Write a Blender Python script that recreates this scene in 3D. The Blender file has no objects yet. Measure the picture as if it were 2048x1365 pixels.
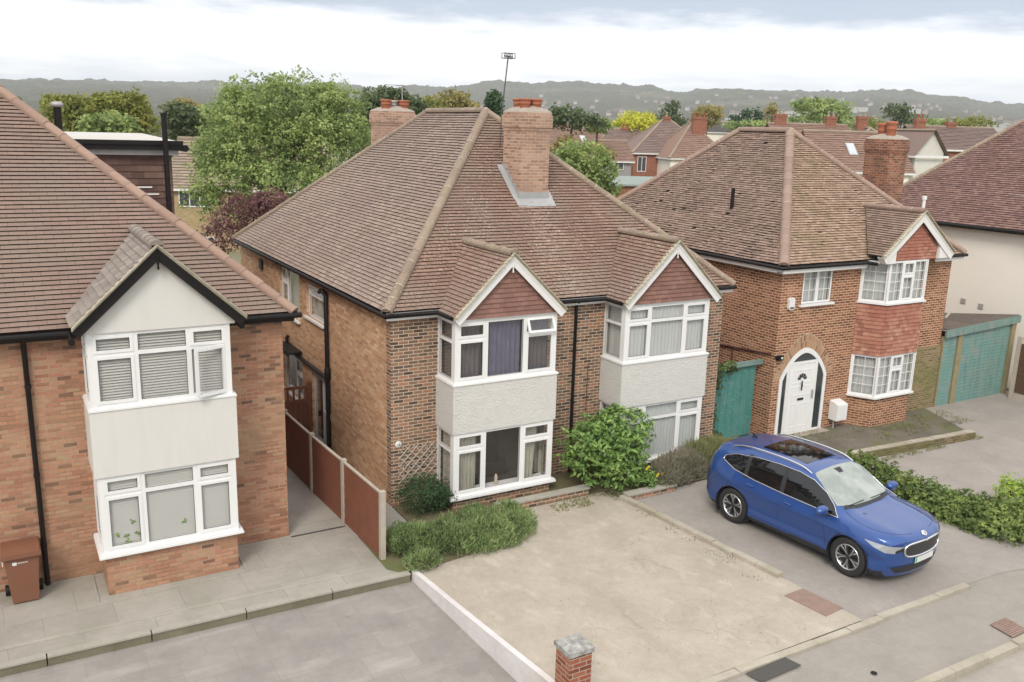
import bpy, bmesh, math, random
from mathutils import Vector, Matrix, noise
from mathutils.bvhtree import BVHTree
random.seed(11)
def UR(a, b): return random.uniform(a, b)
scene = bpy.context.scene
COL = scene.collection
V3 = Vector

# ------------------------------------------------------------------ camera
CAM_H, F_PX = 8.662, 1781.1
_y, _p, _r = math.radians(30.293), math.radians(13.271), math.radians(1.646)
FWD = V3((math.sin(_y)*math.cos(_p), math.cos(_y)*math.cos(_p), -math.sin(_p)))
_r0 = V3((math.cos(_y), -math.sin(_y), 0)); _u0 = _r0.cross(FWD)
RGT = _r0*math.cos(_r) + _u0*math.sin(_r)
UPV = -_r0*math.sin(_r) + _u0*math.cos(_r)
CAMP = V3((0, 0, CAM_H))
cd = bpy.data.cameras.new('camera'); cam = bpy.data.objects.new('camera', cd); COL.objects.link(cam)
cam.matrix_world = Matrix(((RGT.x, UPV.x, -FWD.x, 0), (RGT.y, UPV.y, -FWD.y, 0), (RGT.z, UPV.z, -FWD.z, CAM_H), (0, 0, 0, 1)))
cd.sensor_width = 36.0; cd.lens = 36.0*F_PX/2048.0; cd.clip_start = .1; cd.clip_end = 20000
scene.camera = cam
def at(u, v, depth):
    """point seen at pixel (u,v) of the 2048-wide survey photo, at that distance in front of the camera"""
    return CAMP + (FWD + RGT*((u-1024)/F_PX) - UPV*((v-682.5)/F_PX))*depth

# ------------------------------------------------------------------ mesh builder
class MB:
    def __init__(s): s.V = []; s.F = []; s.M = []; s.T = []; s.UV = []; s.S = []
    def face(s, pts, m=0, tone=.5, uv=None, smooth=False):
        b = len(s.V); s.V += [tuple(p) for p in pts]; s.F.append(tuple(range(b, b+len(pts))))
        s.M.append(m); s.T.append(tone); s.UV.append(uv); s.S.append(smooth)
    def grid(s, rows, m=0, tone=.5, smooth=True, closed=False, flip=False):
        b = len(s.V); nr = len(rows); nc = len(rows[0])
        for r in rows: s.V += [tuple(p) for p in r]
        for i in range(nr-1):
            for j in range(nc if closed else nc-1):
                k = (j+1) % nc
                q = (b+i*nc+j, b+i*nc+k, b+(i+1)*nc+k, b+(i+1)*nc+j)
                s.F.append(q[::-1] if flip else q); s.M.append(m); s.T.append(tone); s.UV.append(None); s.S.append(smooth)
        return b
    def box(s, x0, x1, y0, y1, z0, z1, m=0, tone=.5, skip=''):
        P = [(x0,y0,z0),(x1,y0,z0),(x1,y1,z0),(x0,y1,z0),(x0,y0,z1),(x1,y0,z1),(x1,y1,z1),(x0,y1,z1)]
        for k, q in (('b',(3,2,1,0)),('t',(4,5,6,7)),('f',(0,1,5,4)),('r',(1,2,6,5)),('k',(2,3,7,6)),('l',(3,0,4,7))):
            if k not in skip: s.face([P[i] for i in q], m, tone)
    def obox(s, c, a, b, n, ha, hb, hn, m=0, tone=.5):
        """oriented box: centre, three unit axes, half sizes"""
        c = V3(c); a = V3(a)*ha; b = V3(b)*hb; n = V3(n)*hn
        P = [c-a-b-n, c+a-b-n, c+a+b-n, c-a+b-n, c-a-b+n, c+a-b+n, c+a+b+n, c-a+b+n]
        for q in ((3,2,1,0),(4,5,6,7),(0,1,5,4),(1,2,6,5),(2,3,7,6),(3,0,4,7)): s.face([P[i] for i in q], m, tone)
    def prism(s, poly, d, m=0, tone=.5, cap=True):
        """poly (3-D, flat) pushed along d"""
        d = V3(d); P = [V3(p) for p in poly]; Q = [p+d for p in P]; n = len(P)
        if cap: s.face(P[::-1], m, tone); s.face(Q, m, tone)
        for i in range(n): s.face([P[i], P[(i+1) % n], Q[(i+1) % n], Q[i]], m, tone)
    def tube(s, path, r, seg=8, m=0, tone=.5, caps=True, smooth=True):
        P = [V3(p) for p in path]; rows = []
        rr = r if isinstance(r, (list, tuple)) else [r]*len(P)
        prev = None
        for i, p in enumerate(P):
            t = (P[min(i+1, len(P)-1)]-P[max(i-1, 0)]).normalized()
            if prev is None:
                a = t.cross(V3((0, 0, 1)));
                if a.length < .1: a = t.cross(V3((0, 1, 0)))
            else: a = prev - t*prev.dot(t)
            a.normalize(); prev = a; b = t.cross(a)
            rows.append([p+(a*math.cos(k*2*math.pi/seg)+b*math.sin(k*2*math.pi/seg))*rr[i] for k in range(seg)])
        s.grid(rows, m, tone, smooth, True, True)
        if caps: s.face(rows[0], m, tone); s.face(rows[-1][::-1], m, tone)
    def lathe(s, prof, c, seg=20, m=0, tone=.5, axis='z', smooth=True):
        c = V3(c); rows = []
        for r, h in prof:
            row = []
            for k in range(seg):
                a = k*2*math.pi/seg
                if axis == 'z': row.append(c+V3((r*math.cos(a), r*math.sin(a), h)))
                else: row.append(c+V3((r*math.cos(a), h, r*math.sin(a))))
            rows.append(row)
        s.grid(rows, m, tone, smooth, True, axis != 'z')
    def mesh(s, name, mats, off=None):
        me = bpy.data.meshes.new(name); V = s.V
        if off is not None: V = [(p[0]-off[0], p[1]-off[1], p[2]-off[2]) for p in V]
        me.from_pydata(V, [], s.F)
        for m in mats: me.materials.append(m)
        me.polygons.foreach_set('material_index', s.M)
        me.polygons.foreach_set('use_smooth', s.S)
        at_ = me.attributes.new('tone', 'FLOAT', 'FACE'); at_.data.foreach_set('value', s.T)
        uvl = me.uv_layers.new(name='UVMap'); data = []
        for f, uv in zip(s.F, s.UV):
            if uv is None:
                p0, p1, p2 = (V3(s.V[f[0]]), V3(s.V[f[1]]), V3(s.V[f[2]]))
                n = (p1-p0).cross(p2-p0)
                if len(f) > 3 and n.length < 1e-9: n = (p2-p0).cross(V3(s.V[f[3]])-p0)
                if n.length > 1e-12: n.normalize()
                if abs(n.z) > .8: uv = [(s.V[i][0], s.V[i][1]) for i in f]
                else:
                    t = V3((-n.y, n.x, 0));
                    if t.length < 1e-6: t = V3((1, 0, 0))
                    t.normalize(); uv = [(s.V[i][0]*t.x+s.V[i][1]*t.y, s.V[i][2]) for i in f]
            for q in uv: data += [q[0], q[1]]
        uvl.data.foreach_set('uv', data)
        me.update(); return me

def part(name, mb, mats, parent, label=None, local=False):
    """a mesh under its thing (or under a part of it)"""
    me = mb.mesh(name, mats if isinstance(mats, (list, tuple)) else [mats])
    o = bpy.data.objects.new(name, me); COL.objects.link(o); o.parent = parent
    if parent.type == 'EMPTY' and not local: o.location = -parent.location
    if label: o['label'] = label
    return o
def thing(name, label, cat, loc=(0, 0, 0), rz=0, group=None):
    o = bpy.data.objects.new(name, None); COL.objects.link(o); o.empty_display_size = .3
    o.location = loc; o.rotation_euler = (0, 0, rz); o['label'] = label; o['category'] = cat
    if group: o['group'] = group
    return o
def solo(name, mb, mats, label, cat, base, group=None):
    me = mb.mesh(name, mats if isinstance(mats, (list, tuple)) else [mats], base)
    o = bpy.data.objects.new(name, me); COL.objects.link(o); o.location = base
    o['label'] = label; o['category'] = cat
    if group: o['group'] = group
    return o
def setting(name, mb, mats, kind='structure', label=None):
    o = bpy.data.objects.new(name, mb.mesh(name, mats if isinstance(mats, (list, tuple)) else [mats])); COL.objects.link(o)
    o['kind'] = kind
    if label: o['label'] = label
    return o
def dup(root, loc, rz, label, scale=None, group=None):
    r = root.copy(); COL.objects.link(r); r.location = loc; r.rotation_euler = (0, 0, rz); r['label'] = label
    if scale: r.scale = scale
    if group: r['group'] = group
    for ch in list(root.children):
        c = ch.copy(); COL.objects.link(c); c.parent = r
        for g in list(ch.children):
            d = g.copy(); COL.objects.link(d); d.parent = c
    return r

# ------------------------------------------------------------------ materials
def newmat(name):
    m = bpy.data.materials.new(name); m.use_nodes = True; nt = m.node_tree
    for n in list(nt.nodes): nt.nodes.remove(n)
    out = nt.nodes.new('ShaderNodeOutputMaterial'); bs = nt.nodes.new('ShaderNodeBsdfPrincipled')
    nt.links.new(bs.outputs[0], out.inputs[0]); return m, nt, bs
def nd(nt, typ, ins=None, **kw):
    n = nt.nodes.new(typ)
    for k, v in kw.items(): setattr(n, k, v)
    for k, v in (ins or {}).items():
        if hasattr(v, 'links') or isinstance(v, bpy.types.NodeSocket): nt.links.new(v, n.inputs[k])
        else: n.inputs[k].default_value = v
    return n
def ramp(nt, fac, stops, const=False):
    n = nt.nodes.new('ShaderNodeValToRGB'); cr = n.color_ramp
    if const: cr.interpolation = 'CONSTANT'
    while len(cr.elements) < len(stops): cr.elements.new(.5)
    for e, (p, c) in zip(cr.elements, stops): e.position = p; e.color = (*c, 1) if len(c) == 3 else c
    nt.links.new(fac, n.inputs[0]); return n.outputs[0]
def mixc(nt, fac, a, b, mode='MIX'):
    n = nt.nodes.new('ShaderNodeMix'); n.data_type = 'RGBA'; n.blend_type = mode
    for idx, v in ((0, fac), (6, a), (7, b)):
        if isinstance(v, bpy.types.NodeSocket): nt.links.new(v, n.inputs[idx])
        elif idx == 0: n.inputs[0].default_value = v
        else: n.inputs[idx].default_value = (*v, 1)
    return n.outputs[2]
def math_(nt, op, a, b=0.0, clamp=False):
    n = nt.nodes.new('ShaderNodeMath'); n.operation = op; n.use_clamp = clamp
    for i, v in enumerate((a, b)):
        if isinstance(v, bpy.types.NodeSocket): nt.links.new(v, n.inputs[i])
        else: n.inputs[i].default_value = v
    return n.outputs[0]
def obj_co(nt): return nt.nodes.new('ShaderNodeTexCoord').outputs['Object']
def geo_co(nt): return nt.nodes.new('ShaderNodeNewGeometry').outputs['Position']
def nz(nt, vec, scale, detail=4, rough=.55, dist=0):
    n = nd(nt, 'ShaderNodeTexNoise', {'Vector': vec, 'Scale': scale, 'Detail': detail, 'Roughness': rough, 'Distortion': dist}); return n.outputs[0]
def bump(nt, bs, h, dist, strength=1.0):
    n = nd(nt, 'ShaderNodeBump', {'Height': h, 'Distance': dist, 'Strength': strength}); nt.links.new(n.outputs[0], bs.inputs['Normal'])
def plain(name, col, rough=.6, var=.12, scale=2.5, bmp=0, spec=None, metal=0, fine=0, grime=0, gcol=(.30, .27, .20)):
    m, nt, bs = newmat(name); p = geo_co(nt)
    c = mixc(nt, nz(nt, p, scale), tuple(x*(1-var) for x in col), tuple(min(1, x*(1+var)) for x in col))
    if grime:
        mp = nd(nt, 'ShaderNodeMapping', {'Vector': p, 'Scale': (5.5, 5.5, .55)}).outputs[0]
        c = mixc(nt, math_(nt, 'MULTIPLY', ramp(nt, nz(nt, mp, 1, 5, .6), [(.45, (0, 0, 0)), (.75, (1, 1, 1))]), grime), c, gcol)
    if fine: c = mixc(nt, math_(nt, 'MULTIPLY', nz(nt, p, 60, 2), fine), c, (.02, .02, .02))
    nt.links.new(c, bs.inputs['Base Color']); bs.inputs['Roughness'].default_value = rough; bs.inputs['Metallic'].default_value = metal
    if spec is not None: bs.inputs['Specular IOR Level'].default_value = spec
    if bmp: bump(nt, bs, nz(nt, p, 25, 5), bmp)
    return m
def brickmat(name, stops, mortar, bw=.243, rh=.081, ms=.010, stain=None, stain_amt=.5, rough=.9, speck=0, mfade=0.0):
    m, nt, bs = newmat(name)
    uv = nt.nodes.new('ShaderNodeTexCoord').outputs['UV']; p = geo_co(nt)
    wob = nd(nt, 'ShaderNodeVectorMath', {0: uv, 1: nd(nt, 'ShaderNodeVectorMath', {0: nd(nt, 'ShaderNodeTexNoise', {'Vector': p, 'Scale': 6.0}).outputs[1], 1: (.012, .008, 0)}, operation='MULTIPLY').outputs[0]}, operation='ADD').outputs[0]
    b = nd(nt, 'ShaderNodeTexBrick', {'Vector': wob, 'Color1': (0, 0, 0, 1), 'Color2': (1, 1, 1, 1), 'Mortar': (0, 0, 0, 1), 'Scale': 1.0, 'Mortar Size': ms, 'Mortar Smooth': .25, 'Brick Width': bw, 'Row Height': rh})
    c = ramp(nt, b.outputs[0], stops)
    c = mixc(nt, .55, c, mixc(nt, nz(nt, p, 14, 5), (.55, .55, .55), (1.35, 1.35, 1.35)), 'MULTIPLY')
    c = mixc(nt, .45, c, mixc(nt, nz(nt, p, .7, 3), (.62, .60, .59), (1.3, 1.3, 1.3)), 'MULTIPLY')
    mort = mixc(nt, nz(nt, p, 9, 3), tuple(x*.7 for x in mortar), mortar)
    fac = b.outputs[1]
    if mfade: fac = math_(nt, 'MULTIPLY', fac, ramp(nt, nz(nt, p, 1.3, 3), [(.35, (mfade,)*3), (.65, (1, 1, 1))]))
    c = mixc(nt, fac, c, mort)
    if speck:
        sp = ramp(nt, nz(nt, nd(nt, 'ShaderNodeMapping', {'Vector': p, 'Scale': (1, 1, 1)}).outputs[0], 16, 3), [(.62, (0, 0, 0)), (.72, (1, 1, 1))])
        c = mixc(nt, math_(nt, 'MULTIPLY', sp, speck), c, (.80, .64, .46))
    if stain:
        c = mixc(nt, math_(nt, 'MULTIPLY', ramp(nt, nz(nt, p, .8, 4), [(.45, (0, 0, 0)), (.7, (1, 1, 1))]), stain_amt), c, stain)
    nt.links.new(c, bs.inputs['Base Color']); bs.inputs['Roughness'].default_value = rough; bs.inputs['Specular IOR Level'].default_value = .25
    h = math_(nt, 'SUBTRACT', math_(nt, 'MULTIPLY', nz(nt, p, 70, 3), .3), b.outputs[1])
    bump(nt, bs, h, .006); return m
def tilemat(name, stops, lichen=None, drip=None, lich_amt=.6, lich_thr=.62, moss=None, moss_amt=.5, patch=None, rough=.88):
    """roof tiles: one tone per tile, plus weathering with shapes of its own"""
    m, nt, bs = newmat(name); p = geo_co(nt)
    t = nd(nt, 'ShaderNodeAttribute', attribute_name='tone').outputs['Fac']
    c = ramp(nt, t, stops)
    c = mixc(nt, .5, c, mixc(nt, nz(nt, p, 22, 4), (.6, .6, .6), (1.35, 1.35, 1.35)), 'MULTIPLY')
    if patch: c = mixc(nt, ramp(nt, nz(nt, p, .55, 3), [(.42, (0, 0, 0)), (.62, (.8, .8, .8))]), c, patch)
    if moss: c = mixc(nt, math_(nt, 'MULTIPLY', ramp(nt, nz(nt, p, 1.1, 5, .6), [(.5, (0, 0, 0)), (.68, (1, 1, 1))]), moss_amt), c, moss)
    if lichen:
        l1 = ramp(nt, nz(nt, p, 24, 3, .62), [(lich_thr, (0, 0, 0)), (lich_thr+.04, (1, 1, 1))])
        l2 = ramp(nt, nz(nt, p, .9, 2), [(.4, (.25, .25, .25)), (.65, (1, 1, 1))])
        c = mixc(nt, math_(nt, 'MULTIPLY', math_(nt, 'MULTIPLY', l1, l2), lich_amt), c, lichen)
    if drip:
        sx = nd(nt, 'ShaderNodeSeparateXYZ', {0: p}); dx = math_(nt, 'ABSOLUTE', math_(nt, 'SUBTRACT', sx.outputs[0], drip[0])); w1 = math_(nt, 'SUBTRACT', 1.0, math_(nt, 'MULTIPLY', dx, 1/drip[1]), True)
        w2 = math_(nt, 'MULTIPLY', math_(nt, 'LESS_THAN', sx.outputs[1], drip[2]), w1); l3 = ramp(nt, nz(nt, p, 15, 4, .65), [(.50, (0, 0, 0)), (.60, (1, 1, 1))])
        c = mixc(nt, math_(nt, 'MULTIPLY', math_(nt, 'MULTIPLY', w2, l3), .42), c, (.58, .52, .47))
    nt.links.new(c, bs.inputs['Base Color']); bs.inputs['Roughness'].default_value = rough; bs.inputs['Specular IOR Level'].default_value = .3
    bump(nt, bs, nz(nt, p, 45, 4), .004); return m
def glassmat(name, tint=(1, 1, 1), refl=1.0, rough=.02):
    m = bpy.data.materials.new(name); m.use_nodes = True; nt = m.node_tree
    for n in list(nt.nodes): nt.nodes.remove(n)
    out = nt.nodes.new('ShaderNodeOutputMaterial'); tr = nd(nt, 'ShaderNodeBsdfTransparent', {0: (*tint, 1)})
    p = geo_co(nt); bp_ = nd(nt, 'ShaderNodeBump', {'Height': nz(nt, p, 1.7, 2), 'Distance': .02, 'Strength': .5})
    gl = nd(nt, 'ShaderNodeBsdfGlossy', {'Color': (refl, refl, refl, 1), 'Roughness': rough, 'Normal': bp_.outputs[0]})
    fr = nd(nt, 'ShaderNodeLayerWeight', {'Blend': .5})
    mx = nd(nt, 'ShaderNodeMixShader', {0: math_(nt, 'ADD', math_(nt, 'MULTIPLY', math_(nt, 'POWER', fr.outputs['Facing'], 4.0), .9), .075, True), 1: tr.outputs[0], 2: gl.outputs[0]})
    nt.links.new(mx.outputs[0], out.inputs[0]); return m
def leafmat(name, stops, trans=.38, rough=.55, gain=1.9, lump=.8):
    stops = [(a, tuple(min(.6, x*gain) for x in c)) for a, c in stops]
    m, nt, bs = newmat(name); p = geo_co(nt)
    t = nd(nt, 'ShaderNodeAttribute', attribute_name='tone').outputs['Fac']
    big = ramp(nt, nz(nt, p, lump, 3, .6), [(.34, (0, 0, 0)), (.66, (1, 1, 1))])
    f = math_(nt, 'ADD', math_(nt, 'MULTIPLY', t, .55), math_(nt, 'MULTIPLY', big, .45), True)
    c = ramp(nt, f, stops); nt.links.new(c, bs.inputs['Base Color']); bs.inputs['Roughness'].default_value = rough
    bs.inputs['Specular IOR Level'].default_value = .35
    tl = nd(nt, 'ShaderNodeBsdfTranslucent', {0: c}); mx = nd(nt, 'ShaderNodeMixShader', {0: trans, 1: bs.outputs[0], 2: tl.outputs[0]})
    out = [n for n in nt.nodes if n.type == 'OUTPUT_MATERIAL'][0]; nt.links.new(mx.outputs[0], out.inputs[0]); return m

# ------------------------------------------------------------------ roofs, walls, windows
def clip(poly, ax, val, keep_greater):
    out = []; n = len(poly)
    for i in range(n):
        a, b = poly[i], poly[(i+1) % n]
        da = (a[ax]-val) if keep_greater else (val-a[ax]); db = (b[ax]-val) if keep_greater else (val-b[ax])
        if da >= 0: out.append(a)
        if (da > 0 and db < 0) or (da < 0 and db > 0):
            t = da/(da-db); out.append((a[0]+(b[0]-a[0])*t, a[1]+(b[1]-a[1])*t))
    return out
def roof_plane(mb, pts, gauge=.107, tw=.18, lift=.030, m=0, under=1, slip=0.0, rough=.003, wave=.01):
    P = [V3(p) for p in pts]; n = (P[1]-P[0]).cross(P[2]-P[0]).normalized()
    if n.z < 0: n = -n
    u = V3((0, 0, 1)).cross(n).normalized(); w = n.cross(u)
    if w.z < 0: w = -w; u = -u
    O = P[0]; p2 = [((p-O).dot(u), (p-O).dot(w)) for p in P]
    flip = sum(p2[i][0]*p2[(i+1) % len(p2)][1]-p2[(i+1) % len(p2)][0]*p2[i][1] for i in range(len(p2))) < 0
    if u.cross(w).dot(n) < 0: flip = not flip
    mb.face([O+u*a+w*b-n*.012 for a, b in (p2[::-1] if flip else p2)], under)
    v0 = min(b for a, b in p2); v1 = max(b for a, b in p2); k = 0
    while v0+k*gauge < v1:
        a0 = v0+k*gauge; band = clip(clip(p2, 1, a0, True), 1, a0+gauge, False)
        if len(band) >= 3:
            u0 = min(a for a, b in band); u1 = max(a for a, b in band)
            j = math.floor(u0/tw)-1; off = tw/2 if k % 2 else 0; rowt = UR(-.05, .05)
            while j*tw+off < u1:
                ua = j*tw+off; tile = clip(clip(band, 0, ua+.002, True), 0, ua+tw-.002, False)
                if len(tile) >= 3:
                    e = UR(-rough, rough); t = min(1, max(0, random.random()*.9+.05+rowt)); tilt = UR(-.002, .002)
                    sl = 0
                    if slip and random.random() < slip: sl = UR(.02, .05); e += .012
                    if slip and random.random() < slip*.25: j += 1; continue
                    wv = wave*noise.noise(V3((ua*.6, a0*.9, O.x)))
                    def h(q): return lift*(1-(q[1]-a0)/gauge)+.004+e+wv+tilt*((q[0]-ua)/tw-.5)
                    tp = [O+u*q[0]+w*(q[1]-sl)+n*h(q) for q in tile]
                    if flip: tp = tp[::-1]
                    mb.face(tp, m, t)
                    lo = [q for q in tile if abs(q[1]-a0) < 1e-5]
                    if len(lo) >= 2:
                        lo.sort(); q0, q1 = lo[0], lo[-1]
                        A = O+u*q0[0]+w*(q0[1]-sl); B = O+u*q1[0]+w*(q1[1]-sl)
                        th = .007; mb.face([A+n*(h(q0)-th), B+n*(h(q1)-th), B+n*h(q1), A+n*h(q0)], m, t*.8)
                        rc = w*min(.035, gauge*.3); mb.face([A+rc-n*.012, B+rc-n*.012, B+rc+n*(h(q1)-th), A+rc+n*(h(q0)-th)], under, 0)  # recessed face darkened by colour to draw the course shadow line
                j += 1
        k += 1
def ridge(mb, p0, p1, r=.11, seg=.42, m=0, mm=1, flat=.75):
    p0 = V3(p0); p1 = V3(p1); L = (p1-p0).length; t = (p1-p0)/L; s = t.cross(V3((0, 0, 1))).normalized(); up = s.cross(t)
    n = max(1, round(L/seg)); st = L/n
    for i in range(n):
        a = p0+t*(i*st); b = p0+t*((i+1)*st-.006); ra = r*1.06*UR(.97, 1.03); rb = r*.97
        off = up*UR(-.006, .006); tone = UR(.15, .95)
        rows = [[c+off+s*(rr*math.cos(math.pi*k/8))+up*(rr*flat*math.sin(math.pi*k/8)-.02) for k in range(9)] for c, rr in ((a, ra), (b, rb))]
        mb.grid(rows, m, tone, True, False, True); mb.face(rows[0][::-1], m, tone*.5)
        # mortar joint
        c0 = b-t*.012; rows = [[c+s*(r*1.03*math.cos(math.pi*k/8))+up*(r*1.03*flat*math.sin(math.pi*k/8)-.02) for k in range(9)] for c in (c0, c0+t*UR(.012, .03))]
        mb.grid(rows, mm, UR(0, 1), True, False, True)
    # bedding mortar along both feet
    for sg in (-1, 1):
        c = s*(sg*r*1.0); mb.obox((p0+p1)/2+c*.97-up*.04, t, s, up, L/2, .015, .025, m, .1)
def plate(mb, O, U, N, x0, x1, z0, z1, holes, t, m=0, tone=.5, rim=True):
    """slab in the plane O + U*x + Z*z, facing N, thickness t going inwards, with rectangular holes"""
    O = V3(O); U = V3(U); N = V3(N); Z = V3((0, 0, 1))
    P = lambda x, z, d=0: O+U*x+Z*z-N*d
    ccw = U.cross(Z).dot(N) > 0
    def q(pts): mb.face(pts if ccw else pts[::-1], m, tone)
    xs = sorted({x0, x1, *[h[0] for h in holes], *[h[1] for h in holes]}); zs = sorted({z0, z1, *[h[2] for h in holes], *[h[3] for h in holes]})
    xs = [x for x in xs if x0-1e-6 <= x <= x1+1e-6]; zs = [z for z in zs if z0-1e-6 <= z <= z1+1e-6]
    for i in range(len(xs)-1):
        for j in range(len(zs)-1):
            cx = (xs[i]+xs[i+1])/2; cz = (zs[j]+zs[j+1])/2
            if any(h[0] < cx < h[1] and h[2] < cz < h[3] for h in holes): continue
            q([P(xs[i], zs[j]), P(xs[i+1], zs[j]), P(xs[i+1], zs[j+1]), P(xs[i], zs[j+1])])
    for a, b, c, d in holes:
        q([P(a, c), P(b, c), P(b, c, t), P(a, c, t)][::-1] if False else [P(a, c, t), P(b, c, t), P(b, c), P(a, c)][::1])
        q([P(b, d, t), P(a, d, t), P(a, d), P(b, d)]); q([P(a, d, t), P(a, c, t), P(a, c), P(a, d)]); q([P(b, c, t), P(b, d, t), P(b, d), P(b, c)])
    if rim:
        q([P(x0, z0), P(x0, z0, t), P(x1, z0, t), P(x1, z0)]); q([P(x1, z1), P(x1, z1, t), P(x0, z1, t), P(x0, z1)])
        q([P(x0, z1), P(x0, z1, t), P(x0, z0, t), P(x0, z0)]); q([P(x1, z0), P(x1, z0, t), P(x1, z1, t), P(x1, z1)])
def glazing(frame, glass, gask, O, U, N, x0, x1, z0, z1, cells, t=.07, lead=None, leadmb=None):
    """one window face: cells = (xa, xb, za, zb, kind) F fixed / S sash / X left empty for an open sash"""
    O = V3(O); U = V3(U); N = V3(N); Z = V3((0, 0, 1))
    plate(frame, O, U, N, x0, x1, z0, z1, [c[:4] for c in cells], t)
    for a, b, c, d, k in cells:
        if k == 'X': continue
        ins = .0
        if k == 'S':
            ins = .045; plate(frame, O+N*.014, U, N, a-.012, b+.012, c-.012, d+.012, [(a+ins, b-ins, c+ins, d-ins)], .05)
        a, b, c, d = a+ins, b-ins, c+ins, d-ins
        g = .008; D = .022
        plate(gask, O-N*(D-.004), U, N, a, b, c, d, [(a+g, b-g, c+g, d-g)], .004, rim=False)
        pts = [O+U*a+Z*c-N*D, O+U*b+Z*c-N*D, O+U*b+Z*d-N*D, O+U*a+Z*d-N*D]
        glass.face(pts if U.cross(Z).dot(N) > 0 else pts[::-1])
        if lead:
            nx, nzz = lead if not isinstance(lead, dict) else lead[k]
            for i in range(1, nx):
                x = a+(b-a)*i/nx; frame.obox(O+U*x+Z*((c+d)/2)-N*(D-.006), U, Z, N, .009, (d-c)/2, .005)
            hh = .31; kz = max(1, round((d-c)/hh))
            for i in range(1, kz):
                z = c+(d-c)*i/kz; frame.obox(O+U*((a+b)/2)+Z*z-N*(D-.006), U, Z, N, (b-a)/2, .009, .0046)
def curtain(mb, O, U, N, x0, x1, z0, z1, depth=.12, amp=.03, wl=.12, m=0, open_=0):
    O = V3(O); U = V3(U); N = V3(N); Z = V3((0, 0, 1)); n = max(6, int((x1-x0)/.02)); rows = []
    ph = UR(0, 6)
    for r in range(5):
        f = r/4; z = z0+(z1-z0)*f; row = []
        for i in range(n+1):
            g = i/n; x = x0+(x1-x0)*g*(1-open_*(1-f)*.35)
            d = depth+amp*math.sin(x*2*math.pi/wl+ph+.8*math.sin(x*7+ph))*(1-.3*f)+.3*amp*math.sin(x*31)
            row.append(O+U*x+Z*z-N*d)
        rows.append(row)
    mb.grid(rows, m, .5, True)
def blind(mb, O, U, N, x0, x1, z0, z1, depth=.13, pitch=.05, tilt=35, m=0):
    O = V3(O); U = V3(U); N = V3(N); Z = V3((0, 0, 1)); z = z0; a = math.radians(tilt); h = .027
    while z < z1:
        c = O-N*depth+Z*z; d = (N*math.cos(a)-Z*math.sin(a))*h; tt = UR(.4, .6)
        mb.face([c+U*x0+d, c+U*x1+d, c+U*x1-d, c+U*x0-d], m, tt); z += pitch
HAZE = 1.8e-4; SUN_E = 1.7; CLOUD = 1.0; EXPO = .38
SKYR = [(0, (.52, .58, .67)), (.09, (.58, .65, .75)), (.135, (.80, .84, .89)), (.18, (1.12, 1.12, 1.12)), (.25, (1.25, 1.25, 1.25)), (.30, (.45, .53, .67)), (.40, (.38, .47, .63)), (.6, (1.0, 1.02, 1.05)), (1, (1.18, 1.18, 1.18))]
# ------------------------------------------------------------------ material library
B_LEFT = brickmat('brick_orange', [(0, (.17, .095, .065)), (.10, (.34, .165, .10)), (.45, (.44, .21, .13)), (.8, (.48, .26, .165)), (1, (.42, .27, .16))], (.56, .42, .31), ms=.008, stain=(.40, .29, .17), stain_amt=.5, mfade=.25)
B_SEMI = brickmat('brick_multi', [(0, (.085, .058, .045)), (.22, (.15, .10, .075)), (.5, (.24, .155, .105)), (.75, (.29, .165, .105)), (1, (.40, .19, .12))], (.64, .51, .385), ms=.011)
B_SIDE = brickmat('brick_fletton', [(0, (.42, .23, .13)), (.4, (.60, .34, .20)), (.8, (.66, .41, .25)), (1, (.72, .52, .34))], (.68, .52, .36), ms=.009, speck=1.0, mfade=.4, stain=(.48, .30, .17), stain_amt=.45)
B_H3 = brickmat('brick_brown_red', [(0, (.15, .062, .038)), (.35, (.24, .095, .053)), (.7, (.31, .13, .075)), (1, (.40, .20, .12))], (.68, .47, .31), ms=.013)
B_PALE = brickmat('brick_chimney', [(0, (.30, .17, .12)), (.5, (.45, .26, .18)), (1, (.53, .35, .255))], (.64, .52, .41), ms=.010, stain=(.32, .23, .18), stain_amt=.5)
B_RED = brickmat('brick_red', [(0, (.20, .06, .04)), (.5, (.32, .10, .06)), (1, (.40, .15, .09))], (.45, .36, .28), ms=.011)
T_SEMI = tilemat('tile_semi', [(0, (.22, .133, .098)), (.5, (.258, .158, .117)), (1, (.315, .198, .147))], drip=(12.35, .75, 20.3), lichen=(.66, .58, .51), lich_amt=.85, lich_thr=.585, patch=(.245, .165, .135), moss=(.30, .25, .15), moss_amt=.25)
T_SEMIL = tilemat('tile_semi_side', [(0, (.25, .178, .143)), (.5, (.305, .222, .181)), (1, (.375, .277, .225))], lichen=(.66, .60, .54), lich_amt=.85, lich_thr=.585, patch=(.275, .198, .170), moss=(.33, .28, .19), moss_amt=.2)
T_LEFT = tilemat('tile_concrete_brown', [(0, (.245, .168, .138)), (.5, (.268, .184, .15)), (1, (.29, .203, .166))], patch=(.25, .19, .152), lichen=(.5, .45, .4), lich_amt=.15, lich_thr=.70)
T_GREY = tilemat('tile_concrete_grey', [(0, (.22, .185, .165)), (.5, (.26, .22, .195)), (1, (.31, .265, .235))], moss=(.32, .27, .16), moss_amt=.25)
T_H3 = tilemat('tile_mossy_brown', [(0, (.20, .135, .108)), (.3, (.265, .182, .145)), (.7, (.305, .212, .168)), (1, (.37, .265, .21))], lichen=(.55, .48, .40), lich_amt=.6, lich_thr=.66, moss=(.22, .17, .105), moss_amt=.5)
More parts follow.
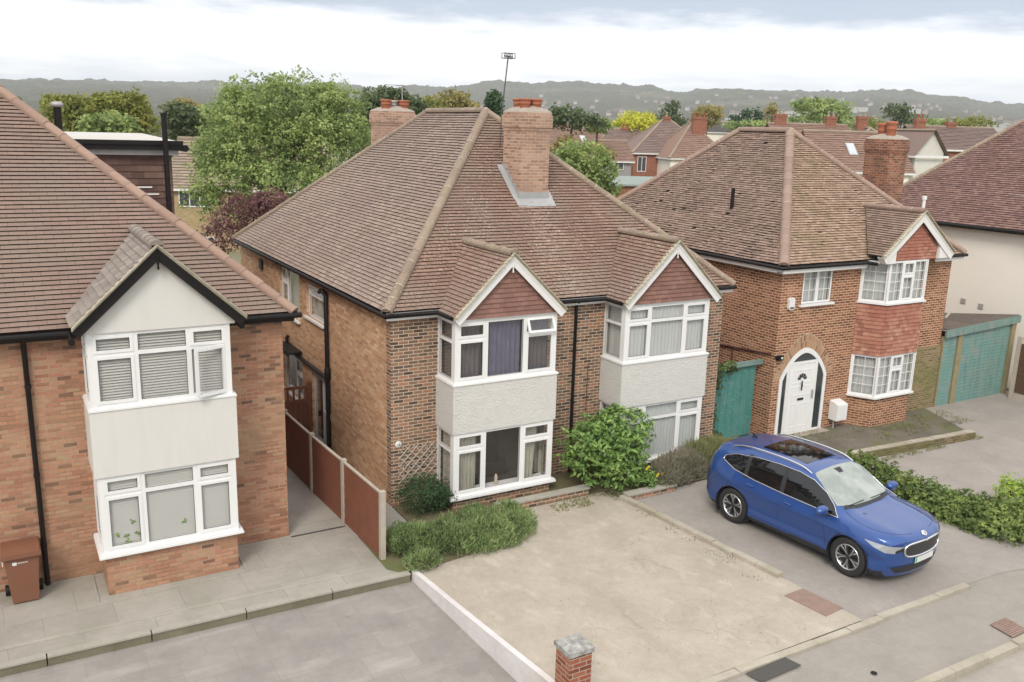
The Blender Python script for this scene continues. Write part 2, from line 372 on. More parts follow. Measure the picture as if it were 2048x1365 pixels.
T_H3F = tilemat('tile_mossy_tan', [(0, (.26, .175, .128)), (.3, (.35, .24, .172)), (.7, (.40, .275, .20)), (1, (.47, .335, .25))], lichen=(.55, .50, .42), lich_amt=.5, lich_thr=.68, moss=(.25, .195, .105), moss_amt=.6)
T_PURP = tilemat('tile_purple', [(0, (.17, .10, .09)), (.5, (.235, .14, .12)), (1, (.30, .185, .155))], lichen=(.62, .56, .50), lich_amt=.8, lich_thr=.69, moss=(.17, .10, .07), moss_amt=.4)
T_RED = tilemat('tile_hung_red', [(0, (.27, .12, .085)), (.4, (.40, .19, .13)), (1, (.50, .28, .20))], patch=(.33, .12, .085))
T_HUNG = tilemat('tile_hung_brown', [(0, (.21, .112, .088)), (.5, (.245, .13, .104)), (1, (.285, .155, .125))])
RIDGE = tilemat('ridge_tile', [(0, (.22, .165, .125)), (.5, (.265, .20, .15)), (1, (.31, .235, .18))], lichen=(.55, .50, .42), lich_amt=.7, lich_thr=.58, moss=(.25, .215, .13), moss_amt=.5)
RIDGEL = tilemat('ridge_tile_brown', [(0, (.27, .18, .14)), (.5, (.32, .215, .165)), (1, (.38, .26, .20))])
MORTAR = plain('mortar', (.46, .40, .32), .95, .3, 12, .004)
MORTAR_MOSS = plain('mortar_mossy', (.44, .395, .295), .95, .4, 9, .006)
UNDER = plain('underlay_and_gap_shade', (.035, .025, .02), .95)  # underlay; the same near-black also paints the shade beneath tile tails
UPVC = plain('upvc_white', (.78, .775, .765), .32, .03, 1, spec=.5, grime=.10)
PAINTW = plain('white_paint', (.74, .73, .71), .55, .05, 2)
RENDERW = plain('smooth_white_render', (.65, .628, .588), .8, .03, 1.2, .0006, grime=.10)
BLACKP = plain('black_plastic', (.012, .010, .010), .5, .2, spec=.25)
GASKET = plain('gasket', (.03, .03, .032), .5)
GLASS = glassmat('window_glass')
DARKROOM = plain('dim_room', (.04, .038, .033), .9); LITEROOM = plain('pale_room', (.30, .29, .27), .9)  # dim_room: near-black colour stands in for the unlit room inside
CREAMR = plain('cream_render', (.84, .79, .70), .9, .04, 1.5, .004)
LEAD = plain('lead_flashing', (.40, .40, .40), .55, .2, 5, metal=.3)
BLINDM = plain('blind_slat', (.50, .49, .455), .5, .05)
NET = plain('net_curtain', (.47, .49, .475), .9, .05)
CURT_GREY = plain('curtain_grey', (.105, .093, .10), .95, .25, 4)
CURT_PURP = plain('curtain_purple', (.115, .11, .165), .95, .3, 4)
CURT_CREAM = plain('curtain_cream', (.36, .345, .285), .95, .2, 5)
ROUGHCAST, _nt, _bs = newmat('roughcast_white')
_p1 = geo_co(_nt); _c = mixc(_nt, nz(_nt, _p1, 5, 5), (.63, .61, .57), (.75, .735, .70)); _nt.links.new(_c, _bs.inputs['Base Color']); _bs.inputs['Roughness'].default_value = .95
bump(_nt, _bs, nz(_nt, _p1, 20, 5, .72), .045)
TERRA = plain('terracotta', (.38, .13, .07), .75, .25, 8)
STONEC = plain('weathered_cement', (.36, .31, .26), .95, .35, 14, .01)

def uvbox(mb, *a, **k): mb.box(*a, **k)
def gutter(mb, pts, r=.055, m=0): mb.tube(pts, r, 8, m)

# ------------------------------------------------------------------ bay windows with rectangular plan
def rect_bay(house, x0, x1, yf, yw, z0, z1, front_cells, side_split, inside, side_inside=None, name='bay_window', room=None, open_cell=None, sill_out=.07, sill_h=.055, side_sash=False):
    fr = MB(); gl = MB(); gk = MB(); U = (1, 0, 0); t = .07
    glazing(fr, gl, gk, (0, yf, 0), U, (0, -1, 0), x0, x1, z0, z1, front_cells, t)
    for xs, nx in ((x0, -1), (x1, 1)):
        a, b = yf+t, yw; cells = [(a+.09, b-.06, z0+.07, side_split-.035, 'F'), (a+.09, b-.06, side_split+.035, z1-.07, 'F')]
        if side_sash: cells = [(a+.09, b-.06, z0+.07, side_split-.035, 'S'), (a+.09, b-.06, side_split+.035, z1-.07, 'S')]
        glazing(fr, gl, gk, (xs, 0, 0), (0, 1, 0), (nx, 0, 0), a, b, z0, z1, cells, t)
    # corner posts, proud of the frame
    for xs, s in ((x0, 1), (x1, -1)):
        fr.box(min(xs, xs+s*.085)-.004, max(xs, xs+s*.085)+.004, yf-.012, yf-.0005, z0, z1)
    f = part(name, fr, UPVC, house)
    part('pane', gl, GLASS, f); part('gasket', gk, GASKET, f)
    sl = MB(); s = sill_out
    for a, b in ((0, sill_h*.6), (.012, sill_h)):
        sl.box(x0-s+a, x1+s-a, yf-s+a, yw-.002, z0-sill_h+(0 if a == 0 else sill_h*.6), z0-sill_h+b)
    part('sill', sl, UPVC, f)
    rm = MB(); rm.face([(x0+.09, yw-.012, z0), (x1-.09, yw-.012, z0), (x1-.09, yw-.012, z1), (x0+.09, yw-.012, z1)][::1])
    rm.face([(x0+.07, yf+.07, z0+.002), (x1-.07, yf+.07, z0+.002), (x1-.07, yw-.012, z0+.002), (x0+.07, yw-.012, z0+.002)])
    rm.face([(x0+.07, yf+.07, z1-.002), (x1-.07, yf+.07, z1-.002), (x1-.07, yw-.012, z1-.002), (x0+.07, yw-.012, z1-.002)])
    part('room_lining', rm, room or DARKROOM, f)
    inside(f); return f
def std_cells(x0, x1, z0, z1, m1, m2, tr, centre='T', e=.045, edge=.10, last='S'):
    """left sashes | centre light(s) | right sashes; m1, m2 mullion centres; tr transom height"""
    c = [(x0+edge, m1-e, z0+.075, tr-.04, 'S'), (x0+edge, m1-e, tr+.04, z1-.065, 'S')]
    if centre == 'T': c += [(m1+e, m2-e, z0+.075, tr-.04, 'F'), (m1+e, m2-e, tr+.04, z1-.065, 'F')]
    else: c += [(m1+e, m2-e, z0+.075, z1-.065, 'F')]
    c += [(m2+e, x1-edge, z0+.075, tr-.04, 'X' if last == 'XL' else 'S'), (m2+e, x1-edge, tr+.04, z1-.065, 'X' if last == 'XT' else 'S')]
    return c
def open_sash(parent, hinge, U, N, w, h, ang, kind):
    """an opened light: hinge point is a corner; side hung turns about Z, top hung about U"""
    U = V3(U); N = V3(N); Z = V3((0, 0, 1))
    fr = MB(); gl = MB()
    if kind == 'side':   # hinged on the far end, free end swings out; hinge at x=w
        rot = Matrix.Rotation(ang, 3, 'Z'); U2 = rot @ U; N2 = rot @ N
        O = V3(hinge)-U2*w
        plate(fr, O, U2, N2, 0, w, 0, h, [(.055, w-.055, .055, h-.055)], .05); a = [O+U2*.055+Z*.055-N2*.02, O+U2*(w-.055)+Z*.055-N2*.02, O+U2*(w-.055)+Z*(h-.055)-N2*.02, O+U2*.055+Z*(h-.055)-N2*.02]
    else:
        rot = Matrix.Rotation(ang, 3, U); Z2 = rot @ Z; N2 = rot @ N; O = V3(hinge)-Z2*h
        P = lambda x, z, d=0: O+U*x+Z2*z-N2*d
        for (xa, xb, za, zb) in ((0, w, 0, .055), (0, w, h-.055, h), (0, .055, .055, h-.055), (w-.055, w, .055, h-.055)):
            fr.obox(P((xa+xb)/2, (za+zb)/2, .025), U, Z2, N2, (xb-xa)/2, (zb-za)/2, .025)
        a = [P(.055, .055, .02), P(w-.055, .055, .02), P(w-.055, h-.055, .02), P(.055, h-.055, .02)]
    gl.face(a)
    s = part('opening_sash', fr, UPVC, parent); return s, gl
def gablet(house, x0, x1, xc, yf, za, zf, y_back, slope_main, roofmats, barge_m, verge_m, gauge=.107, infill=None, infill_m=None, yface=None, xi0=None, xi1=None, zi=None, barge_w=.17, gap=None, y_eave_end=None, rmats=None, finial=True):
    """small front gable over a bay: roof, ridge tiles, bargeboards, finial, infill"""
    r = MB(); hw = (x1-x0)/2; t = .05
    A = (xc, yf, za+t)
    for s, xe in ((-1, x0), (1, x1)):
        pts = [(xe, yf, zf+t), (xe, y_eave_end, zf+t), (xc, y_back, za+t), (xc, yf, za+t)]
        roof_plane(r, pts, gauge, tw=.18 if gauge < .12 else .3, m=0, under=1)
        # verge thickness
    rp = part('gable_roof', r, [roofmats, UNDER], house)
    rd = MB(); ridge(rd, (xc, yf-.03, za+t+.03), (xc, y_back+.05, za+t+.03), .11); part('ridge_tiles', rd, rmats or [RIDGE, MORTAR], rp)
    bg = MB(); vg = MB()
    for s, xe in ((-1, x0), (1, x1)):
        d = V3((xc-xe, 0, za-zf)); L = d.length; d.normalize(); nrm = V3((-d.z*s, 0, d.x*s)) if False else V3((d.z, 0, -d.x))
        if nrm.z > 0: nrm = -nrm                       # pointing down, away from the roof
        e = V3((xe, yf, zf)); a = V3((xc, yf, za)); W = barge_w
        apex_in = a+V3((0, 0, -W/abs(nrm.z)))
        foot_in = e+nrm*W
        foot_lo = V3((foot_in.x, yf, foot_in.z))
        poly = [e, a, apex_in, foot_lo]
        bg.prism(poly, (0, .03, 0))
        bg.prism([e+V3((0, -.012, 0)), a+V3((0, -.012, 0)), a+V3((0, -.012, -.05/abs(nrm.z))), e+V3((0, -.012, 0))+nrm*.05], (0, .0115, 0))
        vg.prism([e+V3((0, -.025, .002)), a+V3((0, -.025, .002)), a+V3((0, -.025, .07)), e+V3((0, -.025, .07))], (0, .10, 0))
        nn = int(L/.11)
        for k in range(nn): q_ = e.lerp(a, (k+.5)/nn); vg.obox(q_+V3((0, -.03+UR(-.008, .004), .062+UR(-.006, .006))), d, (0, 1, 0), d.cross(V3((0, 1, 0))), .052, .05, .010, 0, UR(0, 1))
    b = part('bargeboard', bg, barge_m, house); part('verge', vg, verge_m, rp)
    if finial:
        fm = MB(); fm.lathe([(.0, -.17), (.02, -.15), (.022, -.12), (.012, -.09), (.018, -.06), (.03, .0), (.028, .06)], (xc, yf-.005, za-barge_w*1.35), 10); part('finial', fm, barge_m, b)
    return rp
def hung_tiles(mb, O, U, N, poly, gauge=.11, tw=.18, m=0):
    """tiles hung on a wall; poly in (x, z)"""
    O = V3(O); U = V3(U); N = V3(N); Z = V3((0, 0, 1)); z0 = min(p[1] for p in poly); z1 = max(p[1] for p in poly); k = 0
    mb.face([O+U*a+Z*b+N*.001 for a, b in poly], 1)
    while z0+k*gauge < z1:
        a0 = z0+k*gauge; band = clip(clip(poly, 1, a0, True), 1, a0+gauge, False)
        if len(band) >= 3:
            u0 = min(p[0] for p in band); u1 = max(p[0] for p in band); j = math.floor(u0/tw)-1; off = tw/2 if k % 2 else 0
            while j*tw+off < u1:
                ua = j*tw+off; tl = clip(clip(band, 0, ua+.001, True), 0, ua+tw-.001, False)
                if len(tl) >= 3:
                    e = UR(-.002, .002); h = lambda q: .024*(1-(q[1]-a0)/gauge)+.004+e; tn = random.random()
                    mb.face([O+U*q[0]+Z*q[1]+N*h(q) for q in tl], m, tn)
                    lo = sorted([q for q in tl if abs(q[1]-a0) < 1e-5])
                    if len(lo) >= 2:
                        A = O+U*lo[0][0]+Z*a0; B = O+U*lo[-1][0]+Z*a0; mb.face([A, B, B+N*h(lo[-1]), A+N*h(lo[0])], m, tn*.5)
                j += 1
        k += 1
def chimney_stack(house, x0, x1, y0, y1, zb, zt, mat, pots, name='chimney', corbel=True, potr=.13, poth=.32, flaunch=True, label=None, potmats=None):
    c = MB(); c.box(x0, x1, y0, y1, zb, zt-.42 if corbel else zt, skip='t')
    if corbel:
        c.box(x0-.02, x1+.02, y0-.02, y1+.02, zt-.42, zt-.34); c.box(x0-.045, x1+.045, y0-.045, y1+.045, zt-.34, zt-.02)
        c.box(x0-.02, x1+.02, y0-.02, y1+.02, zt-.02, zt+.05)
    ch = part(name, c, mat, house)
    if flaunch:
        f = MB(); rows = []; cx = (x0+x1)/2; cy = (y0+y1)/2; hx = (x1-x0)/2+.02; hy = (y1-y0)/2+.02
        for fr, h in ((1.0, .0), (.97, .03), (.75, .10), (.45, .17), (.2, .2), (.01, .2)):
            row = []
            for k in range(32):
                a = k*math.pi/16; ca, sa = math.cos(a), math.sin(a); q = 1/max(abs(ca), abs(sa)); q = q*(fr**.5)+(1-fr**.5)
                row.append((cx+hx*fr*ca*q, cy+hy*fr*sa*q, zt+.05+h+(0 if fr == 1 else .035*noise.noise(V3((cx+ca*3*fr, sa*3*fr, h*9+zt))))))
            rows.append(row)
        f.grid(rows, 0, .5, True, True, True); part('flaunching', f, STONEC, ch)
    for i, (px, py, dz) in enumerate(pots):
        p = MB(); r = potr
        p.lathe([(r*.92, -.05), (r*.95, poth*.45), (r*1.02, poth*.47), (r*1.02, poth*.53), (r, poth*.56), (r*1.05, poth*.8), (r*1.18, poth*.84), (r*1.18, poth*.97), (r*1.05, poth), (r*.82, poth), (r*.8, poth-.2), (0, poth-.2)], (px, py, zt+.14+dz), 20)
        part('chimney_pot', p, (potmats or [TERRA]*9)[i], ch)
    return ch

# ================================================================== SEMI-DETACHED PAIR (centre)
sx0, sx1, sy, syb, sz = 7.46, 17.40, 18.17, 32.03, 4.58
SB = -.32
semi = thing('semi_detached_house', 'pair of semis with a lichen-speckled hipped roof and two tile-hung gables, in the middle', 'house', ((sx0+sx1)/2, sy, 0))
w = MB()
plate(w, (0, sy, 0), (1, 0, 0), (0, -1, 0), sx0, sx1, SB, sz, [], .25)
w.box(sx1-.25, sx1, sy+.2505, syb, SB, sz); w.box(sx0+.25, sx1-.25, syb-.25, syb, SB, sz)
part('front_wall', w, B_SEMI, semi)
w = MB()
SWH = [(25.07, 27.12, 3.06, 4.50), (22.82, 24.41, 3.39, 4.34), (24.95, 26.95, .62, 1.86), (22.42, 24.06, -.2, 1.90)]
plate(w, (sx0, 0, 0), (0, 1, 0), (-1, 0, 0), sy+.25, syb, SB, sz, SWH, .25)
part('side_wall', w, B_SIDE, semi)
# side windows and door
def side_window(house, xw, ya, yb, za, zb, cells, inner, sill=True, nm='window', frame_m=None, n=-1):
    fr = MB(); gl = MB(); gk = MB(); glazing(fr, gl, gk, (xw-n*.07, 0, 0), (0, 1, 0), (n, 0, 0), ya+.004, yb-.004, za+.004, zb-.004, cells, .06)
    f = part(nm, fr, frame_m or UPVC, house); part('pane', gl, GLASS, f); part('gasket', gk, GASKET, f)
    if sill:
        s = MB(); s.box(xw-.09, xw+.06, ya-.05, yb+.05, za-.055, za-.002); part('sill', s, UPVC, f)
    r = MB(); xi = xw-n*.24; r.face([(xi, ya, za), (xi, yb, za), (xi, yb, zb), (xi, ya, zb)]); part('curtain', r, inner, f); return f  # with dim_room this is a dark sheet for the unlit interior, no curtain
side_window(semi, sx0, *SWH[0], [(25.15, 26.35, 3.12, 4.42, 'F'), (26.42, 27.04, 3.12, 3.98, 'S'), (26.42, 27.04, 4.06, 4.42, 'S')], NET)
f = side_window(semi, sx0, *SWH[1], [(22.90, 24.33, 3.44, 4.00, 'F'), (22.90, 24.33, 4.06, 4.28, 'X')], NET)
s, g = open_sash(f, (sx0-.02, 22.88, 4.32), (0, 1, 0), (-1, 0, 0), 1.45, .34, -.55, 'top'); part('pane', g, GLASS, s) if False else None
part('sash_pane', g, GLASS, f)
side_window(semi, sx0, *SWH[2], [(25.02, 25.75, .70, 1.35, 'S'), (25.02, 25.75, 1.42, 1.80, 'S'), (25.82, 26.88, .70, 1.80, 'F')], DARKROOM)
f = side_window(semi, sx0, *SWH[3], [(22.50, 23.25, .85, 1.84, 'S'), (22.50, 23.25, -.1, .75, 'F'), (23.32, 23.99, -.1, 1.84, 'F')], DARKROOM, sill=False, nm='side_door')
h = MB(); h.box(sx0-.10, sx0-.02, 23.18, 23.22, .75, .9); part('handle', h, BLACKP, f)
# roofs
ov = .185; ex0, ex1, ey0, ey1, ez = sx0-ov, sx1+ov, sy-ov, syb+ov, 4.69
hw = (ex1-ex0)/2; xm = (ex0+ex1)/2; rz = 9.20; ya, yb_ = ey0+hw, ey1-hw
r = MB()
roof_plane(r, [(ex0, ey0, ez), (ex1, ey0, ez), (xm, ya, rz)], .107, m=0)
rf = part('roof', r, [T_SEMI, UNDER], semi)
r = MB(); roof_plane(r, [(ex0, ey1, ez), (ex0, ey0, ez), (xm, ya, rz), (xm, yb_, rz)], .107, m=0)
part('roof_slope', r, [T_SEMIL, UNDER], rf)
r = MB(); r.face([(ex1, ey0, ez), (ex1, ey1, ez), (xm, yb_, rz), (xm, ya, rz)]); r.face([(ex1, ey1, ez), (ex0, ey1, ez), (xm, yb_, rz)]); part('rear_slope', r, [T_SEMI], rf)
rd = MB(); c = .03
for a, b in (((ex0, ey0, ez+c), (xm, ya, rz+c)), ((ex1, ey0, ez+c), (xm, ya, rz+c)), ((xm, ya, rz+c), (xm, yb_, rz+c)), ((ex0, ey1, ez+c), (xm, yb_, rz+c)), ((ex1, ey1, ez+c), (xm, yb_, rz+c))): ridge(rd, a, b, .12)
part('ridge_tiles', rd, [RIDGE, MORTAR], rf)
# soffit, fascia, gutters
for a, b in ((ex0+.02, 8.62), (11.33, 13.33), (16.10, ex1-.02)): fs = MB(); fs.box(a, b, ey0+.02, ey0+.045, ez-.20, ez-.03); fs.box(a, b, ey0+.045, sy-.003, ez-.13, ez-.115); part('fascia', fs, PAINTW, semi)
fs = MB(); fs.box(ex0+.02, ex0+.045, ey0+.05, ey1, ez-.16, ez-.03); fs.box(ex0+.045, sx0-.003, ey0+.05, ey1, ez-.13, ez-.115); part('side_fascia', fs, BLACKP, semi)
g = MB(); gz = ez-.06
gutter(g, [(ex0-.03, ey1, gz), (ex0-.03, ey0-.04, gz-.02), (8.50, ey0-.04, gz-.02), (8.53, 17.25, gz-.03)]); part('gutter', g, BLACKP, semi); g = MB()
gutter(g, [(11.46, 17.6, gz-.03), (11.47, ey0-.04, gz-.02), (13.16, ey0-.04, gz-.02), (13.17, 17.25, gz-.03)]); part('gutter', g, BLACKP, semi); g = MB(); gutter(g, [(16.30, 17.6, gz), (16.31, ey0-.04, gz), (ex1+.02, ey0-.04, gz)])
part('gutter', g, BLACKP, semi)
dp = MB(); dp.tube([(12.42, ey0-.03, gz), (12.42, sy-.06, gz-.18), (12.42, sy-.06, SB)], .042, 8)
for z in (3.3, 1.9, .6): dp.tube([(12.42, sy-.06, z), (12.42, sy-.06, z+.06)], .052, 8)
part('downpipe', dp, BLACKP, semi)
dp = MB(); dp.tube([(sx0-.14, 22.55, 4.42), (sx0-.09, 22.42, 4.30), (sx0-.09, 22.40, 2.2), (sx0-.09, 22.38, -.2)], .058, 8); dp.tube([(sx0-.09, 22.40, 4.35), (sx0-.09, 22.85, 4.38), (sx0-.09, 22.95, 4.30)], .05, 8)
dp.lathe([(.06, 2.0), (.085, 2.05), (.085, 2.3), (.06, 2.34)], (sx0-.09, 22.39, 0), 12); part('soil_pipe', dp, BLACKP, semi)
dp = MB(); dp.tube([(sx0-.09, 22.35, 2.02), (sx0-.09, 27.6, 2.06)], .055, 8); dp.tube([(sx0-.09, 26.2, 2.06), (sx0-.09, 26.2, 2.35), (sx0-.04, 26.2, 2.42)], .05, 8); part('waste_pipe', dp, BLACKP, semi)
g = MB(); g.box(sx0-.42, sx0-.02, 24.9, 26.4, 2.14, 2.20); g.box(sx0-.42, sx0-.40, 24.9, 26.4, 2.06, 2.14); part('door_canopy', g, BLACKP, semi)
vt = MB(); vt.box(sx0-.06, sx0+.05, 29.0, 29.35, 4.02, 4.32); vh = part('vent_box', vt, BLACKP, semi)
# bays
def bay_semi(x0, x1, m1, m2, centre, first, upin, loin, sidec):
    yf = 17.29
    zt = 4.50
    last = 'XT' if first else 'S'
    cu = std_cells(x0, x1, 3.08, zt, m1, m2, 4.08, centre, last=last)
    fu = rect_bay(semi, x0, x1, yf, sy-.003, 3.08, zt, cu, 4.02, upin, room=None if first else LITEROOM)
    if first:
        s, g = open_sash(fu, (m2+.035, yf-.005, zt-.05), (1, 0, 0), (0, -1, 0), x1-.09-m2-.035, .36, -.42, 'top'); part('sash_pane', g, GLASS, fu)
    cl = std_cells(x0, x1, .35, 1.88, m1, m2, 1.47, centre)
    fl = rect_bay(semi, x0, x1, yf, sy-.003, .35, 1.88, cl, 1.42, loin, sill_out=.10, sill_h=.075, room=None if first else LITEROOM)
    a = MB(); q = .045; n = 26
    a.box(x0-q, x1+q, yf-q, sy-.003, 1.88, 3.025)
    ap = part('apron', a, ROUGHCAST, semi)
    b = MB(); b.box(x0+.02, x1-.02, yf+.02, sy-.003, SB, .275); part('bay_base', b, B_SEMI, semi)
    # fascia board over the side lights
    hd = MB(); hd.box(x0-.03, x1+.03, yf-.03, sy-.003, zt, zt+.045); part('head', hd, UPVC, fu)
def in_dark_curtains(x0, x1, z0, z1, cols, opens):
    def f(frame):
        for (a, b), m, op in zip(cols, (CURT_GREY, CURT_PURP, CURT_GREY), opens):
            c = MB(); curtain(c, (0, 17.29, 0), (1, 0, 0), (0, -1, 0), a, b, z0, z1, .16, .03, .13, open_=op); part('curtain', c, m, frame)
        c = MB()
        for xs, nx in ((x0, -1), (x1, 1)): curtain(c, (xs, 0, 0), (0, 1, 0), (nx, 0, 0), 17.45, 18.1, z0, z1, .14, .02, .12)
        part('side_curtain', c, CURT_GREY, frame)
    return f
def in_nets(x0, x1, yf, yw, z0, z1, m=None):
    def f(frame):
        c = MB(); curtain(c, (0, yf, 0), (1, 0, 0), (0, -1, 0), x0+.1, x1-.1, z0, z1, .085, .012, .11)
        for xs, nx in ((x0, -1), (x1, 1)): curtain(c, (xs, 0, 0), (0, 1, 0), (nx, 0, 0), yf+.12, yw-.06, z0, z1, .13, .006, .3)
        part('net_curtain', c, m or NET, frame)
    return f
def in_lower_left(frame):
    c = MB(); curtain(c, (0, 17.29, 0), (1, 0, 0), (0, -1, 0), 8.75, 9.28, .35, 1.88, .14, .03, .10); curtain(c, (0, 17.29, 0), (1, 0, 0), (0, -1, 0), 10.52, 10.95, .35, 1.88, .14, .03, .10, open_=.6)
    curtain(c, (8.63, 0, 0), (0, 1, 0), (-1, 0, 0), 17.43, 18.08, .35, 1.88, .13, .015, .2); curtain(c, (11.31, 0, 0), (0, 1, 0), (1, 0, 0), 17.43, 18.08, .35, 1.88, .13, .015, .2)
    part('curtain', c, CURT_CREAM, frame)
    s = MB(); s.box(8.72, 11.22, 17.37, 17.60, .36, .40); part('inner_sill', s, UPVC, frame)
    d = MB(); d.box(9.9, 10.28, 18.10, 18.14, .7, 1.85, tone=.2); d.box(9.45, 10.4, 17.95, 18.05, .4, .75); part('furniture', d, BLACKP, frame)
bay_semi(8.63, 11.31, 9.43, 10.45, 'F', True, in_dark_curtains(8.63, 11.31, 3.08, 4.5, ((8.75, 9.4), (9.45, 10.42), (10.5, 11.2)), (0, .1, 0)), in_lower_left, None)
bay_semi(13.34, 16.07, 14.13, 15.25, 'T', False, in_nets(13.34, 16.07, 17.29, 18.16, 3.08, 4.5), in_nets(13.34, 16.07, 17.29, 18.16, .35, 1.88), None)
for x0, x1, xc, za in ((8.54, 11.45, 9.98, 5.95), (13.19, 16.30, 14.735, 6.06)):
    gablet(semi, x0, x1, xc, 17.12, za, 4.57, 19.48, 0, T_SEMI, PAINTW, MORTAR_MOSS, y_eave_end=ey0+.02)
    m_ = MB(); q = .13
    hung_tiles(m_, (0, 17.24, 0), (1, 0, 0), (0, -1, 0), [(x0+.16, 4.55), (x1-.16, 4.55), (xc, za-.14)])
    part('gable_tile_hanging', m_, [T_HUNG, UNDER], semi)
# chimneys
ch = chimney_stack(semi, 12.07, 12.96, 20.50, 21.42, 6.5, 9.10, B_PALE, [(12.33, 20.78, 0), (12.68, 20.80, 0), (12.36, 21.15, 0), (12.72, 21.14, 0)], potr=.15, poth=.26)
fl = MB(); zf = 6.87
fl.box(11.97, 13.06, 20.36, 20.40, 6.70, 6.80)
def rp_(y): return 4.69+.8742*(y-17.985)
fl.prism([(11.93, 20.28, rp_(20.28)+.03), (13.10, 20.28, rp_(20.28)+.03), (13.10, 20.52, rp_(20.52)+.035), (11.93, 20.52, rp_(20.52)+.035)], (0, 0, .012))
for xa, xb in ((11.90, 12.07), (12.96, 13.12)): fl.prism([(xa, 20.5, rp_(20.5)+.035), (xb, 20.5, rp_(20.5)+.035), (xb, 21.45, rp_(21.45)+.035), (xa, 21.45, rp_(21.45)+.035)], (0, 0, .012))
fl.box(12.05, 12.98, 20.485, 20.498, rp_(20.5)-.02, rp_(20.5)+.2)
k = 0
for i in range(5):
    y_ = 20.5+i*.19; fl.box(12.055, 12.068, y_, y_+.19, rp_(y_)-.05, rp_(y_+.1)+.17)
part('flashing', fl, LEAD, ch)
chimney_stack(semi, 11.88, 13.10, 29.7, 30.7, 6.0, 9.16, B_PALE, [(12.15, 29.95, 0), (12.5, 30.2, -.02), (12.85, 30.0, 0), (12.7, 30.45, 0)], potr=.17, poth=.30, potmats=[TERRA, LEAD, TERRA, TERRA])
# number plate
nb = MB(); nb.lathe([(0, -.016), (.075, -.016), (.082, -.006), (.082, .0)], (7.64, sy-.004, 1.51), 20, axis='y'); part('number_disc', nb, PAINTW, semi)
def text(name, body, size, loc, rot, m, parent=None, ext=.002, cat=None):
    cu = bpy.data.curves.new(name, 'FONT'); cu.body = body; cu.size = size; cu.extrude = ext; cu.align_x = 'CENTER'; cu.align_y = 'CENTER'
    cu.materials.append(m); tmp = bpy.data.objects.new('tmp_'+name, cu); COL.objects.link(tmp)
    dg = bpy.context.evaluated_depsgraph_get(); me = bpy.data.meshes.new_from_object(tmp.evaluated_get(dg)); bpy.data.objects.remove(tmp)
    o = bpy.data.objects.new(name, me); COL.objects.link(o); me.transform(Matrix.Translation(loc) @ rot.to_4x4())
    o.parent = parent
    if parent and parent.type == 'EMPTY': o.location = -parent.location
    return o
ROT_FRONT = Matrix.Rotation(math.pi/2, 3, 'X')
text('door_number', '13', .085, (7.64, sy-.024, 1.51), ROT_FRONT, BLACKP, semi)

# ================================================================== LEFT HOUSE
lx1, ly, lz, llx = 4.90, 17.73, 4.94, -5.3
lh = thing('brick_house', 'orange brick house with white panelled bay, black-edged gable and plain brown roof, far left', 'house', (0, ly, 0))
w = MB(); plate(w, (0, ly, 0), (1, 0, 0), (0, -1, 0), llx, lx1, -.05, lz, [], .25); w.box(lx1-.25, lx1, ly+.2505, 32, -.05, lz); w.box(llx, llx+.25, ly+.2505, 32, -.05, lz)
part('wall', w, B_LEFT, lh)
ex0, ex1, ey0, ey1, ez = llx-.2, 5.12, 17.50, 32.2, 4.97
hw = (ex1-ex0)/2; xm = (ex0+ex1)/2; rz = ez+hw*.887; ya = ey0+hw; yb_ = ey1-hw
r = MB(); roof_plane(r, [(ex0, ey0, ez), (ex1, ey0, ez), (xm, ya, rz)], .113, lift=.03, tw=.30, rough=.0012, wave=.004, m=0)
rf = part('roof', r, [T_LEFT, UNDER], lh)
r = MB(); r.face([(ex1, ey0, ez), (ex1, ey1, ez), (xm, yb_, rz), (xm, ya, rz)]); r.face([(ex0, ey1, ez), (ex0, ey0, ez), (xm, ya, rz), (xm, yb_, rz)]); r.face([(ex1, ey1, ez), (ex0, ey1, ez), (xm, yb_, rz)]); part('rear_slope', r, [T_LEFT], rf)
rd = MB()
for a, b in (((ex1, ey0, ez+.03), (xm, ya, rz+.03)), ((ex0, ey0, ez+.03), (xm, ya, rz+.03)), ((xm, ya, rz+.03), (xm, yb_, rz+.03))): ridge(rd, a, b, .115, .44)
part('ridge_tiles', rd, [RIDGEL, RIDGEL], rf)
for a, b in ((ex0, 1.10), (3.75, ex1-.02)): fs = MB(); fs.box(a, b, ey0+.02, ey0+.045, ez-.19, ez-.03); fs.box(a, b, ey0+.045, ly-.003, ez-.16, ez-.145); part('fascia', fs, BLACKP, lh)
fs = MB(); fs.box(ex1-.045, ex1-.02, ey0+.05, 32, ez-.19, ez-.03); part('fascia', fs, BLACKP, lh)
g = MB(); gutter(g, [(ex0, ey0-.05, ez-.07), (.96, ey0-.05, ez-.08), (.96, 16.75, ez-.09)], .06); part('gutter', g, BLACKP, lh); g = MB(); gutter(g, [(3.90, 16.9, ez-.07), (3.92, ey0-.05, ez-.07), (ex1+.10, ey0-.05, ez-.06)], .06); part('gutter', g, BLACKP, lh); g = MB(); gutter(g, [(ex1+.04, ey0, ez-.07), (ex1+.04, 32, ez-.07)], .06)
part('gutter', g, BLACKP, lh)
dp = MB(); dp.tube([(.24, ey0-.03, ez-.1), (.24, ly-.07, ez-.28), (.25, ly-.07, .02)], .045, 8)
for z in (3.9, 2.2, .8): dp.tube([(.245, ly-.07, z), (.245, ly-.07, z+.07)], .055, 8)
part('downpipe', dp, BLACKP, lh)
X0, X1, YF = 1.19, 3.62, 16.70
